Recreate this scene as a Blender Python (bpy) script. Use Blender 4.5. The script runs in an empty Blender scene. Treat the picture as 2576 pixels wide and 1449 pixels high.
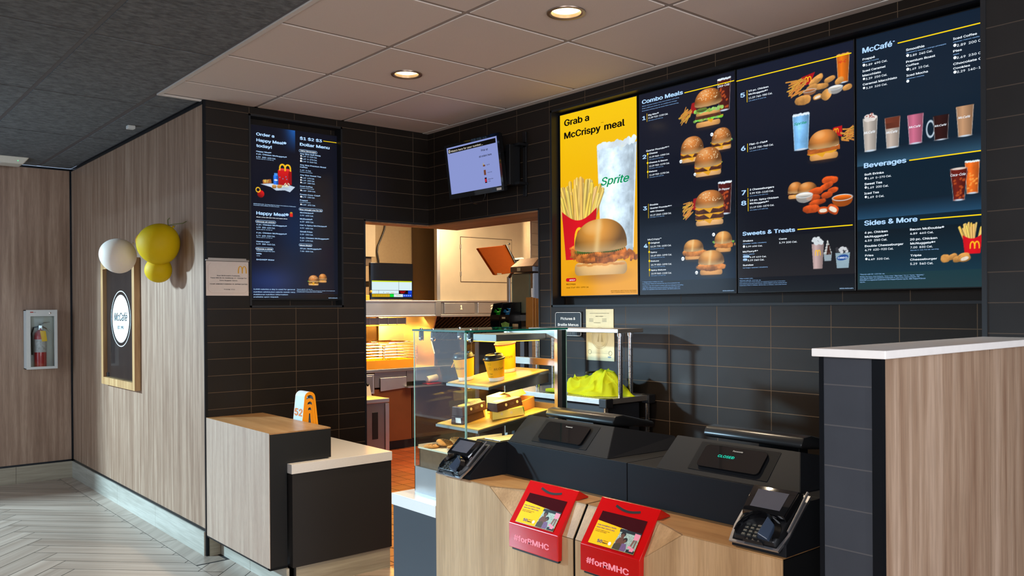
import bpy, bmesh, math, random
import numpy as np
from mathutils import Vector, Matrix
random.seed(7)
scn = bpy.context.scene
C = scn.collection
R = math.radians
# ------------------------------------------------------------------ camera, world, exposure
cam_d = bpy.data.cameras.new('camera'); cam = bpy.data.objects.new('camera', cam_d); C.objects.link(cam)
CAM = Vector((-3.45088, -4.98823, 1.46040))
yaw, pit, rol = 0.7032912, -0.0024467, -0.0069509
fw = Vector((math.sin(yaw)*math.cos(pit), math.cos(yaw)*math.cos(pit), math.sin(pit)))
rt = Vector((math.cos(yaw), -math.sin(yaw), 0)); up = rt.cross(fw)
r2 = math.cos(rol)*rt + math.sin(rol)*up; u2 = -math.sin(rol)*rt + math.cos(rol)*up
m = Matrix((r2, u2, -fw)).transposed().to_4x4(); m.translation = CAM
cam.matrix_world = m
cam_d.sensor_fit = 'HORIZONTAL'; cam_d.sensor_width = 36.0
cam_d.lens = 2119.24*36.0/2576.0
cam_d.shift_y = (779.8-724.5)/2576.0
cam_d.clip_start = 0.05
scn.camera = cam
scn.view_settings.view_transform = 'Standard'; scn.view_settings.look = 'None'
scn.view_settings.exposure = 0.0; scn.view_settings.gamma = 1.0; scn.view_settings.use_curve_mapping = False
w = bpy.data.worlds.new('world'); scn.world = w; w.use_nodes = True
w.node_tree.nodes['Background'].inputs[0].default_value = (0.55, 0.72, 1.0, 1); w.node_tree.nodes['Background'].inputs[1].default_value = 1.0
def area(name, loc, target, size, power, col, size_y=None, spread=None):
    l = bpy.data.lights.new(name, 'AREA'); l.energy = power; l.color = col; l.size = size
    if size_y: l.shape = 'RECTANGLE'; l.size_y = size_y
    if spread: l.spread = spread
    o = bpy.data.objects.new(name, l); C.objects.link(o); o.location = loc
    o.rotation_euler = (Vector(target)-Vector(loc)).to_track_quat('-Z', 'Y').to_euler()
    return o
# daylight through the glazing on the left and behind the camera
area('daylight_left', (-7.2, 4.2, 3.45), (-1.6, 0.6, 1.1), .5, 1350, (.50, .78, 1.0), .3)
area('daylight_glazing', (-4.55, 1.75, 1.35), (-1.7, 1.3, 0.2), 2.4, 34, (.60, .80, 1.0), 1.5)
area('daylight_side', (-5.1, -5.1, 1.9), (-1.5, -3.0, .9), 2.6, 165, (.93, .95, 1.0), 1.5)
area('daylight_back', (-1.2, -8.3, 1.7), (-1.0, 0, 1.2), 4.0, 330, (.88, .92, 1.0), 2.2)
# kitchen ceiling lamps
area('kitchen_lamp', (1.3, 1.6, 2.6), (1.5, 2.2, 0), .6, 50, (1, .74, .44), 1.2)
area('kitchen_lamp', (2.4, .9, 2.6), (2.2, 1.2, 0), .6, 95, (1, .78, .50), 1.2)
ZC = 2.707; WB = 1.608; D = 3.174

# ------------------------------------------------------------------ helpers
def lin(c):
    return tuple(((x/255)/12.92 if x/255 <= .04045 else ((x/255+.055)/1.055)**2.4) for x in c[:3])
MATS = {}
def mat(name, col=None, rough=.5, metal=0, emis=0, noise=0, nscale=40, bump=0, bscale=60, stretch=(1,1,1), ior=1.45, coat=0, alpha=1, trans=0, spec=.5):
    if name in MATS: return MATS[name]
    m = bpy.data.materials.new(name); m.use_nodes = True; nt = m.node_tree; b = nt.nodes['Principled BSDF']
    c = lin(col)+(1,)
    b.inputs['Base Color'].default_value = c; b.inputs['Roughness'].default_value = rough; b.inputs['Metallic'].default_value = metal
    b.inputs['IOR'].default_value = ior; b.inputs['Coat Weight'].default_value = coat; b.inputs['Transmission Weight'].default_value = trans
    b.inputs['Specular IOR Level'].default_value = spec
    if emis:
        b.inputs['Emission Color'].default_value = c; b.inputs['Emission Strength'].default_value = emis
    tc = nt.nodes.new('ShaderNodeTexCoord'); mp = nt.nodes.new('ShaderNodeMapping'); mp.inputs['Scale'].default_value = stretch
    nt.links.new(tc.outputs['Object'], mp.inputs[0])
    if noise:
        n = nt.nodes.new('ShaderNodeTexNoise'); n.inputs['Scale'].default_value = nscale; n.inputs['Detail'].default_value = 5
        nt.links.new(mp.outputs[0], n.inputs[0])
        r = nt.nodes.new('ShaderNodeValToRGB'); r.color_ramp.elements[0].position = .3; r.color_ramp.elements[1].position = .7
        r.color_ramp.elements[0].color = tuple(x*(1-noise) for x in c[:3])+(1,); r.color_ramp.elements[1].color = tuple(min(1, x*(1+noise)) for x in c[:3])+(1,)
        nt.links.new(n.outputs['Fac'], r.inputs[0]); nt.links.new(r.outputs[0], b.inputs['Base Color'])
    if bump:
        n = nt.nodes.new('ShaderNodeTexNoise'); n.inputs['Scale'].default_value = bscale; n.inputs['Detail'].default_value = 3
        nt.links.new(mp.outputs[0], n.inputs[0]); bp = nt.nodes.new('ShaderNodeBump'); bp.inputs['Strength'].default_value = bump; bp.inputs['Distance'].default_value = .01
        nt.links.new(n.outputs['Fac'], bp.inputs['Height']); nt.links.new(bp.outputs[0], b.inputs['Normal'])
    MATS[name] = m; return m
def glow(name, col, s=1.0):
    if name in MATS: return MATS[name]
    m = bpy.data.materials.new(name); m.use_nodes = True; nt = m.node_tree; nt.nodes.clear()
    e = nt.nodes.new('ShaderNodeEmission'); e.inputs[0].default_value = lin(col)+(1,); e.inputs[1].default_value = s
    o = nt.nodes.new('ShaderNodeOutputMaterial'); nt.links.new(e.outputs[0], o.inputs[0]); MATS[name] = m; return m
def vcol_mat(name, emis=0, rough=.6, s=1.0, coat=0):
    if name in MATS: return MATS[name]
    m = bpy.data.materials.new(name); m.use_nodes = True; nt = m.node_tree; b = nt.nodes['Principled BSDF']
    a = nt.nodes.new('ShaderNodeVertexColor'); a.layer_name = 'Col'
    if emis:
        b.inputs['Base Color'].default_value = (.006, .006, .008, 1); b.inputs['Roughness'].default_value = rough; b.inputs['Specular IOR Level'].default_value = .22
        nt.links.new(a.outputs[0], b.inputs['Emission Color']); b.inputs['Emission Strength'].default_value = s
    else:
        nt.links.new(a.outputs[0], b.inputs['Base Color']); b.inputs['Roughness'].default_value = rough
    b.inputs['Coat Weight'].default_value = coat
    MATS[name] = m; return m
def wood(name, c1, c2, c3=None, axis='Z', scale=1.0, rough=.45, fine=1.0, bumps=.05):
    if name in MATS: return MATS[name]
    m = bpy.data.materials.new(name); m.use_nodes = True; nt = m.node_tree; b = nt.nodes['Principled BSDF']; N = nt.nodes.new; Lk = nt.links.new
    tc = N('ShaderNodeTexCoord'); mp = N('ShaderNodeMapping'); a, l = 14*scale, .7*scale
    mp.inputs['Scale'].default_value = {'Z': (a, a, l), 'X': (l, a, a), 'Y': (a, l, a)}[axis]
    Lk(tc.outputs['Object'], mp.inputs[0])
    n1 = N('ShaderNodeTexNoise'); n1.inputs['Scale'].default_value = 1.0; n1.inputs['Detail'].default_value = 4; n1.inputs['Distortion'].default_value = .35
    n2 = N('ShaderNodeTexNoise'); n2.inputs['Scale'].default_value = 9*fine; n2.inputs['Detail'].default_value = 3
    Lk(mp.outputs[0], n1.inputs[0]); Lk(mp.outputs[0], n2.inputs[0])
    r1 = N('ShaderNodeValToRGB'); e = r1.color_ramp.elements; e[0].position = .30; e[1].position = .68; e[0].color = lin(c1)+(1,); e[1].color = lin(c2)+(1,)
    if c3: x = e.new(.5); x.color = lin(c3)+(1,)
    Lk(n1.outputs['Fac'], r1.inputs[0])
    r2_ = N('ShaderNodeValToRGB'); f = r2_.color_ramp.elements; f[0].position = .36; f[1].position = .6; f[0].color = (.80, .79, .78, 1); f[1].color = (1, 1, 1, 1)
    Lk(n2.outputs['Fac'], r2_.inputs[0])
    mx = N('ShaderNodeMix'); mx.data_type = 'RGBA'; mx.blend_type = 'MULTIPLY'; mx.inputs[0].default_value = .8
    Lk(r1.outputs[0], mx.inputs[6]); Lk(r2_.outputs[0], mx.inputs[7]); Lk(mx.outputs[2], b.inputs['Base Color'])
    b.inputs['Roughness'].default_value = rough
    bp = N('ShaderNodeBump'); bp.inputs['Strength'].default_value = bumps; bp.inputs['Distance'].default_value = .004
    Lk(n2.outputs['Fac'], bp.inputs['Height']); Lk(bp.outputs[0], b.inputs['Normal'])
    MATS[name] = m; return m
def tiles(name, ax, u0, pu=.3, z0=2.6664, pz=.1, col=(29, 23, 18), mort=(88, 72, 56), ax2='Z', rough=.36, gw=.0016, var=.12, floorlike=False, vert=True):
    if name in MATS: return MATS[name]
    m = bpy.data.materials.new(name); m.use_nodes = True; nt = m.node_tree; b = nt.nodes['Principled BSDF']; N = nt.nodes.new; Lk = nt.links.new
    g = N('ShaderNodeNewGeometry'); s = N('ShaderNodeSeparateXYZ'); Lk(g.outputs['Position'], s.inputs[0])
    def mt(op, a, bb=None, c=None):
        n = N('ShaderNodeMath'); n.operation = op
        for i, v in enumerate((a, bb, c)):
            if v is None: continue
            if isinstance(v, (int, float)): n.inputs[i].default_value = v
            else: Lk(v, n.inputs[i])
        return n.outputs[0]
    def cell(src, o0, p):
        q = mt('DIVIDE', mt('SUBTRACT', src, o0), p); fr = mt('FRACT', q); fl = mt('FLOOR', q)
        d = mt('MULTIPLY', mt('MINIMUM', fr, mt('SUBTRACT', 1.0, fr)), p); return d, fl
    du, fu = cell(s.outputs[ax], u0, pu); dz, fz = cell(s.outputs[ax2], z0, pz)
    d = mt('MINIMUM', du, dz) if vert else dz
    mask = mt('LESS_THAN', d, gw)
    cb = N('ShaderNodeCombineXYZ'); Lk(fu, cb.inputs[0]); Lk(fz, cb.inputs[1])
    wn = N('ShaderNodeTexWhiteNoise'); wn.noise_dimensions = '2D'; Lk(cb.outputs[0], wn.inputs[0])
    n1 = N('ShaderNodeTexNoise'); n1.inputs['Scale'].default_value = 9; n1.inputs['Detail'].default_value = 6; Lk(g.outputs['Position'], n1.inputs[0])
    v = mt('ADD', mt('MULTIPLY', mt('SUBTRACT', wn.outputs[0], .5), var), mt('MULTIPLY', mt('SUBTRACT', n1.outputs['Fac'], .5), .35))
    hs = N('ShaderNodeHueSaturation'); hs.inputs['Color'].default_value = lin(col)+(1,); Lk(mt('ADD', 1.0, v), hs.inputs['Value'])
    mx = N('ShaderNodeMix'); mx.data_type = 'RGBA'; Lk(mask, mx.inputs[0]); Lk(hs.outputs[0], mx.inputs[6]); mx.inputs[7].default_value = lin(mort)+(1,)
    Lk(mx.outputs[2], b.inputs['Base Color'])
    Lk(mt('ADD', rough, mt('MULTIPLY', mask, .5)), b.inputs['Roughness'])
    n2 = N('ShaderNodeTexNoise'); n2.inputs['Scale'].default_value = 130; n2.inputs['Detail'].default_value = 2; Lk(g.outputs['Position'], n2.inputs[0])
    n3 = N('ShaderNodeTexNoise'); n3.inputs['Scale'].default_value = 7; Lk(g.outputs['Position'], n3.inputs[0])
    hgt = mt('SUBTRACT', mt('ADD', mt('MULTIPLY', n2.outputs['Fac'], .05), mt('MULTIPLY', n3.outputs['Fac'], .35)), mt('MULTIPLY', mask, .6))
    bp = N('ShaderNodeBump'); bp.inputs['Strength'].default_value = .35; bp.inputs['Distance'].default_value = .004
    Lk(hgt, bp.inputs['Height']); Lk(bp.outputs[0], b.inputs['Normal'])
    b.inputs['Specular IOR Level'].default_value = .24
    MATS[name] = m; return m

class MB:
    def __init__(s): s.bm = bmesh.new()
    def box(s, x0, y0, z0, x1, y1, z1, bev=0, M=None):
        vs = [s.bm.verts.new(Vector(p) if M is None else M @ Vector(p)) for p in [(x0,y0,z0),(x1,y0,z0),(x1,y1,z0),(x0,y1,z0),(x0,y0,z1),(x1,y0,z1),(x1,y1,z1),(x0,y1,z1)]]
        fs = [s.bm.faces.new([vs[i] for i in f]) for f in [(3,2,1,0),(4,5,6,7),(0,1,5,4),(1,2,6,5),(2,3,7,6),(3,0,4,7)]]
        if bev:
            es = list({e for f in fs for e in f.edges})
            bmesh.ops.bevel(s.bm, geom=es, offset=bev, segments=2, profile=.5, affect='EDGES')
        return s
    def prism(s, pts, vec, bev=0):
        """extrude a 3D polygon by vec"""
        vec = Vector(vec); a = [s.bm.verts.new(Vector(p)) for p in pts]; b = [s.bm.verts.new(Vector(p)+vec) for p in pts]; n = len(pts)
        fs = [s.bm.faces.new(a[::-1]), s.bm.faces.new(b)]+[s.bm.faces.new((a[i], a[(i+1)%n], b[(i+1)%n], b[i])) for i in range(n)]
        if bev:
            es = list({e for f in fs for e in f.edges}); bmesh.ops.bevel(s.bm, geom=es, offset=bev, segments=2, profile=.5, affect='EDGES')
        return s
    def face(s, pts):
        s.bm.faces.new([s.bm.verts.new(Vector(p)) for p in pts]); return s
    def hexa(s, a, b, bev=0):
        """solid between quads a and b"""
        va = [s.bm.verts.new(Vector(p)) for p in a]; vb = [s.bm.verts.new(Vector(p)) for p in b]; n = len(a)
        fs = [s.bm.faces.new(va[::-1]), s.bm.faces.new(vb)]+[s.bm.faces.new((va[i], va[(i+1)%n], vb[(i+1)%n], vb[i])) for i in range(n)]
        if bev:
            es = list({e for f in fs for e in f.edges}); bmesh.ops.bevel(s.bm, geom=es, offset=bev, segments=2, profile=.5, affect='EDGES')
        return s
    def lathe(s, prof, seg=32, M=None, cap=True):
        """prof: (r,z) list"""
        rings = []
        for r, z in prof:
            rings.append([s.bm.verts.new((M or Matrix()) @ Vector((r*math.cos(2*math.pi*i/seg), r*math.sin(2*math.pi*i/seg), z))) for i in range(seg)])
        for a, b in zip(rings, rings[1:]):
            for i in range(seg): s.bm.faces.new((a[i], a[(i+1)%seg], b[(i+1)%seg], b[i]))
        if cap: s.bm.faces.new(rings[0][::-1]); s.bm.faces.new(rings[-1])
        return s
    def tube(s, pts, r, seg=8, r1=None):
        pts = [Vector(p) for p in pts]; rings = []
        for i, p in enumerate(pts):
            t = (pts[min(i+1, len(pts)-1)]-pts[max(i-1, 0)]).normalized(); a = t.orthogonal().normalized() if i == 0 else (a-t*a.dot(t)).normalized(); b = t.cross(a)
            rr = r if r1 is None else r+(r1-r)*i/(len(pts)-1)
            rings.append([s.bm.verts.new(p+rr*(math.cos(2*math.pi*k/seg)*a+math.sin(2*math.pi*k/seg)*b)) for k in range(seg)])
        for A, B in zip(rings, rings[1:]):
            for k in range(seg): s.bm.faces.new((A[k], A[(k+1)%seg], B[(k+1)%seg], B[k]))
        s.bm.faces.new(rings[0][::-1]); s.bm.faces.new(rings[-1]); return s
    def ball(s, c, r, seg=24, rings=16, M=None):
        bmesh.ops.create_uvsphere(s.bm, u_segments=seg, v_segments=rings, radius=1.0, matrix=(M or Matrix()) @ Matrix.Translation(Vector(c)) @ Matrix.Diagonal((*(r if hasattr(r, '__len__') else (r, r, r)), 1)))
        return s
    def ring2d(s, outer, inner, f, depth):
        """frame: outer and inner 2D loops with equal counts, f maps (s,t)->3D, depth vector"""
        n = len(outer); depth = Vector(depth)
        O = [s.bm.verts.new(Vector(f(*p))) for p in outer]; I = [s.bm.verts.new(Vector(f(*p))) for p in inner]
        O2 = [s.bm.verts.new(v.co+depth) for v in O]; I2 = [s.bm.verts.new(v.co+depth) for v in I]
        for i in range(n):
            j = (i+1) % n
            s.bm.faces.new((O[i], O[j], I[j], I[i])); s.bm.faces.new((O2[j], O2[i], I2[i], I2[j])); s.bm.faces.new((O[j], O[i], O2[i], O2[j])); s.bm.faces.new((I[i], I[j], I2[j], I2[i]))
        return s

ORG = {}
def world_of(o):
    v = Vector((0, 0, 0))
    while o is not None: v += o.location; o = o.parent
    return v
def obj(name, b, mt, parent=None, local=False, smooth=False, kind=None, label=None, origin=None):
    bm = b.bm if isinstance(b, MB) else b
    bmesh.ops.recalc_face_normals(bm, faces=bm.faces)
    me = bpy.data.meshes.new(name); bm.to_mesh(me); bm.free()
    return objm(name, me, mt, parent, local, smooth, kind, label, origin)
def objm(name, me, mt, parent=None, local=False, smooth=False, kind=None, label=None, origin=None):
    o = bpy.data.objects.new(name, me); C.objects.link(o)
    for x in (mt if isinstance(mt, (list, tuple)) else [mt]): me.materials.append(x)
    if parent is not None:
        o.parent = parent
        if not local: me.transform(Matrix.Translation(-world_of(parent)))
    elif origin is not None:
        me.transform(Matrix.Translation(-Vector(origin))); o.location = origin
    if smooth:
        for p in me.polygons: p.use_smooth = True
        try: me.set_sharp_from_angle(angle=R(35))
        except Exception: pass
    if kind: o['kind'] = kind
    if label: o['label'] = label
    return o
def thing(name, label, cat, loc=(0, 0, 0), rot=0, group=None):
    o = bpy.data.objects.new(name, None); C.objects.link(o); o.location = loc; o.empty_display_size = .05
    o.rotation_euler = rot if hasattr(rot, '__len__') else (0, 0, rot)
    o['label'] = label; o['category'] = cat
    if group: o['group'] = group
    return o
def tag(o, label, cat, group=None):
    o['label'] = label; o['category'] = cat
    if group: o['group'] = group
    return o
def struct(name, b, mt, smooth=False): return obj(name, b, mt, kind='structure', smooth=smooth)
def copy_tree(o, parent=None):
    c = o.copy(); C.objects.link(c); c.parent = parent
    for ch in list(o.children): copy_tree(ch, c)
    return c
# ------------------------------------------------------------------ text
FONT = None
try:
    FONT = bpy.data.fonts.load(bpy.utils.system_resource('DATAFILES', path='fonts')+'/Inter.woff2')
except Exception: FONT = None
def text_geo(s, bold=0.0, shear=0.0):
    vs, fs = text_geo0(s, shear)
    if not bold or not vs: return vs, fs
    return vs, fs
_TG = {}
def text_geo0(s, shear=0.0, bold=0.0):
    if (s, shear) in _TG: return _TG[(s, shear)]
    _TG[(s, shear)] = r_ = _text_geo(s, shear); return r_
def _text_geo(s, shear=0.0, bold=0.0):
    cu = bpy.data.curves.new('t', 'FONT'); cu.body = s; cu.size = 1.0; cu.offset = bold; cu.shear = shear; cu.resolution_u = 3
    if FONT: cu.font = FONT
    ob = bpy.data.objects.new('t', cu); C.objects.link(ob)
    dg = bpy.context.evaluated_depsgraph_get(); me = ob.evaluated_get(dg).to_mesh()
    vs = [(v.co.x, v.co.y) for v in me.vertices]; fs = [tuple(p.vertices) for p in me.polygons]
    ob.evaluated_get(dg).to_mesh_clear(); bpy.data.objects.remove(ob); bpy.data.curves.remove(cu)
    return vs, fs
class Sheet:
    """flat print: collects 2D shapes in a frame origin o, right r, up u, normal n"""
    def __init__(s, o, r, u, n):
        s.o, s.r, s.u, s.n = map(Vector, (o, r, u, n)); s.b = {}
    def add(s, key, vs, fs, lift=0):
        V, F = s.b.setdefault(key, ([], [])); k = len(V)
        V += [s.o+s.r*a+s.u*c+s.n*lift for a, c in vs]; F += [tuple(i+k for i in f) for f in fs]
    def text(s, key, t, x, y, cap, w=None, bold=0.0, shear=0, lift=0, center=False):
        vs, fs = text_geo(t, bold, shear)
        if not vs: return
        k = cap/.727; x0 = min(v[0] for v in vs); x1 = max(v[0] for v in vs)
        kx = w/(x1-x0) if w else k
        off = x-(x1-x0)*kx/2 if center else x
        b_ = bold*.9
        for q, (dx, dy) in enumerate(((-b_, 0), (b_, 0), (0, b_*.6), (0, -b_*.6)) if bold else ((0, 0),)):
            s.add(key, [(off+(a-x0+dx)*kx, y+(c+dy)*k) for a, c in vs], fs, lift+.00012*q)
    def poly(s, key, pts, lift=0): s.add(key, pts, [tuple(range(len(pts)))], lift)
    def rect(s, key, x0, y0, x1, y1, lift=0): s.poly(key, [(x0, y0), (x1, y0), (x1, y1), (x0, y1)], lift)
    def disc(s, key, x, y, rx, ry=None, lift=0, n=28): ry = ry or rx; s.poly(key, [(x+rx*math.cos(6.28318*i/n), y+ry*math.sin(6.28318*i/n)) for i in range(n)], lift)
    def ring(s, key, x, y, rx, ry, t, lift=0, n=40):
        vs = [(x+rx*math.cos(6.28318*i/n), y+ry*math.sin(6.28318*i/n)) for i in range(n)]+[(x+(rx-t)*math.cos(6.28318*i/n), y+(ry-t)*math.sin(6.28318*i/n)) for i in range(n)]
        s.add(key, vs, [(i, (i+1) % n, n+(i+1) % n, n+i) for i in range(n)], lift)
    def stroke(s, key, pts, wd, lift=0):
        L, Rr = [], []
        for i, p in enumerate(pts):
            a = pts[max(i-1, 0)]; b = pts[min(i+1, len(pts)-1)]; dx, dy = b[0]-a[0], b[1]-a[1]; d = math.hypot(dx, dy) or 1
            hw = (wd[i] if hasattr(wd, '__len__') else wd)/2
            L.append((p[0]-dy/d*hw, p[1]+dx/d*hw)); Rr.append((p[0]+dy/d*hw, p[1]-dx/d*hw))
        n = len(pts); s.add(key, L+Rr, [(i, i+1, n+i+1, n+i) for i in range(n-1)], lift)
    def arches(s, key, x, y, w, h, lift=0):
        t = w*.13
        for sx in (-1, 1):
            c = x+sx*w*.235; pts = []; wd = []
            for i in range(25):
                a = math.pi*i/24; pts.append((c-math.cos(a)*w*.235, y+h*(max(math.sin(a), 0)**.62)*.97)); wd.append(t*(.75+.35*abs(math.cos(a))))
            s.stroke(key, pts, wd, lift+(.00025 if sx > 0 else 0))
    def pill(s, key, x0, y0, x1, y1, lift=0, ring=0):
        r = (y1-y0)/2; pts = [(x1-r+r*math.cos(a), y0+r+r*math.sin(a)) for a in [-1.5708+3.1416*i/8 for i in range(9)]]+[(x0+r+r*math.cos(a), y0+r+r*math.sin(a)) for a in [1.5708+3.1416*i/8 for i in range(9)]]
        if ring:
            s.stroke(key, pts+[pts[0]], ring, lift)
        else: s.poly(key, pts, lift)
    def build(s, name, mats, parent, kind=None):
        return _sheet_mesh(s, name, mats, parent, False)
def _sheet_mesh(s, name, mats, parent, local):
    VV, FF, MI = [], [], []
    for i, (key, (V, F)) in enumerate(s.b.items()):
        k = len(VV); VV += [tuple(v) for v in V]; FF += [tuple(j+k for j in f) for f in F]; MI += [i]*len(F)
    me = bpy.data.meshes.new(name); me.from_pydata(VV, [], FF); me.polygons.foreach_set('material_index', MI); me.update()
    return objm(name, me, [mats[k] for k in s.b], parent, local=local)
# ------------------------------------------------------------------ materials
M_black = mat('black_trim', (16, 17, 20), .45)
M_panelblk = mat('black_laminate', (30, 27, 26), .6, noise=.06, nscale=300)
M_ss = mat('stainless', (196, 190, 182), .34, 1, noise=.10, nscale=3, bump=.15, bscale=7)
M_ssd = mat('stainless_brushed', (150, 146, 142), .40, 1, noise=.14, nscale=2.2, bump=.1, bscale=5)
M_chrome = mat('chrome', (225, 225, 228), .12, 1)
M_white = mat('white_quartz', (214, 209, 204), .28, noise=.03, nscale=200)
M_blkpl = mat('black_plastic', (17, 17, 19), .35)
M_blkgl = mat('black_gloss', (9, 9, 11), .09, coat=.6)
W_panel = wood('wood_panel', (132, 101, 79), (172, 142, 118), (152, 121, 98), 'Z', 2.1, .42)
W_far = W_panel
W_oak = wood('oak_laminate', (156, 120, 82), (188, 152, 112), (172, 136, 96), 'Z', 1.0, .42, 1.6)
W_oaky = wood('oak_laminate_top', (148, 106, 64), (176, 134, 88), (162, 120, 76), 'Y', 1.0, .36, 1.6)
W_base = wood('baseboard_plank', (150, 143, 128), (186, 180, 165), (168, 161, 146), 'Y', .8, .4)
W_basex = wood('baseboard_plank_x', (150, 140, 120), (186, 176, 152), (168, 158, 136), 'X', .8, .4)
W_hdr = wood('header_wood', (120, 80, 48), (168, 118, 74), None, 'Y', 1.2, .5)
T_B = tiles('wall_tile_back', 'X', -WB+.28-.3)
T_C = tiles('wall_tile_right', 'Y', -.078)
T_K = tiles('kitchen_tile', 'X', .1, .3, .05, .15, (206, 190, 164), (150, 135, 112), rough=.25, gw=.003)
T_F = tiles('quarry_tile', 'X', .07, .152, .03, .152, (150, 72, 38), (84, 50, 34), ax2='Y', rough=.38, gw=.004, var=.35)

# ------------------------------------------------------------------ floors
def clip_poly(poly, f):
    out = []
    for i in range(len(poly)):
        a, b = poly[i], poly[(i+1) % len(poly)]; fa, fb = f(a), f(b)
        if fa >= 0: out.append(a)
        if (fa >= 0) != (fb >= 0):
            t = fa/(fa-fb); out.append((a[0]+(b[0]-a[0])*t, a[1]+(b[1]-a[1])*t))
    return out
def plank_floor():
    me_v, me_f, cols, uvd = [], [], [], []
    rnd = random.Random(3)
    def add(poly, dirv):
        if len(poly) < 3: return
        k = len(me_v); me_v.extend([(p[0], p[1], 0.0) for p in poly]); me_f.append(tuple(range(k, k+len(poly))))
        v = rnd.random(); cols.append((v, dirv, rnd.random()))
    def inset_rect(o, d, q, L, Wd):
        g = .0018
        pts = [(g, g), (L-g, g), (L-g, Wd-g), (g, Wd-g)]
        return [(o[0]+d[0]*a+q[0]*c, o[1]+d[1]*a+q[1]*c) for a, c in pts]
    s2 = math.sqrt(.5); p = (s2, -s2); q = (-s2, -s2); Lp, Wp = .87, .148; O = (-2.265, .881)
    xb = -1.722
    for mm in range(-6, 4):
        for k in range(-40, 45):
            for kind in (0, 1):
                if kind == 0: a, b_, w_, h_ = k*Wp+mm*Lp, k*Wp-mm*Lp, Lp, Wp
                else: a, b_, w_, h_ = k*Wp+Lp+mm*Lp, (k+1)*Wp-Lp-mm*Lp, Wp, Lp
                g = .0022
                rect = [(a+g, b_+g), (a+w_-g, b_+g), (a+w_-g, b_+h_-g), (a+g, b_+h_-g)]
                poly = [(O[0]+p[0]*x+q[0]*y, O[1]+p[1]*x+q[1]*y) for x, y in rect]
                cx = sum(v[0] for v in poly)/4; cy = sum(v[1] for v in poly)/4
                if cx < -5.5 or cx > .2 or cy < -8.2 or cy > 3.8: continue
                A = clip_poly(clip_poly(clip_poly(poly, lambda v: xb-.002-v[0]), lambda v: D+.01-v[1]), lambda v: v[0]+4.25)
                A1 = clip_poly(A, lambda v: v[1]+.0) if A else []
                add(A, float(kind))
                if cy < .6:
                    B = clip_poly(clip_poly(clip_poly(poly, lambda v: v[0]-xb), lambda v: -.155-v[1]), lambda v: -.9-v[0])
                    B = clip_poly(B, lambda v: v[0]+1.65) if False else B
                    add(B, float(kind))
    # border planks along the wall panels and the counter base
    y = D
    while y > -.15:
        y1 = max(y-.895, -.14); add([(xb+.001, y1+.002), (-1.55, y1+.002), (-1.55, y-.002), (xb+.001, y-.002)], 2.0); y -= .895
    me = bpy.data.meshes.new('floor'); me.from_pydata(me_v, [], me_f); me.update()
    at = me.attributes.new('pv', 'FLOAT_VECTOR', 'FACE'); at.data.foreach_set('vector', [x for c in cols for x in c])
    o = bpy.data.objects.new('floor', me); C.objects.link(o); o['kind'] = 'structure'; o.location.z = .0
    m = bpy.data.materials.new('floor_plank_tile'); m.use_nodes = True; nt = m.node_tree; b = nt.nodes['Principled BSDF']; N = nt.nodes.new; Lk = nt.links.new
    a = N('ShaderNodeAttribute'); a.attribute_name = 'pv'; s = N('ShaderNodeSeparateXYZ'); Lk(a.outputs['Vector'], s.inputs[0])
    g = N('ShaderNodeNewGeometry'); outs = []
    for ang, sc in ((-45, (.9, 14, 1)), (45, (.9, 14, 1))):
        rot = N('ShaderNodeVectorRotate'); rot.rotation_type = 'Z_AXIS'; rot.inputs['Angle'].default_value = R(-ang); Lk(g.outputs['Position'], rot.inputs['Vector'])
        mp = N('ShaderNodeVectorMath'); mp.operation = 'MULTIPLY'; mp.inputs[1].default_value = sc; Lk(rot.outputs[0], mp.inputs[0])
        ad = N('ShaderNodeVectorMath'); ad.operation = 'ADD'; Lk(mp.outputs[0], ad.inputs[0])
        k = N('ShaderNodeVectorMath'); k.operation = 'SCALE'; k.inputs['Scale'].default_value = 13; Lk(a.outputs['Vector'], k.inputs[0]); Lk(k.outputs[0], ad.inputs[1])
        n = N('ShaderNodeTexNoise'); n.inputs['Scale'].default_value = 1.0; n.inputs['Detail'].default_value = 4; n.inputs['Distortion'].default_value = .5; Lk(ad.outputs[0], n.inputs[0]); outs.append(n.outputs['Fac'])
    lt = N('ShaderNodeMath'); lt.operation = 'GREATER_THAN'; lt.inputs[1].default_value = .5; Lk(s.outputs['Y'], lt.inputs[0])
    mx = N('ShaderNodeMix'); Lk(lt.outputs[0], mx.inputs[0]); Lk(outs[0], mx.inputs[2]); Lk(outs[1], mx.inputs[3])
    r = N('ShaderNodeValToRGB'); e = r.color_ramp.elements; e[0].position = .25; e[1].position = .75; e[0].color = lin((140, 120, 104))+(1,); e[1].color = lin((180, 161, 143))+(1,)
    Lk(mx.outputs[0], r.inputs[0]); hs = N('ShaderNodeHueSaturation'); Lk(r.outputs[0], hs.inputs['Color'])
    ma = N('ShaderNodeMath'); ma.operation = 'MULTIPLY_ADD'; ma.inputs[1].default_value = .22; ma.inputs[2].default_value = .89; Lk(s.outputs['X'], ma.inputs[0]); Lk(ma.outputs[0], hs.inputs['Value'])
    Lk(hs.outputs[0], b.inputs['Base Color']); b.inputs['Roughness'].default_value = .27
    bp = N('ShaderNodeBump'); bp.inputs['Strength'].default_value = .12; bp.inputs['Distance'].default_value = .004; Lk(mx.outputs[0], bp.inputs['Height']); Lk(bp.outputs[0], b.inputs['Normal'])
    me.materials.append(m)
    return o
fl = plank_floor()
obj('floor_grout', MB().box(-4.25, -8.2, -.06, -.9, D+.05, -.0015), mat('grout', (38, 32, 28), .8, noise=.2), kind='structure').name = 'floor'
struct('floor', MB().box(-1.5, .0, -.08, 4.5, 5.0, -.001).box(-.9, -8.2, -.08, 4.5, .0, -.001), T_F)

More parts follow.
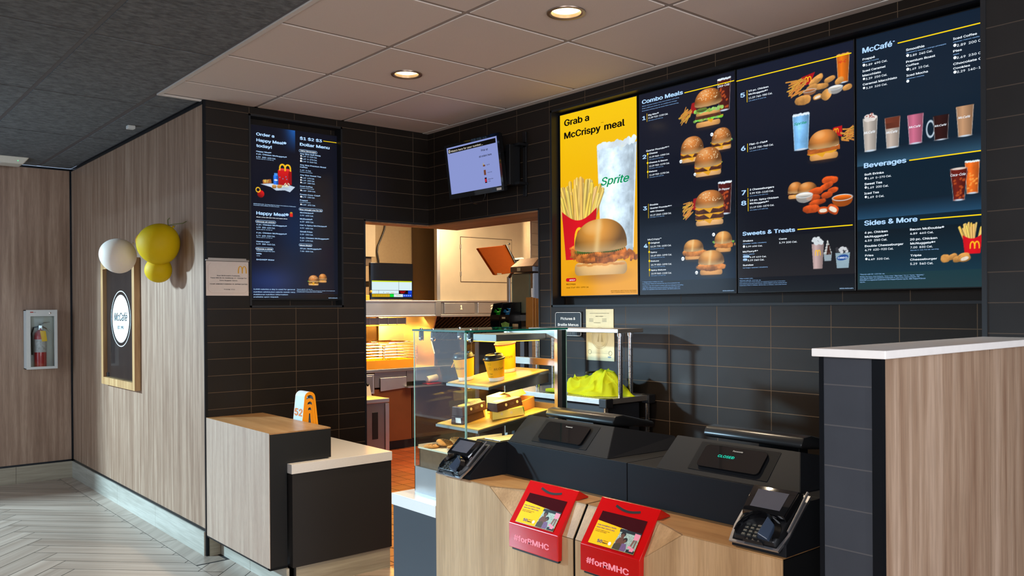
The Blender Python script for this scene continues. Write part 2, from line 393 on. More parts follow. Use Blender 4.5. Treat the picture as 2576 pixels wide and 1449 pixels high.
# ------------------------------------------------------------------ ceilings
def grid_ceiling(name, xs, ys, z, mt, gap=.012, drop=.006, holes=()):
    b = MB()
    for x0, x1 in zip(xs, xs[1:]):
        for y0, y1 in zip(ys, ys[1:]):
            hs_ = [h for h in holes if x0 < h[0] < x1 and y0 < h[1] < y1]
            if hs_:
                hx, hy = hs_[0]; X0, X1, Y0, Y1 = x0+gap, x1-gap, y0+gap, y1-gap
                base = [(X0, Y0)]+[(X0+(X1-X0)*i/10, Y0) for i in range(1, 10)]+[(X1, Y0)]+[(X1, Y0+(Y1-Y0)*i/10) for i in range(1, 10)]+[(X1, Y1)]+[(X1-(X1-X0)*i/10, Y1) for i in range(1, 10)]+[(X0, Y1)]+[(X0, Y1-(Y1-Y0)*i/10) for i in range(1, 10)]
                inn = [(hx+.067*math.cos(math.atan2(p[1]-hy, p[0]-hx)), hy+.067*math.sin(math.atan2(p[1]-hy, p[0]-hx))) for p in base]
                b.ring2d(base, inn, lambda x, y: (x, y, z), (0, 0, .02)); continue
            b.box(x0+gap, y0+gap, z, x1-gap, y1-gap, z+.02, .0015)
    return struct(name, b, mt)
M_ctw = mat('ceiling_tile_white', (206, 190, 178), .7, noise=.03, nscale=250, bump=.05, bscale=300)
M_ctd = mat('ceiling_tile_dark', (96, 97, 97), .95, noise=.38, nscale=26, bump=.5, bscale=60, stretch=(1, 1.6, 1))
XC = -1.862
grid_ceiling('ceiling', [XC, -1.288, -.69, -.045], [-5.15, -4.55, -3.95, -3.35, -2.75, -2.15, -1.55, -.945, -.345, 0.0], ZC, M_ctw, holes=((-.973, -1.213), (-.966, -2.425)))
xw = [XC, -1.288, -.69, -.045]
b = MB().box(XC, -8.2, ZC+.004, 0, -5.15, ZC+.03)
for x_ in (-1.288, -.69): b.box(x_-.014, -5.15, ZC+.004, x_+.014, .04, ZC+.03)
for y_ in (-4.55, -3.95, -3.35, -2.75, -2.15, -1.55, -.945, -.345): b.box(XC, y_-.014, ZC+.0047, 0, y_+.014, ZC+.03)
b.box(-.06, -5.15, ZC+.004, 0, .06, ZC+.03).box(XC, -5.15, ZC+.004, XC+.03, .06, ZC+.03).box(XC, -.013, ZC+.004, 0, .06, ZC+.03)
struct('ceiling', b, mat('grid_bar_white', (150, 138, 130), .6, noise=.02))
b = MB().box(-.045, -5.15, ZC-.001, 0, 0, ZC+.01).box(XC, -8.2, ZC-.004, XC+.022, .045, ZC+.03).box(XC+.022, .022, ZC-.004, -WB, .045, ZC+.01)
struct('trim_1', b, mat('trim_white', (206, 196, 186), .5, noise=.02))
grid_ceiling('ceiling', [-4.2, -3.64, -3.04, -2.44, XC-.004], [-8.2, -6.98, -5.76, -4.54, -3.32, -2.1, -.88, .35, 1.6, 2.82, D], ZC+.001, M_ctd)
grid_ceiling('ceiling', [XC+.004, -WB], [.05, .35, 1.6, 2.82, D], ZC+.001, M_ctd)
b = MB().box(-4.2, -8.2, ZC+.0045, XC, D, ZC+.03).box(XC, .046, ZC+.0045, -WB, D, ZC+.03)
struct('ceiling', b, mat('grid_bar_dark', (86, 84, 86), .5, noise=.02))
grid_ceiling('ceiling', [0.0, .6, 1.2, 1.8, 2.4, 3.0, 3.6, 4.2], [-1.2, -.6, 0, .6, 1.2, 1.8, 2.4, 3.0, 3.6], 2.72, M_ctw)

# ------------------------------------------------------------------ walls
def panels_y(y0, y1, seams, x, t, z0, z1):
    b = MB(); ys = [y0]+seams+[y1]
    for a, c in zip(ys, ys[1:]): b.box(x, a+.0012, z0, x+t, c-.0012, z1)
    return b
zb = .143
struct('wall_left', panels_y(0.012, D-.012, [1.03, 2.25], -WB, .04, zb+.012, ZC-.02), W_panel)
struct('wall_far', MB().box(-2.9, D, zb+.012, -WB-.012, D+.04, ZC-.012), W_panel)
struct('wall_left', MB().box(-WB+.006, .012, 0, -WB+.1, D+.1, ZC), mat('seam_grey', (150, 148, 150), .5, noise=.02))
struct('wall_far', MB().box(-2.9, D+.006, 0, -WB, D+.1, ZC), MATS['seam_grey'])
# black trims: corners, ceiling line, base line
struct('trim_2', MB().box(-WB-.004, -.002, 0.0, -WB+.012, .012, ZC).box(-WB-.003, D-.014, zb, -WB, D, ZC).box(-WB-.014, D-.003, zb, -WB, D, ZC)
       .box(-WB-.004, 0, ZC-.024, -WB+.002, D, ZC).box(-2.9, D-.004, ZC-.018, -WB, D+.002, ZC)
       .box(-WB-.003, 0, zb, -WB+.002, D, zb+.016).box(-2.9, D-.003, zb, -WB, D+.002, zb+.016), mat('anodised_trim', (24, 27, 32), .3, .6))
b = MB(); ys = [0.012, .906, 1.798, 2.679, D]
for a, c in zip(ys, ys[1:]): b.box(-WB-.012, a+.001, 0, -WB, c-.001, zb)
struct('baseboard_left', b, W_base)
struct('baseboard_back', MB().box(-WB+.014, -.012, 0, -1.532, -.001, .118), W_basex)
struct('baseboard_far', MB().box(-2.05, D-.012, 0, -WB-.012, D, zb).box(-2.9, D-.012, 0, -2.052, D, zb), W_basex)
# tiled wall B (y=0 plane) with opening; recess for the small menu
LX0, LX1, LZ0, LZ1 = -1.328, -.692, 1.478, 2.662
OPX = -.528; HZ = 2.066; TB = .10; TC = .34; OPY = -1.18; RY0 = -1.292; RY1 = -3.876; RZ0 = 1.468; RZ1 = 2.635
b = MB()
b.box(-WB+.004, 0, 0, LX0, TB, ZC).box(LX1, 0, 0, OPX, TB, ZC).box(LX0, 0, 0, LX1, TB, LZ0).box(LX0, 0, LZ1, LX1, TB, ZC).box(OPX, 0, HZ, 0, TB, ZC).box(LX0, TB-.02, LZ0, LX1, TB, LZ1)
struct('wall_back', b, T_B)
# tiled wall C (x=0 plane)
b = MB()
b.box(0, OPY, HZ, TC, 0, ZC).box(0, RY0, 0, TC, OPY, ZC).box(0, RY1, 0, TC, RY0, RZ0).box(0, RY1, RZ1, TC, RY0, ZC).box(.10, RY1, RZ0, TC, RY0, RZ1).box(0, -8.2, 0, TC, RY1, ZC)
struct('wall_right', b, T_C)
# black edge trims around opening and recesses, wood soffit lining
e = .010
b = MB().box(OPX-.004, -.003, 0, OPX+e, TB+.002, HZ).box(OPX, -.003, HZ-e, 0, .004, HZ).box(-.003, OPY, HZ-e, .004, 0, HZ).box(-.003, OPY-.004, 0, TC, OPY+.008, HZ)
struct('trim_3', b, M_black)
struct('trim_4', MB().box(OPX+e, .004, HZ-.018, .004, TB+.03, HZ-.002).box(.004, OPY+.008, HZ-.018, TC+.01, TB+.03, HZ-.002), W_hdr)
def ring_trim(ax, a0, a1, z0, z1, t=.012, pr=.004, dep=.09):
    b = MB()
    def bx(p0, q0, p1, q1):
        if ax == 'B': b.box(p0, -pr, q0, p1, dep, q1)
        else: b.box(-pr, p0, q0, dep, p1, q1)
    bx(a0, z0, a0+t, z1); bx(a1-t, z0, a1, z1); bx(a0, z0, a1, z0+t); bx(a0, z1-t, a1, z1)
    return b
struct('trim_5', ring_trim('B', LX0-.004, LX1+.004, LZ0-.004, LZ1+.004), M_black)
struct('trim_6', ring_trim('C', RY1, RY0+.004, RZ0-.004, RZ1+.004), M_black)
# column at right, nearer than wall C
struct('wall_right', MB().box(-.47, -8.2, 0, 0.0, -3.886, ZC), tiles('column_tile', 'Y', -20, 8, vert=False, col=(32, 30, 29), mort=(66, 56, 48)))
struct('trim_7', MB().box(-.474, -3.888, 0, -.46, -3.872, ZC).box(-.46, -3.886, 0, 0, -3.874, ZC), mat('anodised_trim', ()) if False else M_black)
# low wall with white cap
hx0, hy0, hy1, hz = -1.512, -3.885, -4.04, 1.355
struct('wall_front', MB().box(hx0+.008, hy1+.012, 0, .3, hy0-.002, hz-.02).box(hx0, hy1+.018, 0, hx0+.02, hy0-.008, hz-.02), tiles('low_wall_tile', 'Y', -20, 8, vert=False, col=(56, 58, 63), mort=(74, 72, 73)))
struct('trim_8', MB().box(hx0-.002, hy1-.002, 0, hx0+.016, hy1+.022, hz-.02).box(hx0-.002, hy0-.010, 0, hx0+.012, hy0+.002, hz-.02), MATS['anodised_trim'])
b = MB().box(hx0+.016, hy1, 0.1, -.870, hy1+.012, hz-.02).box(-.866, hy1, 0.1, .3, hy1+.012, hz-.02)
struct('wall_front', b, wood('wood_panel_low_wall', (132, 102, 80), (178, 152, 130), (156, 129, 106), 'Z', 1.6, .45))
struct('baseboard_front', MB().box(hx0+.016, hy1-.004, 0, .3, hy1+.012, .1), W_basex)
struct('trim_9', MB().box(hx0-.02, hy1-.02, hz-.02, .3, hy0+.012, hz, .002), mat('white_cap', (226, 220, 214), .35, noise=.02))
# remaining shell of the dining room, with glazing openings for the daylight
M_plaster = mat('plaster', (150, 140, 130), .8, noise=.03)
b = MB().box(-4.3, -8.2, 0, -4.2, -6.5, ZC).box(-4.3, -3.6, 0, -4.2, -2.7, ZC).box(-4.3, -6.5, 0, -4.2, -3.6, 1.0).box(-4.3, -6.5, 2.45, -4.2, -3.6, ZC).box(-4.3, -2.7, 0, -4.2, D, .35).box(-4.3, -2.7, 2.6, -4.2, D, ZC).box(-4.3, -2.7, .35, -4.2, .42, 2.6)
for yy in (.42,): b.box(-4.3, yy-.03, .35, -4.2, yy+.03, 2.6)
struct('wall_left', b, M_plaster)
struct('wall_far', MB().box(-4.3, D, 0, -2.9, D+.1, ZC), M_plaster)
b = MB().box(-4.3, -8.3, 0, 0, -8.2, .8).box(-4.3, -8.3, 2.5, 0, -8.2, ZC)
for xx in (-4.2, -2.6, -1.1, -.1): b.box(xx-.06, -8.3, .8, xx+.06, -8.2, 2.5)
struct('wall_front', b, M_plaster)
struct('ceiling', MB().box(-4.3, -8.3, ZC+.05, 0, D+.1, ZC+.1).box(0, -8.3, 2.76, 4.5, 4.6, 2.8), M_plaster)
# kitchen shell
struct('wall_kitchen', MB().box(-WB+.1, 3.25, 0, 1.62, 3.35, 2.76).box(1.62, 3.25, 0, 2.05, 3.35, 2.76), mat('kitchen_cream', (186, 160, 124), .6, noise=.04))
struct('wall_kitchen', MB().box(1.985, 3.1, 0, 2.75, 3.2, 2.76), mat('kitchen_olive', (84, 62, 36), .5, noise=.08, nscale=3))
struct('wall_kitchen', MB().box(1.90, 3.4, 0, 4.5, 3.5, 2.76).box(4.4, -3, 0, 4.5, 3.5, 2.76), T_K)
struct('wall_kitchen', MB().box(-1.508, TB, 0, -1.45, 3.3, 2.76), M_plaster)
# ------------------------------------------------------------------ screens: pictures painted as vertex colours
def _noise(n, seed, oct=5):
    r = np.random.RandomState(seed); out = np.zeros((n, n)); amp = 1; tot = 0
    for o in range(oct):
        k = 2**(o+3); g = r.rand(k+1, k+1); x = np.linspace(0, k, n, endpoint=False); i = x.astype(int); f = x-i; f = f*f*(3-2*f)
        a = g[np.ix_(i, i)]; b = g[np.ix_(i, i+1)]; c = g[np.ix_(i+1, i)]; d = g[np.ix_(i+1, i+1)]
        out += amp*((a*(1-f)[None]+b*f[None])*(1-f)[:, None]+(c*(1-f)[None]+d*f[None])*f[:, None]); tot += amp; amp *= .6
    return out/tot
NZ = _noise(1024, 5)
class Art:
    def __init__(s, x0, y0, x1, y1, res=.0022):
        s.x0, s.y0 = x0, y0; s.nx = int((x1-x0)/res)+1; s.ny = int((y1-y0)/res)+1
        s.res = res; xs = np.linspace(x0, x1, s.nx); ys = np.linspace(y0, y1, s.ny); s.X, s.Y = np.meshgrid(xs, ys); s.img = np.zeros((s.ny, s.nx, 3)); s.x1, s.y1 = x1, y1
        jj, ii = np.mgrid[0:s.ny, 0:s.nx]; s.N = NZ[jj % 1024, ii % 1024]; s.N2 = NZ[(jj*3+77) % 1024, (ii*3+200) % 1024]; s.N4 = NZ[(jj*7+50) % 1024, (ii*7+31) % 1024]
    def put(s, mask, col, a=1.0):
        mask = np.clip(mask, 0, 1)[..., None]*a; col = np.asarray(col, float)
        s.img = s.img*(1-mask)+col*mask
    def sh(s, col, v): return np.clip(np.asarray(col, float)[None, None, :]*v[..., None], 0, 255)
    def loc(s, cx, cy, rot=0):
        c, n = math.cos(rot), math.sin(rot); dx, dy = s.X-cx, s.Y-cy
        return dx*c+dy*n, -dx*n+dy*c
    def ell(s, cx, cy, rx, ry, rot=0, p=2.0):
        u, v = s.loc(cx, cy, rot); d = (np.abs(u/rx)**p+np.abs(v/ry)**p)**(1/p)
        return (1-d)*min(rx, ry)/s.res+.5, u/rx, v/ry
    def box(s, cx, cy, hx, hy, rot=0, r=.003):
        u, v = s.loc(cx, cy, rot); q = np.maximum(np.maximum(np.abs(u)-hx, np.abs(v)-hy), 0); 
        d = np.hypot(np.maximum(np.abs(u)-hx+r, 0), np.maximum(np.abs(v)-hy+r, 0))-r
        return .5-d/s.res, u/hx, v/hy
    def seg(s, ax, ay, bx, by, r):
        px, py = s.X-ax, s.Y-ay; dx, dy = bx-ax, by-ay; t = np.clip((px*dx+py*dy)/(dx*dx+dy*dy), 0, 1); qx, qy = px-t*dx, py-t*dy
        d = np.hypot(qx, qy); side = (px*dy-py*dx)/math.hypot(dx, dy)/r
        return (r-d)/s.res+.5, side, t
    def poly(s, pts):
        acc = np.zeros_like(s.X)
        for ox, oy in ((-.25, -.25), (.25, -.25), (-.25, .25), (.25, .25)):
            X, Y = s.X+ox*s.res, s.Y+oy*s.res; ins = np.zeros(X.shape, bool)
            for (xa, ya), (xb, yb) in zip(pts, pts[1:]+pts[:1]):
                c = (ya > Y) != (yb > Y)
                with np.errstate(divide='ignore', invalid='ignore'): ins ^= c & (X < (xb-xa)*(Y-ya)/(yb-ya if yb != ya else 1e-9)+xa)
            acc += ins
        return acc/4
    # ---- food
    def floorglow(s, cx, cy, w, col=(120, 70, 35)):
        m, u, v = s.ell(cx, cy, w*.55, w*.12); s.put(np.clip(1-np.hypot(u, v), 0, 1)*.5, col)
    def fry(s, ax, ay, bx, by, r, col=(236, 178, 78)):
        m, sd, t = s.seg(ax, ay, bx, by, r); v = .72+.34*(1-np.abs(sd+.25))+.12*(s.N2-.5); s.put(m, s.sh(col, v))
    def fries_fan(s, cx, y0, w, h, n, rnd, r, col=(240, 196, 92)):
        for i in range(n):
            k = rnd.uniform(-1, 1); a = k*.42+rnd.uniform(-.12, .12); L = h*rnd.uniform(.62, 1.0)*(1-.28*abs(k)); x = cx+k*w*.40
            s.fry(x, y0, x+math.sin(a)*L, y0+math.cos(a)*L, r*rnd.uniform(.8, 1.15), (col[0]+rnd.randint(-10, 9), col[1]+rnd.randint(-14, 10), col[2]+rnd.randint(-26, 20)))
    def arch(s, cx, cy, w, h, col=(255, 196, 30)):
        for sx in (-1, 1):
            c = cx+sx*w*.235; P = [(c-math.cos(a)*w*.235, cy+h*(max(math.sin(a), 0)**.62)) for a in [math.pi*i/12 for i in range(13)]]
            for p, q in zip(P, P[1:]): s.put(s.seg(p[0], p[1], q[0]+1e-6, q[1], w*.06)[0], col)
    def friesbox(s, cx, cy, w, h, rnd, left=False):
        s.fries_fan(cx, cy-.02*h, w, h*.52, 64 if h > .2 else 26, rnd, w*(.040 if h > .2 else .05), (255, 214, 112))
        b, t = cy-h*.5, cy+h*.10
        P = [(cx-w*.34, b), (cx+w*.34, b), (cx+w*.44, t)]+[(cx+w*.44-w*.88*i/12, t-h*.13*math.sin(math.pi*i/12)) for i in range(1, 12)]+[(cx-w*.44, t)]
        s.put(s.poly(P), s.sh((205, 16, 28), .85+.25*(1-np.abs((s.X-cx)/w))))
        s.arch(cx+w*.1, cy-h*.33, w*.42, h*.2)
    def bun(s, cx, y, w, h, col=(206, 122, 52), seeds=0, rnd=None, split=False, pale=.0):
        u = (s.X-cx)/(w/2); v = (s.Y-y)/h; d = (np.abs(u)**2.3+np.abs(np.where(v > 0, v, v*5))**2.3)**(1/2.3)
        m = (1-d)*min(w/2, h)/s.res+.5
        lum = .50+.62*np.clip(1-((u+.15)**2+(v-.62)**2*1.4), 0, 1)+.10*(s.N-.5); c = s.sh(col, lum)
        hl = np.clip(1-((u+.28)**2*5+(v-.72)**2*9), 0, 1)[..., None]; c = c*(1-hl*.30)+np.array([255, 226, 180])*hl*.30
        low = np.clip((.20-v)*3.2, 0, 1)[..., None]*.55; c = c*(1-low)+np.array([240, 206, 150])*low
        if split:
            g = np.exp(-((u+.12-.1*v)**2)/.012)[..., None]*.6; c = c*(1-g)+np.array([246, 214, 150])*g
        s.put(m, c)
        for _ in range(seeds):
            a, b = rnd.uniform(-.8, .8), rnd.uniform(.25, .93)
            if a*a+b*b < .86:
                mm = s.ell(cx+a*w/2, y+b*h, w*.016, w*.011, rnd.uniform(-1, 1))[0]; s.put(mm, (250, 228, 182))
    def bunbot(s, cx, y, w, h, col=(222, 160, 92)):
        m, u, v = s.box(cx, y+h/2, w/2, h/2, 0, h*.42); s.put(m, s.sh(col, .92+.3*(v*.3+.4)-.25*np.abs(u)**3+.1*(s.N2-.5)))
    def patty(s, cx, y, w, h, col=(92, 50, 32)):
        m, u, v = s.box(cx, y+h/2, w/2, h/2, 0, h*.45); m = m+(s.N2-.5)*3; s.put(m, s.sh(col, .55+1.1*s.N4*(.7+.3*v)))
    def crispy(s, cx, y, w, h, col=(206, 128, 58)):
        m, u, v = s.ell(cx, y+h/2, w/2, h/2, 0, 2.6); m = m+(s.N2-.5)*h/s.res*.45; s.put(m, s.sh(col, .42+.95*s.N4+.25*v))
    def cheese(s, cx, y, w, rnd, col=(250, 178, 40)):
        P = [(cx-w/2, y+w*.05), (cx+w/2, y+w*.05), (cx+w*.5, y), (cx+w*.34, y-w*.05), (cx+w*.12, y-w*.02), (cx+w*.02, y-w*.15), (cx-w*.2, y-w*.02), (cx-w*.38, y-w*.06), (cx-w*.52, y)]
        s.put(s.poly(P), s.sh(col, .92+.12*(s.N-.5)))
    def leaf(s, cx, y, w, h, rnd, col=(122, 178, 62)):
        for i in range(16):
            x = cx-w/2+w*(i+.5)/16; m, u, v = s.ell(x, y+rnd.uniform(-.25, .25)*h, w*.055, h*rnd.uniform(.45, .75), rnd.uniform(-.5, .5)); s.put(m, s.sh((col[0]+rnd.randint(-28, 34), col[1]+rnd.randint(-26, 30), col[2]+rnd.randint(-20, 40)), .68+.65*s.N4))
    def burger(s, cx, cy, w, h, kind, rnd):
        b = cy-h/2; s.floorglow(cx, b, w)
        if kind == 'chicken_big':
            s.bunbot(cx, b+.0, w*.80, h*.24, (236, 190, 122)); s.crispy(cx, b+h*.19, w*.98, h*.36, (204, 112, 42))
            for i in range(9): m, u, v = s.ell(cx+w*(-.32+.08*i), b+h*(.19+.012*math.sin(i*2.3)), w*.055, h*.022); s.put(m, s.sh((230, 156, 78), .85+.3*s.N2))
            for i in range(9): s.crispy(cx+w*rnd.uniform(-.38, .38), b+h*rnd.uniform(.24, .34), w*.14, h*.10, (196, 112, 44))
            m, u, v = s.box(cx, b+h*.50, w*.36, h*.045); s.put(m+(s.N2-.5)*6, s.sh((226, 140, 66), .8+.4*s.N))
            for dx in (-.20, .17):
                m, u, v = s.ell(cx+dx*w, b+h*.455, w*.19, h*.055, .05); s.put(m+1.5*np.sin(s.X*420), s.sh((92, 124, 44), .6+.6*(v*.5+.5)))
            s.bun(cx, b+h*.52, w*.80, h*.50, (214, 146, 58), split=True); return
        if kind == 'bigmac':
            s.bunbot(cx, b, w*.80, h*.14); s.cheese(cx+w*.1, b+h*.2, w*.8, rnd); s.leaf(cx, b+h*.2, w*.95, h*.06, rnd); s.patty(cx, b+h*.22, w*.86, h*.10); s.bunbot(cx, b+h*.31, w*.80, h*.09)
            s.leaf(cx+w*.02, b+h*.43, w*.95, h*.08, rnd, (150, 196, 92)); m, u, v = s.ell(cx-w*.2, b+h*.47, w*.18, h*.06); s.put(m, s.sh((112, 138, 58), .8+.3*v)); s.patty(cx, b+h*.52, w*.84, h*.11); s.bun(cx, b+h*.61, w*.90, h*.40, seeds=46, rnd=rnd); return
        if kind in ('qp', 'deluxe', 'double'):
            s.bunbot(cx, b, w*.86, h*(.2 if kind != 'double' else .15), (228, 176, 116)); y = b+h*.18
            for k in range(2 if kind == 'double' else 1):
                s.cheese(cx, y, w*.86, rnd); s.patty(cx, y-.0*h, w*.9, h*(.16 if kind != 'double' else .15)); s.cheese(cx, y+h*.16, w*.88, rnd); y += h*.155
            if kind == 'deluxe': s.leaf(cx, y+h*.06, w*.98, h*.06, rnd); 
            m, u, v = s.box(cx, y+h*.06, w*.46, h*.022); s.put(m+(s.N2-.5)*4, (176, 26, 22))
            for i in range(6): m, u, v = s.box(cx+w*rnd.uniform(-.42, .45), y+h*rnd.uniform(.04, .09), w*.045, h*.016, rnd.uniform(-.8, .8)); s.put(m, (246, 240, 220) if i % 2 else (170, 186, 60))
            s.bun(cx, y+h*.09, w*.90, b+h-(y+h*.09), (200, 124, 60), seeds=34, rnd=rnd); return
        if kind in ('chicken', 'cdeluxe'):
            s.bunbot(cx, b, w*.72, h*.22); s.crispy(cx, b+h*.15, w, h*.34)
            if kind == 'cdeluxe': s.leaf(cx, b+h*.50, w*1.0, h*.10, rnd); m, u, v = s.box(cx, b+h*.44, w*.4, h*.03); s.put(m, (206, 70, 50))
            else:
                for dx in (-.18, .16): m, u, v = s.ell(cx+dx*w, b+h*.47, w*.17, h*.05); s.put(m, s.sh((96, 124, 50), .8+.3*v))
            s.bun(cx, b+h*.5, w*.84, h*.5, (212, 146, 70), split=True); return
        if kind == 'fish':
            s.bunbot(cx, b, w*.84, h*.22); s.cheese(cx-w*.05, b+h*.24, w*.86, rnd); m, u, v = s.box(cx, b+h*.34, w*.48, h*.085, .03); s.put(m+(s.N2-.5)*3, s.sh((176, 92, 36), .7+.6*s.N4))
            for i in range(6): m, u, v = s.ell(cx+w*(-.35+.14*i), b+h*.46, w*.10, h*.06); s.put(m, (250, 246, 240))
            s.bun(cx, b+h*.48, w*.92, h*.53, (214, 134, 62)); return
        s.bunbot(cx, b, w*.86, h*.24); s.cheese(cx, b+h*.3, w*.9, rnd); s.patty(cx, b+h*.24, w*.9, h*.16); s.bun(cx, b+h*.42, w*.92, h*.58, (206, 130, 62))
    def nug(s, cx, cy, w, h, rot, kind, rnd):
        col = (214, 84, 28) if kind and kind.startswith('sp') else (212, 150, 78)
        m, u, v = s.ell(cx, cy, w/2, h/2, rot, 2.5); m = m+(s.N2-.5)*h/s.res*.4
        s.put(m, s.sh(col, .42+.6*s.N4+.42*np.clip(v*.5+.5, 0, 1)))
        if kind and kind.endswith('cut'): m, u, v = s.ell(cx, cy-h*.04, w*.36, h*.26, rot, 2.5); s.put(m+(s.N2-.5)*3, s.sh((238, 224, 204), .85+.3*s.N4))
    def bowl(s, cx, cy, w, h, kind):
        col = {'tan': (190, 120, 70), 'white': (236, 232, 224), 'orange': (238, 110, 20)}[kind]
        P = [(cx-w/2, cy+h*.2)]+[(cx-w/2*math.cos(math.pi*i/12), cy+h*.2-h*.7*math.sin(math.pi*i/12)**.7) for i in range(1, 12)]+[(cx+w/2, cy+h*.2)]
        s.put(s.poly(P)*.8, s.sh(col, .6+.4*(s.N))); m, u, v = s.ell(cx, cy+h*.2, w/2, h*.26); s.put(m, (214, 222, 230)); m, u, v = s.ell(cx, cy+h*.2, w*.45, h*.2); s.put(m, s.sh(col, .9+.3*v))
    def glass(s, cx, cy, w, h, kind, rnd):
        t, b = cy+h/2, cy-h/2; wb = {'sprite': .80, 'sprite2': .78, 'coke': .62, 'mug': .8}.get(kind, .74)
        P = [(cx-w/2*wb, b), (cx+w/2*wb, b), (cx+w/2, t-h*.02), (cx-w/2, t-h*.02)]
        if kind == 'coke': P = [(cx-w*.32, b), (cx+w*.32, b), (cx+w*.30, b+h*.2), (cx+w*.36, b+h*.45), (cx+w*.5, t-h*.15), (cx+w*.46, t), (cx-w*.46, t), (cx-w*.5, t-h*.15), (cx-w*.36, b+h*.45), (cx-w*.30, b+h*.2)]
        base = {'sprite': (216, 238, 254), 'sprite2': (120, 178, 226), 'cola': (74, 22, 16), 'coke': (96, 26, 16), 'orange': (240, 120, 20), 'tea': (224, 104, 30), 'frappe': (196, 186, 176), 'iced': (196, 180, 168), 'pink': (206, 110, 140), 'tan': (196, 150, 112), 'mug': (50, 20, 16)}[kind]
        um = (s.X-cx)/(w/2); sv = .72+.30*np.clip(1-np.abs(um+.25), 0, 1)
        ice = 1.14+.36*(s.N2-.5)+(.30*(s.N4-.5)); s.put(s.poly(P), s.sh(base, sv*(ice if kind in ('sprite', 'sprite2', 'cola', 'coke', 'tea') else 1+.08*(s.N-.5))))
        if kind in ('cola', 'coke', 'tea'):
            for i in range(14): m, u, v = s.box(cx+w*rnd.uniform(-.3, .3), b+h*rnd.uniform(.08, .7), w*.09, w*.07, rnd.uniform(0, 1.5)); s.put(m*.55, (176, 74, 30) if kind != 'tea' else (252, 160, 70))
        if kind in ('sprite', 'sprite2', 'cola', 'orange', 'tea'):
            for i in range(9):
                x = cx-w*.42+w*.84*i/8; m, u, v = s.ell(x, t-h*.012+rnd.uniform(0, .02)*h, w*.08, w*.06, rnd.uniform(-1, 1), 3); s.put(m, s.sh((226, 240, 250) if kind != 'orange' else (240, 170, 90), .86+.3*s.N2))
        if kind in ('coke',): m, u, v = s.ell(cx, t-h*.02, w*.45, h*.035); s.put(m, (222, 206, 196))
        if kind == 'iced': s.put(s.poly([(cx-w*.44, t-h*.38), (cx+w*.44, t-h*.38), (cx+w/2, t-h*.02), (cx-w/2, t-h*.02)]), s.sh((96, 46, 30), .8+.5*s.N2))
        if kind == 'frappe':
            for i in range(26): m, u, v = s.ell(cx+w*rnd.uniform(-.34, .34), t-h*.05+h*rnd.uniform(-.05, .12), w*.13, w*.10); s.put(m, s.sh((240, 232, 226), .85+.25*s.N2)); 
            for i in range(8): m, u, v = s.ell(cx+w*rnd.uniform(-.28, .28), t+h*rnd.uniform(-.03, .1), w*.06, w*.03, rnd.uniform(-1, 1)); s.put(m, (150, 50, 40))
        if kind != 'sprite':
            m, u, v = s.ell(cx, b+h*.015, w/2*wb, h*.03); s.put(m*.7, (200, 216, 232))
        for sx in (-1, 1): s.put(s.seg(cx+sx*w*.47, t-h*.05, cx+sx*w*.5*wb, b+h*.03, w*.012)[0]*.6, (235, 244, 250))
    def item(s, it, rnd):
        k = it[0]; cx, cy, w, h = it[1:5]; a = it[5:]
        if k == 'cup' or k == 'coffee': s.glass(cx, cy, w, h, a[0], rnd)
        elif k == 'mug':
            m, u, v = s.ell(cx-w*.5, cy, w*.24, h*.36); m2, _, _ = s.ell(cx-w*.5, cy, w*.17, h*.27); s.put(np.clip(m, 0, 1)-np.clip(m2, 0, 1), (190, 206, 220)); s.glass(cx+w*.06, cy, w*.84, h, 'mug', rnd)
        elif k == 'burger': s.burger(cx, cy, w, h, a[0], rnd)
        elif k == 'nug':
            if len(a) > 1 and a[1] == 'kraft': m, u, v = s.box(cx, cy, w/2, h/2, a[0]); s.put(m, s.sh((168, 100, 50), .8+.4*s.N2)); s.fries_fan(cx-w*.1, cy-h*.2, w*.5, h*.8, 10, rnd, .003)
            else: s.nug(cx, cy, w, h, a[0], a[1] if len(a) > 1 else None, rnd)
        elif k == 'bowl': s.bowl(cx, cy, w, h, a[0])
        elif k in ('friesbox', 'friesbox2'): s.friesbox(cx, cy, w, h, rnd)
        elif k in ('friespile', 'friesflat', 'friesflat2'):
            if k == 'friespile':
                m = s.poly([(cx+w*.2, cy-h*.1), (cx+w*.55, cy-h*.25), (cx+w*.5, cy+h*.45), (cx+w*.3, cy+h*.42)]); s.put(m, (160, 24, 24))
            if k == 'friesflat': s.put(s.poly([(cx+w*.0, cy-h*.1), (cx+w*.42, cy+h*.0), (cx+w*.58, cy+h*.48), (cx+w*.12, cy+h*.36)]), (176, 18, 24)); s.arch(cx+w*.34, cy+h*.12, w*.22, h*.2)
            if k == 'friesflat2': s.put(s.poly([(cx-w*.5, cy+h*.1), (cx+w*.0, cy-h*.1), (cx+w*.0, cy+h*.52), (cx-w*.42, cy+h*.48)]), (190, 18, 24)); s.arch(cx-w*.28, cy+h*.18, w*.22, h*.22)
            n = 34
            for i in range(n):
                ang = {'friespile': -2.5, 'friesflat': -2.75, 'friesflat2': .1}[k]+rnd.uniform(-.5, .5); x = cx+w*rnd.uniform(-.18, .18)+(w*.12 if k != 'friesflat2' else .1*w); y = cy+h*rnd.uniform(-.35, .32); L = w*rnd.uniform(.25, .42)
                s.fry(x, y, x+L*math.cos(ang), y+L*math.sin(ang), w*.022, (232, 160+rnd.randint(-20, 22), 66))
        elif k == 'shake':
            P = [(cx-w*.34, cy-h*.5), (cx+w*.34, cy-h*.5), (cx+w*.46, cy+h*.28), (cx-w*.46, cy+h*.28)]; s.put(s.poly(P), s.sh((186, 160, 158), .75+.35*np.clip(1-np.abs((s.X-cx)/w*2+.3), 0, 1))); s.arch(cx, cy-h*.08, w*.4, h*.16)
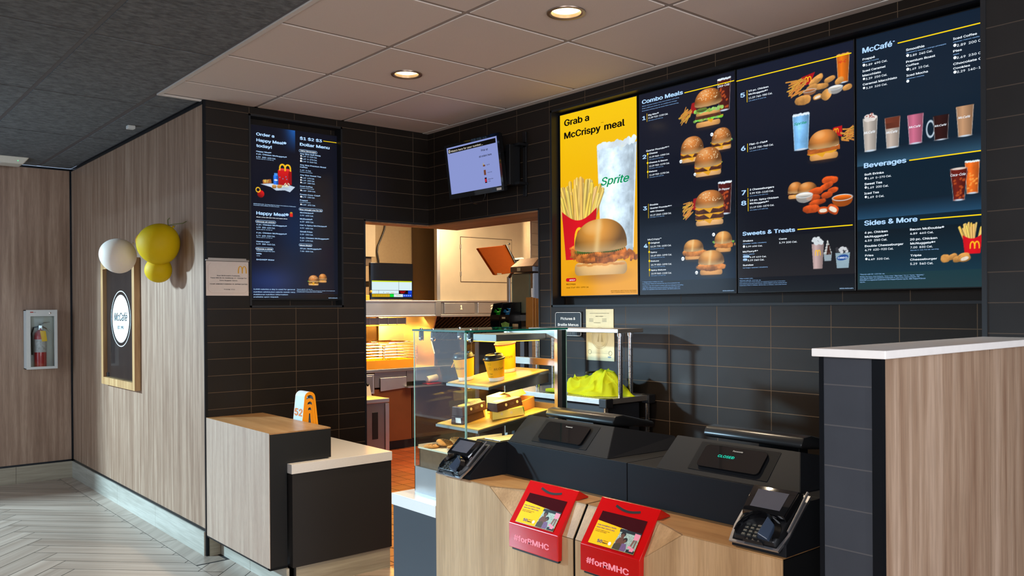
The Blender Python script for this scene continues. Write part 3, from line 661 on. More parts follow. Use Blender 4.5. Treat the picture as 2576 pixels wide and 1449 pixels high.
            for i in range(24): m, u, v = s.ell(cx+w*rnd.uniform(-.34, .34), cy+h*(.28+rnd.uniform(0, .2)), w*.13, w*.1); s.put(m, s.sh((214, 222, 226), .8+.3*s.N2))
        elif k == 'cone':
            P = [(cx-w*.4, cy-h*.45), (cx+w*.4, cy-h*.45), (cx+w*.5, cy-h*.05), (cx-w*.5, cy-h*.05)]; s.put(s.poly(P), (150, 166, 176))
            for i in range(5): m, u, v = s.ell(cx, cy-h*.08+i*h*.12, w*(.46-.09*i), h*.09, .15); s.put(m, s.sh((236, 238, 236), .8+.25*v))
            for i in range(5): s.put(s.seg(cx+w*rnd.uniform(-.3, .3), cy+h*.25, cx+w*rnd.uniform(-.4, .4), cy-h*.15, w*.05)[0], (60, 30, 24))
        elif k == 'flurry':
            P = [(cx-w*.38, cy-h*.5), (cx+w*.38, cy-h*.5), (cx+w*.48, cy+h*.2), (cx-w*.48, cy+h*.2)]; s.put(s.poly(P), s.sh((150, 176, 190), .9+.2*s.N2)); m, u, v = s.ell(cx, cy-h*.02, w*.38, h*.13, .15); s.put(m, (40, 80, 150))
            for i in range(22): m, u, v = s.ell(cx+w*rnd.uniform(-.38, .38), cy+h*(.22+rnd.uniform(0, .22)), w*.11, w*.09); s.put(m, s.sh((222, 226, 230) if i % 4 else (60, 60, 66), .85+.25*s.N2))
        elif k == 'glow':
            s.put(np.clip(s.N4*1.9-1.1, 0, 1)*np.clip(1-np.hypot((s.X-cx)/w*1.6, (s.Y-cy)/h*1.6), 0, 1), (252, 232, 140))
        elif k == 'happybox':
            b, t = cy-h*.45, cy+h*.22
            s.put(s.poly([(cx-w*.45, b), (cx+w*.25, b), (cx+w*.28, t), (cx-w*.42, t)]), s.sh((214, 24, 26), .8+.3*(s.Y-b)/h)); s.put(s.poly([(cx+w*.25, b), (cx+w*.48, b+h*.06), (cx+w*.48, t+h*.02), (cx+w*.28, t)]), (150, 14, 18)); s.put(s.poly([(cx-w*.42, t), (cx+w*.28, t), (cx+w*.48, t+h*.02), (cx+w*.3, t+h*.1), (cx-w*.25, t+h*.1)]), (232, 60, 50))
            s.arch(cx+w*.05, t+h*.02, w*.75, h*.26)
            for dx, dy in ((-.3, -.2), (.1, -.1), (-.1, -.3), (.15, -.32)): m, u, v = s.ell(cx+w*dx, cy+h*dy*.5, w*.03, w*.03); s.put(m, (60, 160, 220))
        elif k == 'bottle':
            m, u, v = s.box(cx, cy-h*.08, w*.42, h*.38, 0, w*.15); s.put(m, s.sh((40, 110, 220), .7+.5*np.clip(1-np.abs(u+.3), 0, 1))); m, u, v = s.box(cx, cy+h*.36, w*.28, h*.11, 0, .003); s.put(m, (70, 150, 236)); m, u, v = s.ell(cx, cy-h*.1, w*.3, h*.07); s.put(m, (226, 232, 240))
        elif k == 'paper': s.img[:] = s.img; s.put(s.poly([(cx-w*.5, cy+h*.1), (cx-w*.2, cy-h*.1), (cx-w*.05, cy-h*.4), (cx+w*.2, cy-h*.3), (cx+w*.35, cy-h*.45), (cx+w*.5, cy+h*.1), (cx+w*.25, cy+h*.3), (cx-w*.2, cy+h*.25)]), s.sh((188, 204, 222), .8+.4*s.N2))
        elif k == 'apple':
            for i in range(7): m, u, v = s.ell(cx+w*rnd.uniform(-.4, .4), cy+h*rnd.uniform(-.4, .4), w*.16, h*.13, rnd.uniform(-1, 1)); s.put(m, (226, 230, 196))
        elif k == 'shoe':
            m, u, v = s.ell(cx+w*.1, cy-h*.12, w*.36, h*.32, -.5); s.put(m, s.sh((214, 26, 26), .8+.3*v)); m, u, v = s.ell(cx-w*.18, cy+h*.22, w*.26, h*.24, .4); m2, _, _ = s.ell(cx-w*.18, cy+h*.22, w*.17, h*.15, .4); s.put(np.clip(m, 0, 1)-np.clip(m2, 0, 1), (250, 196, 40))
        elif k == 'minibox': m, u, v = s.box(cx, cy-h*.08, w*.42, h*.34); s.put(m, (220, 40, 30)); s.arch(cx, cy+h*.2, w*.6, h*.24)
    def mesh(s, name, f):
        nx, ny = s.nx, s.ny; o, r, u_ = Vector(f[0]), Vector(f[1]), Vector(f[2])
        co = np.zeros((ny*nx, 3)); X, Y = s.X.ravel(), s.Y.ravel()
        for k in range(3): co[:, k] = o[k]+r[k]*X+u_[k]*Y
        me = bpy.data.meshes.new(name); me.vertices.add(nx*ny); me.vertices.foreach_set('co', co.ravel())
        i = (np.arange(ny-1)[:, None]*nx+np.arange(nx-1)[None]).ravel(); q = np.stack([i, i+1, i+1+nx, i+nx], 1).astype(np.int32)
        me.loops.add(q.size); me.loops.foreach_set('vertex_index', q.ravel()); me.polygons.add(len(q)); me.polygons.foreach_set('loop_start', np.arange(0, q.size, 4, dtype=np.int32)); me.polygons.foreach_set('loop_total', np.full(len(q), 4, dtype=np.int32))
        me.update(calc_edges=True); a = me.color_attributes.new('Col', 'FLOAT_COLOR', 'POINT')
        c = np.clip(s.img.reshape(-1, 3)/255, 0, 1); l = np.where(c <= .04045, c/12.92, ((c+.055)/1.055)**2.4); rgba = np.ones((nx*ny, 4)); rgba[:, :3] = l; a.data.foreach_set('color', rgba.ravel())
        return me
TXT = {'w': glow('screen_white', (236, 246, 255), 1.15), 'b': glow('screen_pale_blue', (176, 214, 255), 1.1), 'c': glow('screen_blue', (150, 196, 250), .9), 'k': glow('screen_black', (16, 14, 12), 1), 'y': glow('screen_yellow', (255, 214, 20), 1.1), 'red': glow('screen_red', (206, 20, 40), 1), 'green': glow('screen_green', (10, 150, 90), 1)}
def make_screen(root, x0, y0, x1, y1, frame, items, bgfn, extra=None, seed=1, res=.0022):
    rnd = random.Random(seed); A = Art(x0, y0, x1, y1, res); A.img = bgfn(A)
    sh = Sheet(frame[0], frame[1], frame[2], frame[3])
    for it in items:
        k = it[0]
        if k == 'T':
            _, t, x, y, w, cap, st = it
            bold = (.034 if cap > .024 else .022) if st.endswith('b') and len(st) == 2 else (.010 if cap < .02 else 0)
            sh.text({'wb': 'w', 'bb': 'b', 'kb': 'k'}.get(st, st), t, x, y, cap, w, bold, 0, .0008)
        elif k == 'L':
            _, xa, ya, xb, yb, wd, st = it
            sh.rect('y', xa-(wd/2 if xa == xb else 0), min(ya, yb)-(wd/2 if xa != xb else 0), xb+(wd/2 if xa == xb else 0), max(ya, yb)+(wd/2 if xa != xb else 0), .0006)
        elif k == 'O': sh.disc({'wh': 'w'}.get(it[4], it[4]), it[1], it[2], it[3], lift=.0004)
        elif k == 'R':
            if it[5] == 'ring': sh.pill('b', it[1], it[2], it[3], it[4], .0004, ring=.0018)
            else: sh.pill({'wh': 'b'}.get(it[5], it[5]), it[1], it[2], it[3], it[4], .0004)
        elif k != 'paper': pass
    for it in items:
        if it[0] == 'paper': A.item(it, rnd)
    for it in items:
        if it[0] not in 'TLOR' and it[0] != 'paper': A.item(it, rnd)
    LG = dict(sprite=('green', 'Sprite', .70, .10, .13), sprite2=('green', 'Sprite', .72, .10, .22), cola=('w', 'Coca-Cola', .86, .11, .26), coke=('w', 'Coca-Cola', .84, .11, .26), orange=('red', 'Hi-C', .60, .13, .20), frappe=('w', 'McCafé', .74, .10, .02), iced=('w', 'McCafé', .70, .10, -.03), pink=('w', 'McCafé', .70, .10, .03), tan=('w', 'McCafé', .66, .10, .08))
    for it in items:
        q = LG.get(it[5]) if it[0] in ('cup', 'coffee') else (('w', 'McCafé', .62, .11, .04) if it[0] == 'mug' else None)
        if q:
            k_, t_, ww, hh, dy = q
            if it[2] > 1.9 and it[2] < 2.1 and it[5:] == ('cola',) and it[1] > 2.4: t_, ww, hh = 'Dr Pepper', .8, .09
            sh.text(k_, t_, it[1]+it[3]*(.03 if it[0] == 'mug' else -.04), it[2]+it[4]*dy, it[4]*hh if it[5:] != ('sprite',) else .062, it[3]*ww, .02 if k_ != 'w' else .008, .28, .0009, center=True)
        if it[0] == 'flurry': sh.text('w', 'OREO', it[1], it[2]-it[4]*.07, it[4]*.10, it[3]*.6, .02, 0, .0009, center=True)
    # clip printed geometry to the picture area
    objm('screen_picture', A.mesh('screen_picture', frame), vcol_mat('screen_glass', emis=1, rough=.13, s=1.0), root)
    sh.build('screen_lettering', TXT, root)
def clip_items(items, xmax):
    return [it for it in items if it[0] not in 'T' or it[2]+it[4]*.5 < xmax]
S1_ITEMS=[
 ('T','Grab a',1.356,2.543,0.203,0.052,'kb'),('T','McCrispy',1.355,2.467,0.294,0.052,'kb'),('T','™',1.656,2.508,0.019,0.009,'k'),('T','meal',1.683,2.467,0.151,0.052,'kb'),
 ('R',1.359,1.614,1.446,1.635,'red'),('T','SPICY',1.389,1.619,0.049,0.011,'wb'),('T','McCrispy',1.364,1.595,0.077,0.012,'kb'),('T','meal 10.49  850-1090 Cal.',1.364,1.575,0.185,0.011,'k'),
 ('T','©2023 McDonald’s. ©2023 The Coca-Cola Company.',1.724,1.55,0.191,0.007,'k'),('T','“Sprite” is a registered trademark of The Coca-Cola Company.',1.724,1.542,0.191,0.006,'k'),('cup',1.771,2.076,0.301,0.605,'sprite'),('friesbox',1.472,1.986,0.33,0.485),
 ('burger',1.64,1.803,0.514,0.314,'chicken_big'),('glow',1.783,2.359,0.108,0.098),
]
S2_ITEMS=[
 ('T','Combo Meals',1.963,2.561,0.274,0.029,'bb'),('T','Meals include medium fries and medium soft drink.',1.963,2.546,0.252,0.006,'c'),('T','Pick a different drink for an additional charge.',1.963,2.533,0.238,0.006,'c'),('T','Promotion pricing may be lower than meal pricing.',1.962,2.52,0.249,0.006,'c'),
 ('T','1',1.965,2.473,0.02,0.028,'bb'),('L',1.996,2.504,1.996,2.459,0.002,'y'),('T','Big Mac®',2.005,2.489,0.072,0.011,'wb'),('T','11.89 910-1150 Cal.',2.005,2.473,0.135,0.012,'w'),
 ('T','à la carte 6.59 590 Cal.',2.005,2.461,0.102,0.006,'c'),('T','Quarter Pounder®††',1.989,2.298,0.157,0.013,'w'),('T','2',1.965,2.263,0.023,0.028,'bb'),('L',1.999,2.285,1.999,2.155,0.0018,'y'),
 ('O',1.999,2.285,0.006,'y'),('O',1.998,2.237,0.006,'y'),('O',1.999,2.189,0.006,'y'),('T','Cheese',2.01,2.281,0.057,0.012,'wb'),
 ('T','11.59 840-1080 Cal.',2.01,2.262,0.138,0.011,'w'),('T','à la carte 6.79 520 Cal.',2.009,2.251,0.1,0.006,'c'),('T','Cheese & Bacon',2.009,2.232,0.126,0.011,'wb'),('T','12.29 950-1190 Cal.',2.009,2.213,0.139,0.012,'w'),
 ('T','à la carte 7.89 630 Cal.',2.009,2.203,0.099,0.005,'c'),('T','Deluxe',2.01,2.184,0.054,0.011,'wb'),('T','11.69 950-1190 Cal.',2.011,2.165,0.135,0.012,'w'),('T','à la carte 6.99 630 Cal.',2.011,2.155,0.099,0.006,'c'),
 ('T','3',1.966,1.984,0.024,0.028,'bb'),('L',2.002,2.016,2.002,1.939,0.002,'y'),('T','Double',2.013,2.005,0.056,0.011,'wb'),('T','Quarter Pounder®††',2.014,1.987,0.147,0.011,'wb'),
 ('T','with Cheese',2.014,1.969,0.095,0.011,'wb'),('T','12.19 1060-1300 Cal.',2.014,1.949,0.144,0.012,'w'),('T','à la carte 7.79 740 Cal.',2.013,1.94,0.099,0.006,'c'),('T','McCrispy™',1.996,1.819,0.094,0.012,'w'),
 ('T','4',1.969,1.781,0.025,0.028,'bb'),('L',2.005,1.805,2.005,1.625,0.0018,'y'),('O',2.005,1.805,0.006,'y'),('O',2.005,1.757,0.006,'y'),
 ('O',2.006,1.708,0.006,'y'),('O',2.007,1.66,0.006,'y'),('T','Original',2.016,1.8,0.062,0.011,'wb'),('T','10.39 790-1030 Cal.',2.015,1.78,0.141,0.012,'w'),
 ('T','à la carte 5.99 470 Cal.',2.015,1.77,0.094,0.006,'c'),('T','Spicy',2.016,1.75,0.044,0.01,'wb'),('T','10.49 850-1090 Cal.',2.016,1.731,0.143,0.012,'w'),('T','à la carte 5.99 530 Cal.',2.016,1.722,0.097,0.006,'c'),
 ('T','Deluxe',2.017,1.703,0.055,0.01,'wb'),('T','10.79 850-1090 Cal.',2.017,1.682,0.141,0.012,'w'),('T','à la carte 6.49 530 Cal.',2.017,1.673,0.098,0.006,'c'),('T','Spicy Deluxe',2.018,1.654,0.101,0.01,'wb'),
 ('T','10.99 860-1100 Cal.',2.019,1.635,0.138,0.012,'w'),('T','à la carte 7.29 530 Cal.',2.019,1.626,0.1,0.006,'c'),('T','†† Weight before cooking 4 oz. (ea.)',1.957,1.593,0.142,0.007,'c'),('T','Food Allergy? Please be advised that any of our products may',1.957,1.583,0.254,0.007,'c'),
 ('T','contain,or may have come in contact with food allergens including',1.957,1.572,0.275,0.007,'c'),('T','eggs,fish,milk,peanuts,sesame,shellfish,soy,tree nuts and',1.957,1.562,0.254,0.007,'c'),('T','wheat. For ingredient information please visit McDonalds.com.',1.956,1.553,0.258,0.007,'c'),('T','©2024 McDonald’s',2.477,1.536,0.066,0.006,'b'),
 ('L',2.248,2.565,2.559,2.565,0.0045,'y'),('cup',2.492,2.508,0.08,0.157,'cola'),('friespile',2.257,2.464,0.123,0.09),('burger',2.394,2.463,0.184,0.188,'bigmac'),
 ('burger',2.474,2.293,0.13,0.11,'deluxe'),('burger',2.294,2.268,0.161,0.13,'qp'),('burger',2.392,2.191,0.184,0.144,'qp'),('cup',2.493,1.996,0.082,0.157,'cola'),
 ('friespile',2.265,1.971,0.12,0.098),('burger',2.399,1.958,0.194,0.176,'double'),('burger',2.481,1.782,0.125,0.103,'cdeluxe'),('burger',2.299,1.753,0.15,0.102,'chicken'),
 ('burger',2.407,1.682,0.189,0.124,'chicken'),('O',2.417,2.323,0.009,'wh'),('O',2.222,2.214,0.009,'wh'),('O',2.311,2.136,0.008,'wh'),
 ('O',2.424,1.821,0.009,'wh'),('O',2.231,1.709,0.01,'wh'),('O',2.318,1.634,0.009,'wh'),('T','2c',2.41,2.32,0.013,0.008,'kb'),
 ('T','2b',2.215,2.21,0.015,0.008,'kb'),('T','2a',2.304,2.132,0.014,0.008,'kb'),('T','4c',2.417,1.818,0.013,0.007,'kb'),('T','4b',2.223,1.706,0.015,0.007,'kb'),
 ('T','4a',2.311,1.63,0.014,0.007,'kb'),
]
S3_ITEMS=[
 ('L',2.564,2.5585,3.152,2.5585,0.0045,'y'),('T','5',2.588,2.474,0.022,0.029,'bb'),('L',2.624,2.503,2.624,2.445,0.0025,'y'),('T','10 pc. Chicken',2.633,2.493,0.108,0.011,'wb'),
 ('T','McNuggets®†',2.633,2.477,0.105,0.011,'wb'),('T','11.59 740-980 Cal.',2.633,2.458,0.129,0.012,'w'),('T','à la carte 5.79 410 Cal.',2.633,2.447,0.097,0.006,'c'),('T','6',2.59,2.215,0.022,0.031,'bb'),
 ('L',2.625,2.245,2.625,2.204,0.0025,'y'),('T','Filet-O-Fish®',2.636,2.235,0.098,0.012,'wb'),('T','11.59 700-940 Cal.',2.636,2.216,0.13,0.012,'w'),('T','à la carte 6.39 390 Cal.',2.637,2.205,0.098,0.005,'c'),
 ('T','7',2.591,2.0,0.022,0.031,'bb'),('L',2.625,2.03,2.625,1.987,0.0025,'y'),('T','2 Cheeseburgers',2.636,2.017,0.132,0.012,'wb'),('T','9.99 920-1160 Cal.',2.636,1.999,0.13,0.012,'w'),
 ('T','à la carte 6.78 600 Cal.',2.636,1.989,0.101,0.005,'c'),('T','8',2.589,1.95,0.025,0.03,'bb'),('L',2.626,1.981,2.626,1.919,0.0025,'y'),('T','10 pc. Spicy Chicken',2.636,1.966,0.155,0.011,'wb'),
 ('T','McNuggets®†',2.636,1.951,0.104,0.011,'wb'),('T','11.19 530-1070 Cal.',2.636,1.932,0.132,0.011,'w'),('T','à la carte 6.19 490 Cal.',2.636,1.921,0.1,0.006,'c'),('T','Sweets & Treats',2.595,1.803,0.28,0.025,'bb'),
 ('L',2.888,1.811,3.153,1.811,0.0045,'y'),('T','Shakes',2.596,1.773,0.056,0.01,'wb'),('T','chocolate / vanilla / strawberry',2.595,1.761,0.131,0.007,'c'),('O',2.601,1.75,0.006,'wh'),
 ('T','3.99 600 Cal.',2.612,1.745,0.092,0.01,'w'),('T','McFlurry®*',2.595,1.721,0.084,0.011,'wb'),('T','OREO® / M&M’S®',2.595,1.709,0.065,0.006,'c'),('R',2.595,1.695,2.632,1.706,'wh'),
 ('T','Regular',2.599,1.697,0.028,0.005,'kb'),('T','5.29 410 Cal.',2.634,1.693,0.091,0.01,'w'),('R',2.595,1.68,2.619,1.691,'wh'),('T','Mini',2.599,1.681,0.015,0.006,'kb'),
 ('T','3.29 240 Cal.',2.622,1.678,0.091,0.011,'w'),('T','Sundae',2.595,1.656,0.058,0.01,'wb'),('T','hot fudge / caramel / strawberry',2.595,1.644,0.137,0.007,'c'),('T','Cone',2.793,1.77,0.04,0.01,'wb'),
 ('T','3.79 200 Cal.',2.793,1.752,0.093,0.011,'w'),('T','*May contain nuts.',2.575,1.593,0.076,0.006,'c'),('T','†Sauces add 30-110 Cal. ea.',2.575,1.583,0.12,0.006,'c'),('T','OREO and the OREO Wafer Design are registered trademarks of Mondelēz',2.575,1.576,0.249,0.004,'c'),
 ('T','International group,used under license. ©2024 M&M’S and the stylized M are',2.575,1.568,0.257,0.005,'c'),('T','trademarks of Mars or Affiliates. ©2024 Mars or Affiliates. Used under license.',2.575,1.56,0.257,0.005,'c'),('T','©2024 McDonald’s',3.092,1.534,0.063,0.006,'b'),('cup',3.113,2.5,0.062,0.125,'orange'),
 ('friesflat',2.894,2.467,0.149,0.099),('nug',2.984,2.474,0.077,0.032,0.5),('nug',3.051,2.466,0.065,0.03,0.25),('nug',3.095,2.451,0.05,0.033,0.4),
 ('nug',3.011,2.443,0.077,0.029,0),('nug',2.963,2.446,0.055,0.027,0.2),('nug',3.132,2.414,0.045,0.027,0.2),('bowl',2.953,2.429,0.065,0.031,'tan'),
 ('nug',2.921,2.399,0.085,0.042,0),('nug',2.991,2.399,0.048,0.027,0.2,'cut'),('nug',3.034,2.402,0.048,0.055,-0.9),('bowl',3.077,2.416,0.07,0.04,'white'),
 ('cup',2.909,2.254,0.087,0.162,'sprite2'),('friesflat2',3.107,2.211,0.1,0.078),('burger',3.019,2.18,0.162,0.132,'fish'),('burger',2.879,1.992,0.086,0.076,'cheese'),
 ('burger',2.938,1.987,0.106,0.071,'cheese'),('nug',3.048,2.017,0.071,0.033,0,'sp'),('nug',3.032,1.993,0.066,0.028,0.3,'sp'),('nug',3.064,1.972,0.056,0.03,0.2,'sp'),
 ('nug',3.036,1.954,0.056,0.03,0.2,'sp'),('nug',2.977,1.974,0.077,0.034,0.2,'sp'),('nug',2.966,1.949,0.068,0.027,0,'sp'),('nug',2.988,1.926,0.087,0.024,0.1,'sp'),
 ('bowl',2.923,1.955,0.085,0.05,'white'),('nug',2.956,1.899,0.08,0.036,0,'sp'),('nug',3.016,1.888,0.051,0.032,0,'spcut'),('nug',3.061,1.89,0.056,0.042,-0.5,'spcut'),
 ('bowl',3.106,1.924,0.097,0.057,'orange'),('shake',2.988,1.699,0.065,0.144),('cone',3.036,1.704,0.04,0.097),('flurry',3.106,1.674,0.071,0.096),
]
S4_ITEMS=[
 ('T','McCafé',3.203,2.545,0.127,0.031,'bb'),('T','®',3.334,2.56,0.008,0.008,'bb'),('L',3.354,2.5515,3.734,2.5515,0.0045,'y'),('T','Frappé',3.203,2.514,0.053,0.012,'wb'),
 ('T','caramel / mocha',3.202,2.503,0.071,0.007,'c'),('O',3.208,2.493,0.006,'wh'),('T','3.89  490 Cal.',3.216,2.486,0.094,0.012,'w'),('T','Iced Caramel',3.202,2.463,0.1,0.012,'wb'),
 ('T','Macchiato',3.202,2.444,0.08,0.012,'wb'),('O',3.208,2.434,0.005,'wh'),('T','3.39  250 Cal.',3.216,2.427,0.093,0.012,'w'),('T','Caramel Macchiato',3.203,2.406,0.147,0.012,'wb'),
 ('O',3.208,2.395,0.005,'wh'),('T','3.39  320 Cal.',3.217,2.388,0.092,0.011,'w'),('T','Smoothie',3.389,2.51,0.074,0.013,'wb'),('T','strawberry banana / mango pineapple',3.389,2.5,0.159,0.006,'c'),
 ('O',3.395,2.491,0.006,'wh'),('T','3.89  240 Cal.',3.404,2.483,0.091,0.012,'w'),('T','Premium Roast',3.389,2.461,0.116,0.012,'wb'),('T','Coffee',3.389,2.445,0.051,0.011,'wb'),
 ('O',3.395,2.434,0.006,'wh'),('T','1.69  10 Cal.',3.403,2.427,0.078,0.012,'w'),('T','Iced Mocha',3.39,2.404,0.086,0.012,'wb'),('T','caramel / mocha',3.39,2.393,0.071,0.006,'c'),
 ('O',3.395,2.385,0.006,'wh'),('T','Iced Coffee',3.575,2.51,0.088,0.012,'wb'),('T','caramel / french vanilla',3.575,2.499,0.097,0.006,'c'),('O',3.581,2.488,0.006,'wh'),
 ('T','2.89  200 Cal.',3.589,2.48,0.106,0.013,'w'),('T','Pies',3.575,2.461,0.032,0.012,'wb'),('T','apple',3.575,2.45,0.022,0.006,'c'),('O',3.581,2.439,0.006,'wh'),
 ('T','2.69  230 Cal.',3.588,2.432,0.107,0.012,'w'),('T','Chocolate Chip',3.575,2.41,0.132,0.012,'wb'),('T','Cookies',3.575,2.393,0.062,0.011,'wb'),('O',3.581,2.382,0.006,'wh'),
 ('T','2.29  140-170 Cal.',3.589,2.376,0.137,0.012,'w'),('coffee',3.234,2.193,0.066,0.147,'frappe'),('coffee',3.33,2.186,0.067,0.131,'iced'),('coffee',3.425,2.185,0.067,0.124,'pink'),
 ('mug',3.522,2.173,0.074,0.101),('coffee',3.617,2.184,0.067,0.123,'tan'),('T','Beverages',3.207,2.051,0.179,0.028,'bb'),('L',3.399,2.0575,3.732,2.0575,0.0045,'y'),
 ('T','Soft Drinks',3.208,2.018,0.084,0.012,'wb'),('O',3.213,2.006,0.005,'wh'),('T','1.69  0-270 Cal.',3.222,2.0,0.102,0.011,'w'),('T','Sweet Tea',3.208,1.977,0.076,0.013,'wb'),
 ('O',3.213,1.967,0.005,'wh'),('T','1.69  200 Cal.',3.221,1.96,0.091,0.012,'w'),('T','Iced Tea',3.207,1.937,0.063,0.012,'wb'),('O',3.213,1.926,0.005,'wh'),
 ('T','1.69  0 Cal.',3.221,1.919,0.072,0.012,'w'),('cup',3.643,1.958,0.055,0.126,'tea'),('cup',3.593,1.937,0.067,0.128,'coke'),('T','Sides & More',3.207,1.804,0.223,0.028,'bb'),
 ('L',3.442,1.8095,3.73,1.8095,0.0045,'y'),('T','6 pc. Chicken',3.208,1.769,0.099,0.012,'wb'),('T','McNuggets®†',3.208,1.751,0.102,0.012,'wb'),('T','4.59  250 Cal.',3.208,1.734,0.097,0.012,'w'),
 ('T','Double Cheeseburger',3.208,1.711,0.165,0.012,'wb'),('T','4.79  620-920 Cal.',3.208,1.694,0.123,0.012,'w'),('T','Fries',3.209,1.671,0.036,0.011,'wb'),('O',3.214,1.66,0.005,'wh'),
 ('T','4.49  320 Cal.',3.222,1.654,0.092,0.011,'w'),('T','Bacon McDouble®',3.401,1.768,0.135,0.012,'wb'),('T','4.89  460 Cal.',3.401,1.751,0.094,0.011,'w'),('T','20 pc. Chicken',3.401,1.727,0.108,0.012,'wb'),
 ('T','McNuggets®†',3.402,1.71,0.1,0.012,'wb'),('T','7.00  830 Cal.',3.402,1.694,0.089,0.011,'w'),('T','Serves 2. Cal. For ea. serving.',3.402,1.684,0.114,0.006,'c'),('T','Triple',3.402,1.661,0.044,0.011,'wb'),
 ('T','Cheeseburger',3.401,1.644,0.107,0.011,'wb'),('T','5.29  540 Cal.',3.401,1.626,0.092,0.012,'w'),('T','†Sauces add 30-110 Cal. ea.',3.185,1.592,0.109,0.007,'c'),('T','©2024 The Coca-Cola Company. “Coca-Cola,” “Diet Coke,” “Hi-C,” “Sprite,” “DASANI,”',3.185,1.582,0.272,0.006,'c'),
 ('T','and “Minute Maid” are registered trademarks of The Coca-Cola Company. DR',3.185,1.575,0.253,0.006,'c'),('T','PEPPER® is a registered trademark of Dr Pepper®/Seven Up,Inc. ©Dr Pepper®/Seven',3.185,1.567,0.277,0.007,'c'),('T','Up,Inc.',3.185,1.559,0.024,0.007,'c'),('friesbox2',3.642,1.723,0.084,0.127),
 ('nug',3.54,1.647,0.037,0.032,0),('nug',3.569,1.652,0.04,0.025,0.4),('nug',3.589,1.641,0.047,0.028,0.2),('nug',3.609,1.652,0.047,0.028,0.2),
 ('nug',3.612,1.643,0.047,0.029,0.3,'cut'),
]
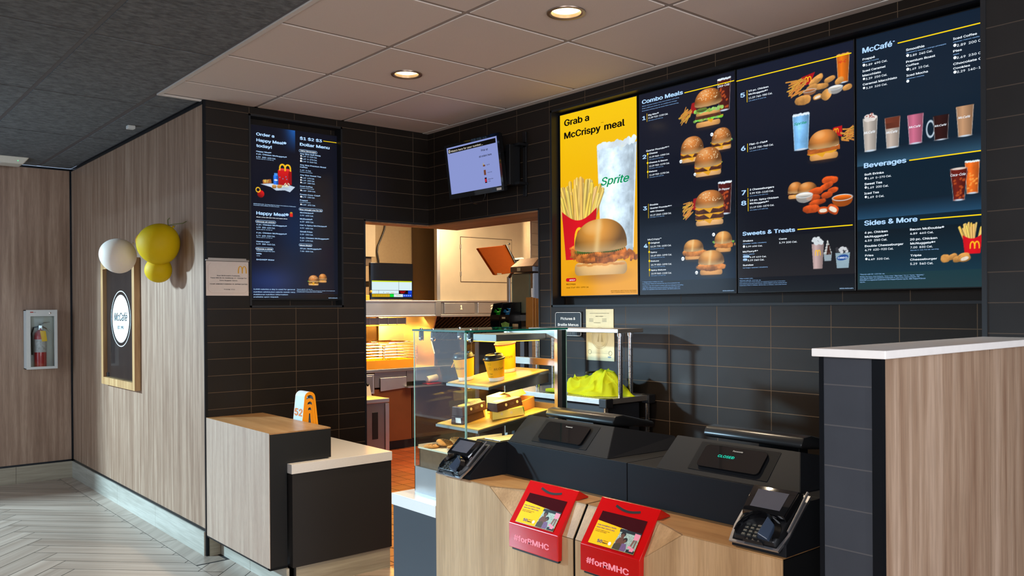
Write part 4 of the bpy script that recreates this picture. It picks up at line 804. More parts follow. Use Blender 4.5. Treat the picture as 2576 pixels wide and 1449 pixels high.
L_ITEMS=[
 ('T','Order a',-1.26,2.549,0.117,0.025,'bb'),('T','Happy Meal®',-1.259,2.512,0.197,0.025,'bb'),('T','today!',-1.26,2.477,0.1,0.025,'bb'),('T','Happy Meal®',-1.261,2.446,0.098,0.011,'bb'),
 ('T','4 pc. Chicken McNuggets®',-1.262,2.43,0.203,0.011,'bb'),('T','6.59  300-430 Cal.',-1.262,2.411,0.129,0.012,'b'),('T','Sauces add 30-110 Cal. ea.',-1.262,2.402,0.116,0.006,'b'),('T','©2024 McDonald’s. The Happy Meal box design is the trademark of McDonald’s',-1.282,2.119,0.284,0.007,'b'),
 ('T','Corporation and its affiliates. © 2024 Crocs,Inc.',-1.282,2.11,0.171,0.007,'b'),('T','Happy Meal®',-1.263,2.055,0.213,0.027,'bb'),('T','Meals come with kids fries and apple slices',-1.263,2.037,0.205,0.007,'wb'),('R',-1.269,2.004,-1.136,2.02,'ring'),
 ('T','Choose an entrée',-1.263,2.008,0.12,0.01,'wb'),('T','4 pc. Chicken McNuggets®',-1.264,1.989,0.202,0.011,'bb'),('T','6.59  300-430 Cal.',-1.264,1.971,0.123,0.012,'b'),('T','Sauces add 30-110 Cal. ea.',-1.264,1.96,0.105,0.007,'b'),
 ('T','6 pc. Chicken McNuggets®',-1.265,1.938,0.202,0.011,'bb'),('T','6.79  430-530 Cal.',-1.265,1.919,0.123,0.012,'b'),('T','Sauces add 30-110 Cal. ea.',-1.265,1.91,0.106,0.006,'b'),('T','Hamburger',-1.265,1.883,0.088,0.011,'bb'),
 ('T','5.99  380-510 Cal.',-1.265,1.867,0.124,0.012,'b'),('R',-1.27,1.835,-1.155,1.85,'ring'),('T','Choose a drink',-1.265,1.838,0.104,0.01,'wb'),('T','Additional charges may apply',-1.265,1.825,0.121,0.007,'b'),
 ('T','Milk',-1.265,1.807,0.034,0.011,'bb'),('T','white',-1.265,1.795,0.023,0.006,'b'),('T','DASANI® Water',-1.265,1.77,0.118,0.011,'bb'),('T','2,000 calories a day is used for general',-1.286,1.585,0.278,0.01,'b'),
 ('T','nutrition advice,but calorie needs vary.',-1.286,1.568,0.281,0.01,'b'),('T','Additional nutrition information',-1.287,1.552,0.229,0.01,'b'),('T','available upon request.',-1.287,1.537,0.167,0.01,'b'),('T','$1 $2 $3',-0.966,2.559,0.155,0.025,'bb'),
 ('L',-0.8,2.5695,-0.703,2.5695,0.004,'y'),('T','Dollar Menu',-0.966,2.52,0.21,0.026,'bb'),('R',-0.973,2.479,-0.845,2.495,'ring'),('T','Value Beverages',-0.965,2.484,0.112,0.01,'wb'),
 ('T','Any Size Soft Drink',-0.966,2.464,0.146,0.012,'bb'),('T','1.69  0-220 Cal.',-0.951,2.449,0.105,0.011,'b'),('O',-0.959,2.454,0.005,'wh'),('T','1.69  0-270 Cal.',-0.951,2.432,0.105,0.011,'b'),
 ('O',-0.959,2.437,0.006,'wh'),('T','1.69  0-360 Cal.',-0.951,2.416,0.105,0.011,'b'),('O',-0.96,2.421,0.006,'wh'),('T','1.69  170 Cal.',-0.952,2.309,0.086,0.011,'b'),
 ('O',-0.96,2.314,0.005,'wh'),('T','1.69  200 Cal.',-0.952,2.293,0.087,0.011,'b'),('O',-0.961,2.298,0.005,'wh'),('T','1.69  280 Cal.',-0.953,2.277,0.091,0.011,'b'),
 ('O',-0.961,2.282,0.005,'wh'),('T','2.89  200 Cal.',-0.953,2.226,0.094,0.011,'b'),('O',-0.961,2.231,0.005,'wh'),('T','2.79  130 Cal.',-0.953,2.185,0.089,0.012,'b'),
 ('O',-0.961,2.19,0.006,'wh'),('T','3.89  490 Cal.',-0.954,2.135,0.094,0.011,'b'),('O',-0.962,2.14,0.005,'wh'),('T','Any Size Premium Roast',-0.967,2.392,0.186,0.011,'bb'),
 ('T','Coffee',-0.967,2.378,0.052,0.011,'bb'),('T','1.69  5 Cal.',-0.967,2.358,0.078,0.011,'b'),('T','Excludes Iced Coffee',-0.967,2.348,0.087,0.006,'b'),('T','Any Size Sweet Tea',-0.967,2.327,0.147,0.011,'bb'),
 ('T','Iced Coffee',-0.968,2.254,0.088,0.011,'bb'),('T','caramel / french vanilla',-0.968,2.243,0.098,0.007,'b'),('T','Frozen Coca-Cola®',-0.968,2.201,0.142,0.011,'bb'),('T','Frappé',-0.969,2.163,0.054,0.011,'bb'),
 ('T','mocha / caramel',-0.969,2.152,0.074,0.007,'b'),('R',-0.976,2.101,-0.809,2.117,'ring'),('T','Buy one,get one for $1',-0.969,2.104,0.155,0.01,'wb'),('T','McChicken®',-0.969,2.083,0.094,0.011,'bb'),
 ('T','3.99  400 Cal.',-0.97,2.065,0.095,0.011,'b'),('T','McDouble®',-0.97,2.042,0.087,0.012,'bb'),('T','4.39  400 Cal.',-0.97,2.024,0.096,0.012,'b'),('T','Hot ’n Spicy McChicken®',-0.97,2.002,0.19,0.011,'bb'),
 ('T','3.99  400 Cal.',-0.97,1.983,0.094,0.011,'b'),('T','Small Fries',-0.97,1.96,0.086,0.012,'bb'),('T','3.39  230 Cal.',-0.971,1.942,0.093,0.011,'b'),('T','4 pc. Chicken McNuggets®†',-0.971,1.92,0.208,0.011,'bb'),
 ('T','3.29  170 Cal.',-0.971,1.902,0.093,0.011,'b'),('T','20 pc. McNuggets®†',-0.971,1.851,0.152,0.011,'bb'),('T','7.00  830 Cal.',-0.971,1.833,0.094,0.011,'b'),('R',-0.978,1.87,-0.886,1.885,'ring'),
 ('T','More Deals',-0.971,1.872,0.08,0.01,'wb'),('T','†Sauces add 30-110 Cal. ea.',-0.996,1.588,0.11,0.007,'b'),('T','©2024 McDonald’s. The Happy Meal box design is the trademark',-0.996,1.58,0.273,0.005,'b'),('T','of McDonald’s Corporation and its affiliates.',-0.996,1.571,0.181,0.006,'b'),
 ('T','©2024 McDonald’s',-0.77,1.532,0.066,0.007,'b'),('happybox',-1.075,2.315,0.104,0.139),('bottle',-1.133,2.289,0.041,0.078),('nug',-1.192,2.267,0.058,0.024,0.2,'kraft'),
 ('nug',-1.144,2.239,0.026,0.02,0),('nug',-1.105,2.243,0.038,0.021,0.2),('paper',-1.12,2.241,0.236,0.065),('apple',-1.065,2.254,0.06,0.027),
 ('shoe',-1.24,2.194,0.063,0.073),('minibox',-1.03,2.069,0.024,0.034),('burger',-0.811,1.665,0.065,0.057,'cheese'),('burger',-0.877,1.65,0.083,0.066,'deluxe'),
]
# ------------------------------------------------------------------ menu boards on the walls
FC = lambda X: ((X, 0, 0), (0, -1, 0), (0, 0, 1), (-1, 0, 0))
FB = lambda Y: ((0, Y, 0), (1, 0, 0), (0, 0, 1), (0, -1, 0))
def bg_dark(A, top=(13, 19, 34), bot=(14, 26, 40), bands=()):
    t = np.clip((A.y1-A.Y)/(A.y1-A.y0), 0, 1)[..., None]; im = np.array(top)*(1-t)+np.array(bot)*t
    for (y0, y1, c0, c1) in bands:
        f = np.clip((y1-A.Y)/(y1-y0), 0, 1)[..., None]; mk = ((A.Y <= y1) & (A.Y >= y0))[..., None]; im = np.where(mk, np.array(c0)*(1-f)+np.array(c1)*f, im)
    return im+(A.N[..., None]-.5)*2
def bg_yellow(A):
    t = np.clip((A.y1-A.Y)/(A.y1-A.y0), 0, 1)[..., None]; return np.array((250, 202, 4))*(1-t)+np.array((238, 160, 6))*t+np.zeros_like(A.img)
ZS0, ZS1 = 1.530, 2.612
def board(name, label, x0, x1, items, bg, extra, seed, res=.0022):
    r = thing(name, label, 'menu board', (.07, -(x0+x1)/2, ZS0))
    obj('bezel', MB().box(.0515, -x1-.004, ZS0-.006, .098, -x0+.004, ZS1+.006, .002), M_blkpl, r)
    its = []
    for it in items:
        if it[0] == 'T' and it[2]+it[4] > x1-.004: it = it[:4]+(max(.01, x1-.006-it[2]),)+it[5:]
        if it[0] == 'L' and it[3] > x1: it = it[:3]+(x1-.002,)+it[4:]
        its.append(it)
    make_screen(r, x0, ZS0, x1, ZS1, FC(.0510), its, bg, extra, seed, res); return r
board('menu_board', 'bright yellow menu screen with one big chicken sandwich, fries and iced drink', 1.317, 1.922, S1_ITEMS, bg_yellow, None, 11, .002)
board('menu_board', 'dark menu screen headed Combo Meals, next to the yellow screen', 1.940, 2.553, S2_ITEMS, lambda A: bg_dark(A, (16, 21, 38), (8, 14, 24), ((1.53, 1.60, (10, 26, 36), (12, 24, 32)), (1.60, 1.98, (4, 12, 22), (12, 36, 56)))), None, 12)
board('menu_board', 'dark menu screen with meals 5 to 8 above Sweets & Treats', 2.567, 3.161, S3_ITEMS, lambda A: bg_dark(A, (18, 26, 46), (12, 14, 20), ((1.53, 1.60, (16, 22, 30), (26, 34, 40)), (1.60, 1.79, (20, 24, 30), (34, 34, 38)))), None, 13)
board('menu_board', 'dark menu screen headed by drinks and pies, cut off by the tiled column', 3.175, 3.860, S4_ITEMS, lambda A: bg_dark(A, (12, 30, 48), (10, 34, 46), ((1.53, 1.60, (26, 58, 66), (34, 60, 66)), (1.60, 1.78, (10, 26, 36), (20, 52, 68)), (1.83, 1.90, (12, 30, 44), (34, 74, 104)), (2.06, 2.13, (14, 30, 44), (46, 82, 106)))), None, 14)
r = thing('menu_board', 'tall dark menu screen with kids meal and Dollar Menu beside the doorway', 'menu board', (-1.0, .07, ZS0))
obj('bezel', MB().box(-1.309, .0515, ZS0-.012, -.690, .079, ZS1+.006, .002), M_blkpl, r)
def exL(sh, A): pass
def bgL(A):
    im = bg_dark(A, (12, 14, 26), (16, 20, 34), ((1.53, 1.56, (16, 14, 16), (18, 16, 18)),)); u = (A.X-A.x0)/(A.x1-A.x0); v = (A.Y-A.y0)/(A.y1-A.y0)
    g = (np.exp(-((u-.5)/.10)**2)*(u < .5)*np.clip((v-.86)/.14, 0, 1)); im = im+g[..., None]*np.array((20, 80, 150))
    g = np.exp(-((u-.48)/.2)**2)*np.exp(-((v-.42)/.22)**2); im = im+g[..., None]*np.array((0, 16, 34)); g = np.exp(-((u-.2)/.3)**2)*np.exp(-((v-.10)/.09)**2); return im+g[..., None]*np.array((16, 28, 60))
make_screen(r, -1.305, ZS0, -.694, ZS1, FB(.0510), L_ITEMS, bgL, exL, 15)

# ------------------------------------------------------------------ pick-up monitor
t7 = R(7.2); mo = Vector((-.150, -.724, 2.360)); mr = Vector((0, -1, 0)); mu = Vector((-math.sin(t7), 0, math.cos(t7))); mn = Vector((-math.cos(t7), 0, -math.sin(t7)))
def fr(o, r_, u_, n_): return Matrix((r_, u_, n_)).transposed().to_4x4() if False else Matrix.Translation(o) @ Matrix((r_, u_, n_)).transposed().to_4x4()
MM = fr(mo, mr, mu, mn)
r = thing('order_monitor', 'black wall monitor with pale blue screen hung on the tiles above the doorway', 'monitor', tuple(mo))
b = MB(); b.box(-.281, -.176, -.030, .281, .176, -.002, .004, MM); b.ring2d([(-.283, -.177), (.283, -.177), (.283, .177), (-.283, .177)], [(-.263, -.146), (.263, -.146), (.263, .160), (-.263, .160)], lambda s, t: MM @ Vector((s, t, .004)), -mn*.02)
obj('housing', b, M_blkgl, r)
sh = Sheet(mo, mr, mu, mn)
sh.rect('lav', -.262, -.145, .262, .159, .0); sh.rect('k', -.247, .120, .247, .149, .0012); sh.text('g', 'Watch here for your number...', -.215, .126, .017, .335, .012, 0, .0020); sh.disc('g', -.232, .134, .010, lift=.002); sh.stroke('k', [(-.240, .134), (-.224, .134)], .003, .0025); sh.stroke('k', [(-.232, .127), (-.232, .141)], .003, .0025)
sh.text('k', 'Pick up', .098, .088, .017, .066, .02, 0, .0015); sh.text('k', 'all orders here', .070, .052, .017, .125, .02, 0, .0015)
for yy, tx, w in ((-.004, 'Eat In', .028), (-.052, 'Carry Out', .044), (-.094, 'Mobile Order', .05)): sh.text('k', tx, .138, yy, .007, w, .02, 0, .0015)
sh.text('k', '& Pay', .138, -.106, .007, .02, .02, 0, .0015)
sh.poly('yel', [(.100, .0), (.106, .018), (.110, .0)], .0015); sh.rect('brn', .100, -.008, .122, .002, .0015); sh.rect('brn', .102, -.062, .122, -.030, .0015); sh.rect('k', .104, -.112, .124, -.078, .0015); sh.rect('rd', .106, -.106, .122, -.086, .002)
MM2 = dict(TXT); MM2.update(lav=glow('monitor_lavender', (138, 150, 208), 1.0), g=glow('monitor_grey', (214, 206, 190), 1), yel=glow('monitor_yellow', (190, 170, 40), 1), brn=glow('monitor_brown', (112, 64, 44), 1), rd=glow('monitor_red', (190, 40, 60), 1))
sh.build('screen_lettering', MM2, r)
s2 = Sheet(mo, mr, mu, mn); s2.rect('w', .215, -.170, .262, -.155, .0055); s2.build('sticker', {'w': mat('sticker_white', (206, 200, 190), .6, noise=.02)}, r)
r = thing('monitor_bracket', 'black steel arm bracket behind the pick-up monitor', 'bracket', (-.02, -.95, 2.36))
b = MB().box(-.012, -1.075, 2.15, -.001, -1.045, 2.55, .002).box(-.075, -1.085, 2.46, -.001, -1.02, 2.475).box(-.075, -1.085, 2.22, -.001, -1.02, 2.235).box(-.105, -1.03, 2.22, -.02, -.99, 2.47, .003).box(-.012, -1.08, 2.455, -.001, -.6, 2.485)
obj('arm', b, M_blkpl, r)
b = MB().tube([(-.10, -.70+.08*math.cos(a), 2.19-.055*math.sin(a)) for a in [math.pi*i/14 for i in range(15)]], .0022, 6); obj('cable', b, M_blkpl, r, smooth=True)

# ------------------------------------------------------------------ wall A: framed poster, balloons, panel marks
fx = -WB; fy0, fy1, fz0, fz1 = 1.235, 2.085, .895, 1.835
r = thing('framed_poster', 'dark coffee poster in an oak frame hung on the wood wall under balloons', 'framed poster', (fx, 1.66, fz0))
b = MB().ring2d([(fy0, fz0), (fy1, fz0), (fy1, fz1), (fy0, fz1)], [(fy0+.055, fz0+.055), (fy1-.055, fz0+.055), (fy1-.055, fz1-.055), (fy0+.055, fz1-.055)], lambda y, z: (fx-.042, y, z), (.040, 0, 0))
obj('frame', b, wood('frame_oak', (150, 104, 58), (206, 164, 112), None, 'Z', 1.5, .4), r)
obj('print', MB().box(fx-.014, fy0+.05, fz0+.05, fx-.004, fy1-.05, fz1-.05), mat('poster_black', (22, 21, 22), .22, noise=.05, coat=.4), r)
sh = Sheet((fx-.015, fy1, 0), (0, -1, 0), (0, 0, 1), (-1, 0, 0)); cx = (fy1-fy0)/2
sh.disc('w', cx, 1.40, .212, .178, .0, 48); sh.ring('w', cx, 1.40, .247, .208, .006, .0, 56)
sh.text('k', 'McCafé', cx, 1.385, .085, .33, .004, .32, .0012, center=True); sh.text('k', 'EST. 1993', cx, 1.325, .030, .15, .02, 0, .0012, center=True)
Mw_pr = mat('print_white', (226, 228, 226), .5, noise=.01); Mk_pr = mat('print_black', (20, 19, 19), .5, noise=.01)
sh.build('logo', {'w': Mw_pr, 'k': Mk_pr}, r)
for y in (fy0+.075, fy1-.075): obj('clip', MB().box(fx-.020, y-.022, fz0+.058, fx-.012, y+.022, fz0+.088, .002), M_blkpl, r)
def balloon(name, label, c, rr, mt, squash=(1, 1), tail=(0, 0, -1)):
    o = thing(name, label, 'balloon', c, group=None)
    d = Vector(tail).normalized(); q = Vector((0, 0, -1)).rotation_difference(d).to_matrix().to_4x4()
    prof = []
    for i in range(25):
        a = math.pi*i/24; z = -math.cos(a); rad = math.sin(a)*(1+.05*z); prof.append((max(rad*rr*squash[0], .0015), z*rr*squash[1]*(1.06 if z < 0 else 1)))
    obj('skin', MB().lathe(prof, 32, q), mt, o, local=True, smooth=True)
    obj('knot', MB().lathe([(.002, 0), (.004, -.004), (.010, -.014), (.002, -.013)], 12, q @ Matrix.Translation((0, 0, -rr*squash[1]*1.055))), mt, o, local=True, smooth=True)
    return o
M_by = mat('balloon_yellow', (196, 162, 4), .6, noise=.01, spec=.2); M_bo = mat('balloon_orange', (226, 152, 12), .4, noise=.02); M_bw = mat('balloon_white', (214, 198, 184), .6, noise=.01, spec=.2)
for mm_ in (M_by, M_bo, M_bw): mm_.node_tree.nodes['Principled BSDF'].inputs['Subsurface Weight'].default_value = .3; mm_.node_tree.nodes['Principled BSDF'].inputs['Subsurface Radius'].default_value = (.06, .04, .02)
balloon('balloon', 'largest yellow balloon, above the smaller yellow one on the wood wall', (-1.742, .412, 1.871), .1255, M_by, tail=(.6, -.5, .9))
balloon('balloon', 'small yellow balloon tucked below the largest balloon', (-1.722, .480, 1.716), .081, M_by, tail=(.3, .2, 1))
balloon('balloon', 'cream white balloon left of the yellow ones, over the poster frame', (-1.90, .700, 1.808), .108, M_bw, (1.04, .97), tail=(.5, -.3, .5))
balloon('balloon', 'orange balloon mostly hidden between the white and largest yellow balloons', (-1.672, .905, 1.925), .06, M_bo, tail=(.3, -.2, -1))
b = MB().tube([(-1.612, .29, 2.01), (-1.64, .27, 1.995), (-1.70, .27, 1.985), (-1.70, .345, 1.985)], .0025, 6).tube([(-1.705, .345, 1.985), (-1.715, .32, 2.015), (-1.71, .30, 2.025)], .003, 5).tube([(-1.705, .345, 1.985), (-1.66, .34, 1.985)], .0015, 5)
tag(obj('balloon_string', b, mat('string_green', (92, 96, 52), .6, noise=.1), origin=(-1.612, .29, 2.01)), 'short green string tying the balloon cluster to the wood wall', 'string')

# ------------------------------------------------------------------ fire extinguisher cabinet (y = D wall)
ex0, ex1_, ez0, ez1 = -1.985, -1.752, .970, 1.470; yf = D-.12
r = thing('extinguisher_cabinet', 'white fire extinguisher cabinet with glazed door on the far wood wall', 'cabinet', (-1.868, D, ez0))
M_cab = mat('cabinet_white', (206, 206, 200), .4, noise=.02)
b = MB().box(ex0, yf+.012, ez0, ex0+.006, D, ez1).box(ex1_-.006, yf+.012, ez0, ex1_, D, ez1).box(ex0, yf+.012, ez0, ex1_, D, ez0+.006).box(ex0, yf+.012, ez1-.006, ex1_, D, ez1).box(ex0, D-.006, ez0, ex1_, D-.001, ez1)
obj('body', b, M_cab, r)
b = MB().ring2d([(ex0-.001, ez0-.001), (ex1_+.001, ez0-.001), (ex1_+.001, ez1+.001), (ex0-.001, ez1+.001)], [(ex0+.030, ez0+.020), (ex1_-.022, ez0+.020), (ex1_-.022, ez1-.052), (ex0+.030, ez1-.052)], lambda x, z: (x, yf, z), (0, .012, 0))
d_ = obj('door', b, M_cab, r)
M_glass = bpy.data.materials.new('thin_glass'); M_glass.use_nodes = True; nt = M_glass.node_tree; nt.nodes.clear()
o_ = nt.nodes.new('ShaderNodeOutputMaterial'); tr = nt.nodes.new('ShaderNodeBsdfTransparent'); gl = nt.nodes.new('ShaderNodeBsdfGlossy'); mx = nt.nodes.new('ShaderNodeMixShader'); fn = nt.nodes.new('ShaderNodeFresnel'); ad = nt.nodes.new('ShaderNodeMath'); ad.operation = 'MULTIPLY_ADD'; ad.inputs[1].default_value = .8; ad.inputs[2].default_value = .0
geo_ = nt.nodes.new('ShaderNodeNewGeometry'); bk = nt.nodes.new('ShaderNodeMath'); bk.operation = 'SUBTRACT'; bk.inputs[0].default_value = 1.0; nt.links.new(geo_.outputs['Backfacing'], bk.inputs[1]); m2 = nt.nodes.new('ShaderNodeMath'); m2.operation = 'MULTIPLY'
fn.inputs[0].default_value = 1.5; gl.inputs['Roughness'].default_value = .02; tr.inputs[0].default_value = (.93, .96, .95, 1)
nt.links.new(fn.outputs[0], ad.inputs[0]); nt.links.new(ad.outputs[0], m2.inputs[0]); nt.links.new(bk.outputs[0], m2.inputs[1]); nt.links.new(m2.outputs[0], mx.inputs[0]); nt.links.new(tr.outputs[0], mx.inputs[1]); nt.links.new(gl.outputs[0], mx.inputs[2]); nt.links.new(mx.outputs[0], o_.inputs[0])
obj('glass_pane', MB().box(ex0+.028, yf+.004, ez0+.018, ex1_-.020, yf+.006, ez1-.05), M_glass, r)
obj('lock', MB().lathe([(.007, 0), (.007, .004), (.003, .005)], 16, Matrix.Translation((ex1_-.055, yf, ez1-.026)) @ Matrix.Rotation(R(90), 4, 'X')), M_chrome, r)
sh = Sheet((0, yf-.0008, 0), (1, 0, 0), (0, 0, 1), (0, -1, 0)); sh.rect('rd', ex0+.028, ez1-.022, ex0+.052, ez1-.014); sh.rect('g', ex0+.053, ez1-.022, ex0+.072, ez1-.016); sh.build('badge', {'rd': mat('badge_red', (180, 50, 34), .5, noise=.02), 'g': mat('badge_grey', (170, 168, 165), .5, noise=.02)}, r)
xc = -1.872; yc = D-.062
r = thing('fire_extinguisher', 'red fire extinguisher with white label standing inside the glazed cabinet', 'fire extinguisher', (xc, yc, ez0+.006))
M_red = mat('extinguisher_red', (176, 34, 36), .3, noise=.03, coat=.4)
obj('cylinder', MB().lathe([(.040, 0), (.046, .004), (.047, .02), (.047, .27), (.042, .295), (.028, .315), (.016, .325), (.016, .34)], 32, Matrix.Translation((xc, yc, ez0+.006))), M_red, r, smooth=True)
obj('label', MB().lathe([(.0476, .135), (.0476, .245)], 32, Matrix.Translation((xc, yc, ez0+.006)), cap=False), mat('label_print', (190, 184, 184), .5, noise=.25, nscale=60), r, smooth=True)
obj('valve', MB().box(xc-.016, yc-.014, ez0+.33, xc+.016, yc+.014, ez0+.372, .004), M_chrome, r)
b = MB()
b.tube([(xc, yc, ez0+.372), (xc+.03, yc, ez0+.390), (xc+.075, yc, ez0+.396)], .006, 8, .003).tube([(xc+.01, yc, ez0+.365), (xc+.045, yc, ez0+.345), (xc+.085, yc, ez0+.312)], .006, 8, .003)
obj('handle', b, M_chrome, r, smooth=True)
obj('hose', MB().tube([(xc-.01, yc, ez0+.36), (xc-.05, yc-.005, ez0+.35), (xc-.066, yc-.012, ez0+.30), (xc-.062, yc-.012, ez0+.12)], .007, 8), M_blkpl, r, smooth=True)
obj('tag', MB().prism([(xc-.012, yc-.052, ez0+.325), (xc+.032, yc-.052, ez0+.322), (xc+.044, yc-.053, ez0+.235), (xc+.004, yc-.053, ez0+.232)], (0, .001, 0)), mat('tag_yellow', (222, 178, 20), .6, noise=.06), r)

# ------------------------------------------------------------------ notice on wall B
r = thing('notice_sheet', 'white paper notice clipped to the dark tiles left of the tall menu', 'notice', (-1.47, 0, 1.545))
obj('sheet', MB().box(-1.603, -.006, 1.546, -1.342, -.004, 1.752), mat('paper', (206, 190, 178), .35, noise=.02, coat=.2), r)
b = MB().box(-1.606, -.012, 1.754, -1.340, -.001, 1.762, .001).box(-1.590, -.008, 1.760, -1.356, -.001, 1.772, .001)
obj('clip_rail', b, mat('rail_grey', (170, 160, 150), .35, .6), r)
sh = Sheet((-1.603, -.0068, 1.546), (1, 0, 0), (0, 0, 1), (0, -1, 0))
sh.arches('gold', .222, .136, .052, .044); 
for t_, y_, w_ in (('Dear McDonald’s Customer,', .118, .142), ('There Will Be An Additional .5 – Charge For', .104, .224), ('Extra Nuggets Sauce.', .089, .110)): sh.text('k', t_, .137, y_, .0075, w_, .03, center=True)
sh.text('k', 'YOUR UNDERSTANDING IS APPRECIATED', .137, .067, .008, .232, .03, center=True); sh.text('k', 'THANK YOU', .140, .035, .008, .068, .015, center=True)
sh.stroke('line', [(.03, .196), (.012, .18), (.012, .035), (.032, .016), (.235, .016), (.256, .034), (.256, .175), (.238, .194)], .0008)
sh.build('print', {'k': Mk_pr, 'gold': mat('gold_print', (206, 150, 40), .5, noise=.02), 'line': mat('line_brown', (150, 110, 90), .5, noise=.02)}, r)
# braille sign and certificates on wall C
r = thing('braille_sign', 'black sign with white border reading Pictures & Braille Menus', 'sign', (0, -1.434, 1.29))
obj('plate', MB().box(-.006, -1.546, 1.290, -.001, -1.320, 1.437, .003), M_blkpl, r)
sh = Sheet((-.0066, -1.320, 1.290), (0, -1, 0), (0, 0, 1), (-1, 0, 0)); sh.stroke('w', [(.014, .006), (.212, .006), (.220, .014), (.220, .133), (.212, .141), (.014, .141), (.006, .133), (.006, .014), (.014, .006)], .0022)
sh.text('w', 'Pictures &', .113, .098, .021, .122, .02, center=True); sh.text('w', 'Braille Menus', .113, .0625, .021, .172, .02, center=True)
for k in range(9):
    for q in range(2): sh.disc('w', .05+k*.014, .016+q*.008, .0016, n=8)
sh.build('lettering', {'w': Mw_pr}, r)
for nm, lab, y0, y1, z0, z1 in (('certificate', 'upper cream health permit sheet taped on the dark tiles by the sign', -1.791, -1.578, 1.345, 1.450), ('certificate', 'cream certificate with a large faint seal below the permit on the tiles', -1.795, -1.580, 1.160, 1.343)):
    r = thing(nm, lab, 'certificate', (0, (y0+y1)/2, z0))
    obj('sheet', MB().box(-.004, y0, z0, -.001, y1, z1), mat('cert_paper', (206, 196, 150), .35, noise=.04, coat=.3), r)
    sh = Sheet((-.0046, y1, z0), (0, -1, 0), (0, 0, 1), (-1, 0, 0)); W_ = y1-y0; H_ = z1-z0
    sh.ring('s', W_/2, .0 if z0 > 1.3 else H_, .07, .07, .002) if False else None
    if z0 > 1.3:
        sh.text('k', 'Alameda County Department of Environmental Health', W_/2, H_-.024, .004, W_*.7, .02, center=True); sh.text('k', 'PERMIT TO OPERATE', W_/2, H_-.042, .0055, W_*.28, .03, center=True); sh.text('k', 'Permit Expires:', W_*.42, H_-.078, .005, W_*.25, .02, center=True)
        for k in range(3): sh.rect('k', W_*.12, H_-.056-.007*k, W_*.28, H_-.054-.007*k); sh.rect('k', W_*.6, H_-.056-.007*k, W_*.76, H_-.054-.007*k)
    else:
        sh.ring('s', W_/2, H_*.70, .062, .062, .0025); sh.ring('s', W_/2, H_*.70, .052, .052, .0015); sh.poly('s', [(W_*.40, H_*.58), (W_*.47, H_*.86), (W_*.47, H_*.58)]); sh.poly('s', [(W_*.53, H_*.58), (W_*.56, H_*.86), (W_*.62, H_*.58)])
        for k in range(4): sh.rect('k', W_*(.14+.04*(k % 2)), H_*.34-.007*k, W_*(.88-.05*(k % 2)), H_*.34-.0055*k-.0012*k)
        sh.ring('k', W_*.13, H_*.26, .013, .013, .002); sh.ring('k', W_*.87, H_*.24, .013, .013, .002); sh.disc('bl', W_*.84, H_*.12, .014, .005)
    sh.build('print', {'k': mat('ink_grey', (84, 80, 66), .6, noise=.02), 's': mat('seal_faint', (172, 162, 124), .6, noise=.02), 'bl': mat('seal_blue', (120, 140, 150), .6, noise=.02)}, r)

# ------------------------------------------------------------------ ceiling fittings
def downlight(x, y, label, power):
    r = thing('downlight', label, 'ceiling light', (x, y, ZC), group=None)
    M = Matrix.Translation((x, y, ZC))
    obj('rim', MB().lathe([(.083, -.0005), (.082, -.005), (.070, -.006), (.064, -.002), (.062, .014)], 40, M, cap=False), mat('rim_bronze', (136, 118, 104), .35, .7), r, smooth=True)
    obj('reflector', MB().lathe([(.062, .012), (.060, .055), (.058, .080), (.0005, .095)], 40, M, cap=False), mat('reflector', (250, 236, 205), .35), r, smooth=True)
    obj('lamp', MB().lathe([(.0615, .012), (.0005, .010)], 32, M, cap=False), glow('lamp_warm', (255, 226, 160), 7), r)
    l = bpy.data.lights.new('downlight_beam', 'SPOT'); l.energy = power; l.color = (1, .80, .56); l.spot_size = R(112); l.spot_blend = .7; l.shadow_soft_size = .05
    o = bpy.data.objects.new('downlight_beam', l); C.objects.link(o); o.location = (x, y, ZC-.012)
downlight(-.973, -1.213, 'recessed round ceiling light, farther of the two, above the display case', 120)
downlight(-.966, -2.425, 'recessed round ceiling light, nearer and brighter, above the registers', 140)
M = Matrix.Translation((-1.727, 1.01, ZC))
r = thing('ceiling_sensor', 'small white box sensor on the dark ceiling near the wood wall', 'sensor', (-1.727, 1.01, ZC-.02))
obj('case', MB().box(-1.752, .985, ZC-.022, -1.704, 1.035, ZC+.001, .004), M_cab, r)
r = thing('access_point', 'flat off-white ceiling unit with green light at the far left', 'access point', (-2.10, 2.92, ZC-.03))
obj('case', MB().hexa([(-2.20, 2.80, ZC-.052), (-2.045, 2.80, ZC-.052), (-2.045, 2.98, ZC-.052), (-2.20, 2.98, ZC-.052)], [(-2.26, 2.76, ZC+.001), (-2.005, 2.76, ZC+.001), (-2.005, 3.02, ZC+.001), (-2.26, 3.02, ZC+.001)], .008), mat('offwhite_plastic', (206, 198, 182), .45, noise=.01), r)
obj('led', MB().ball((-2.085, 2.783, ZC-.028), .004, 10, 6), glow('led_green', (60, 240, 130), 2), r)
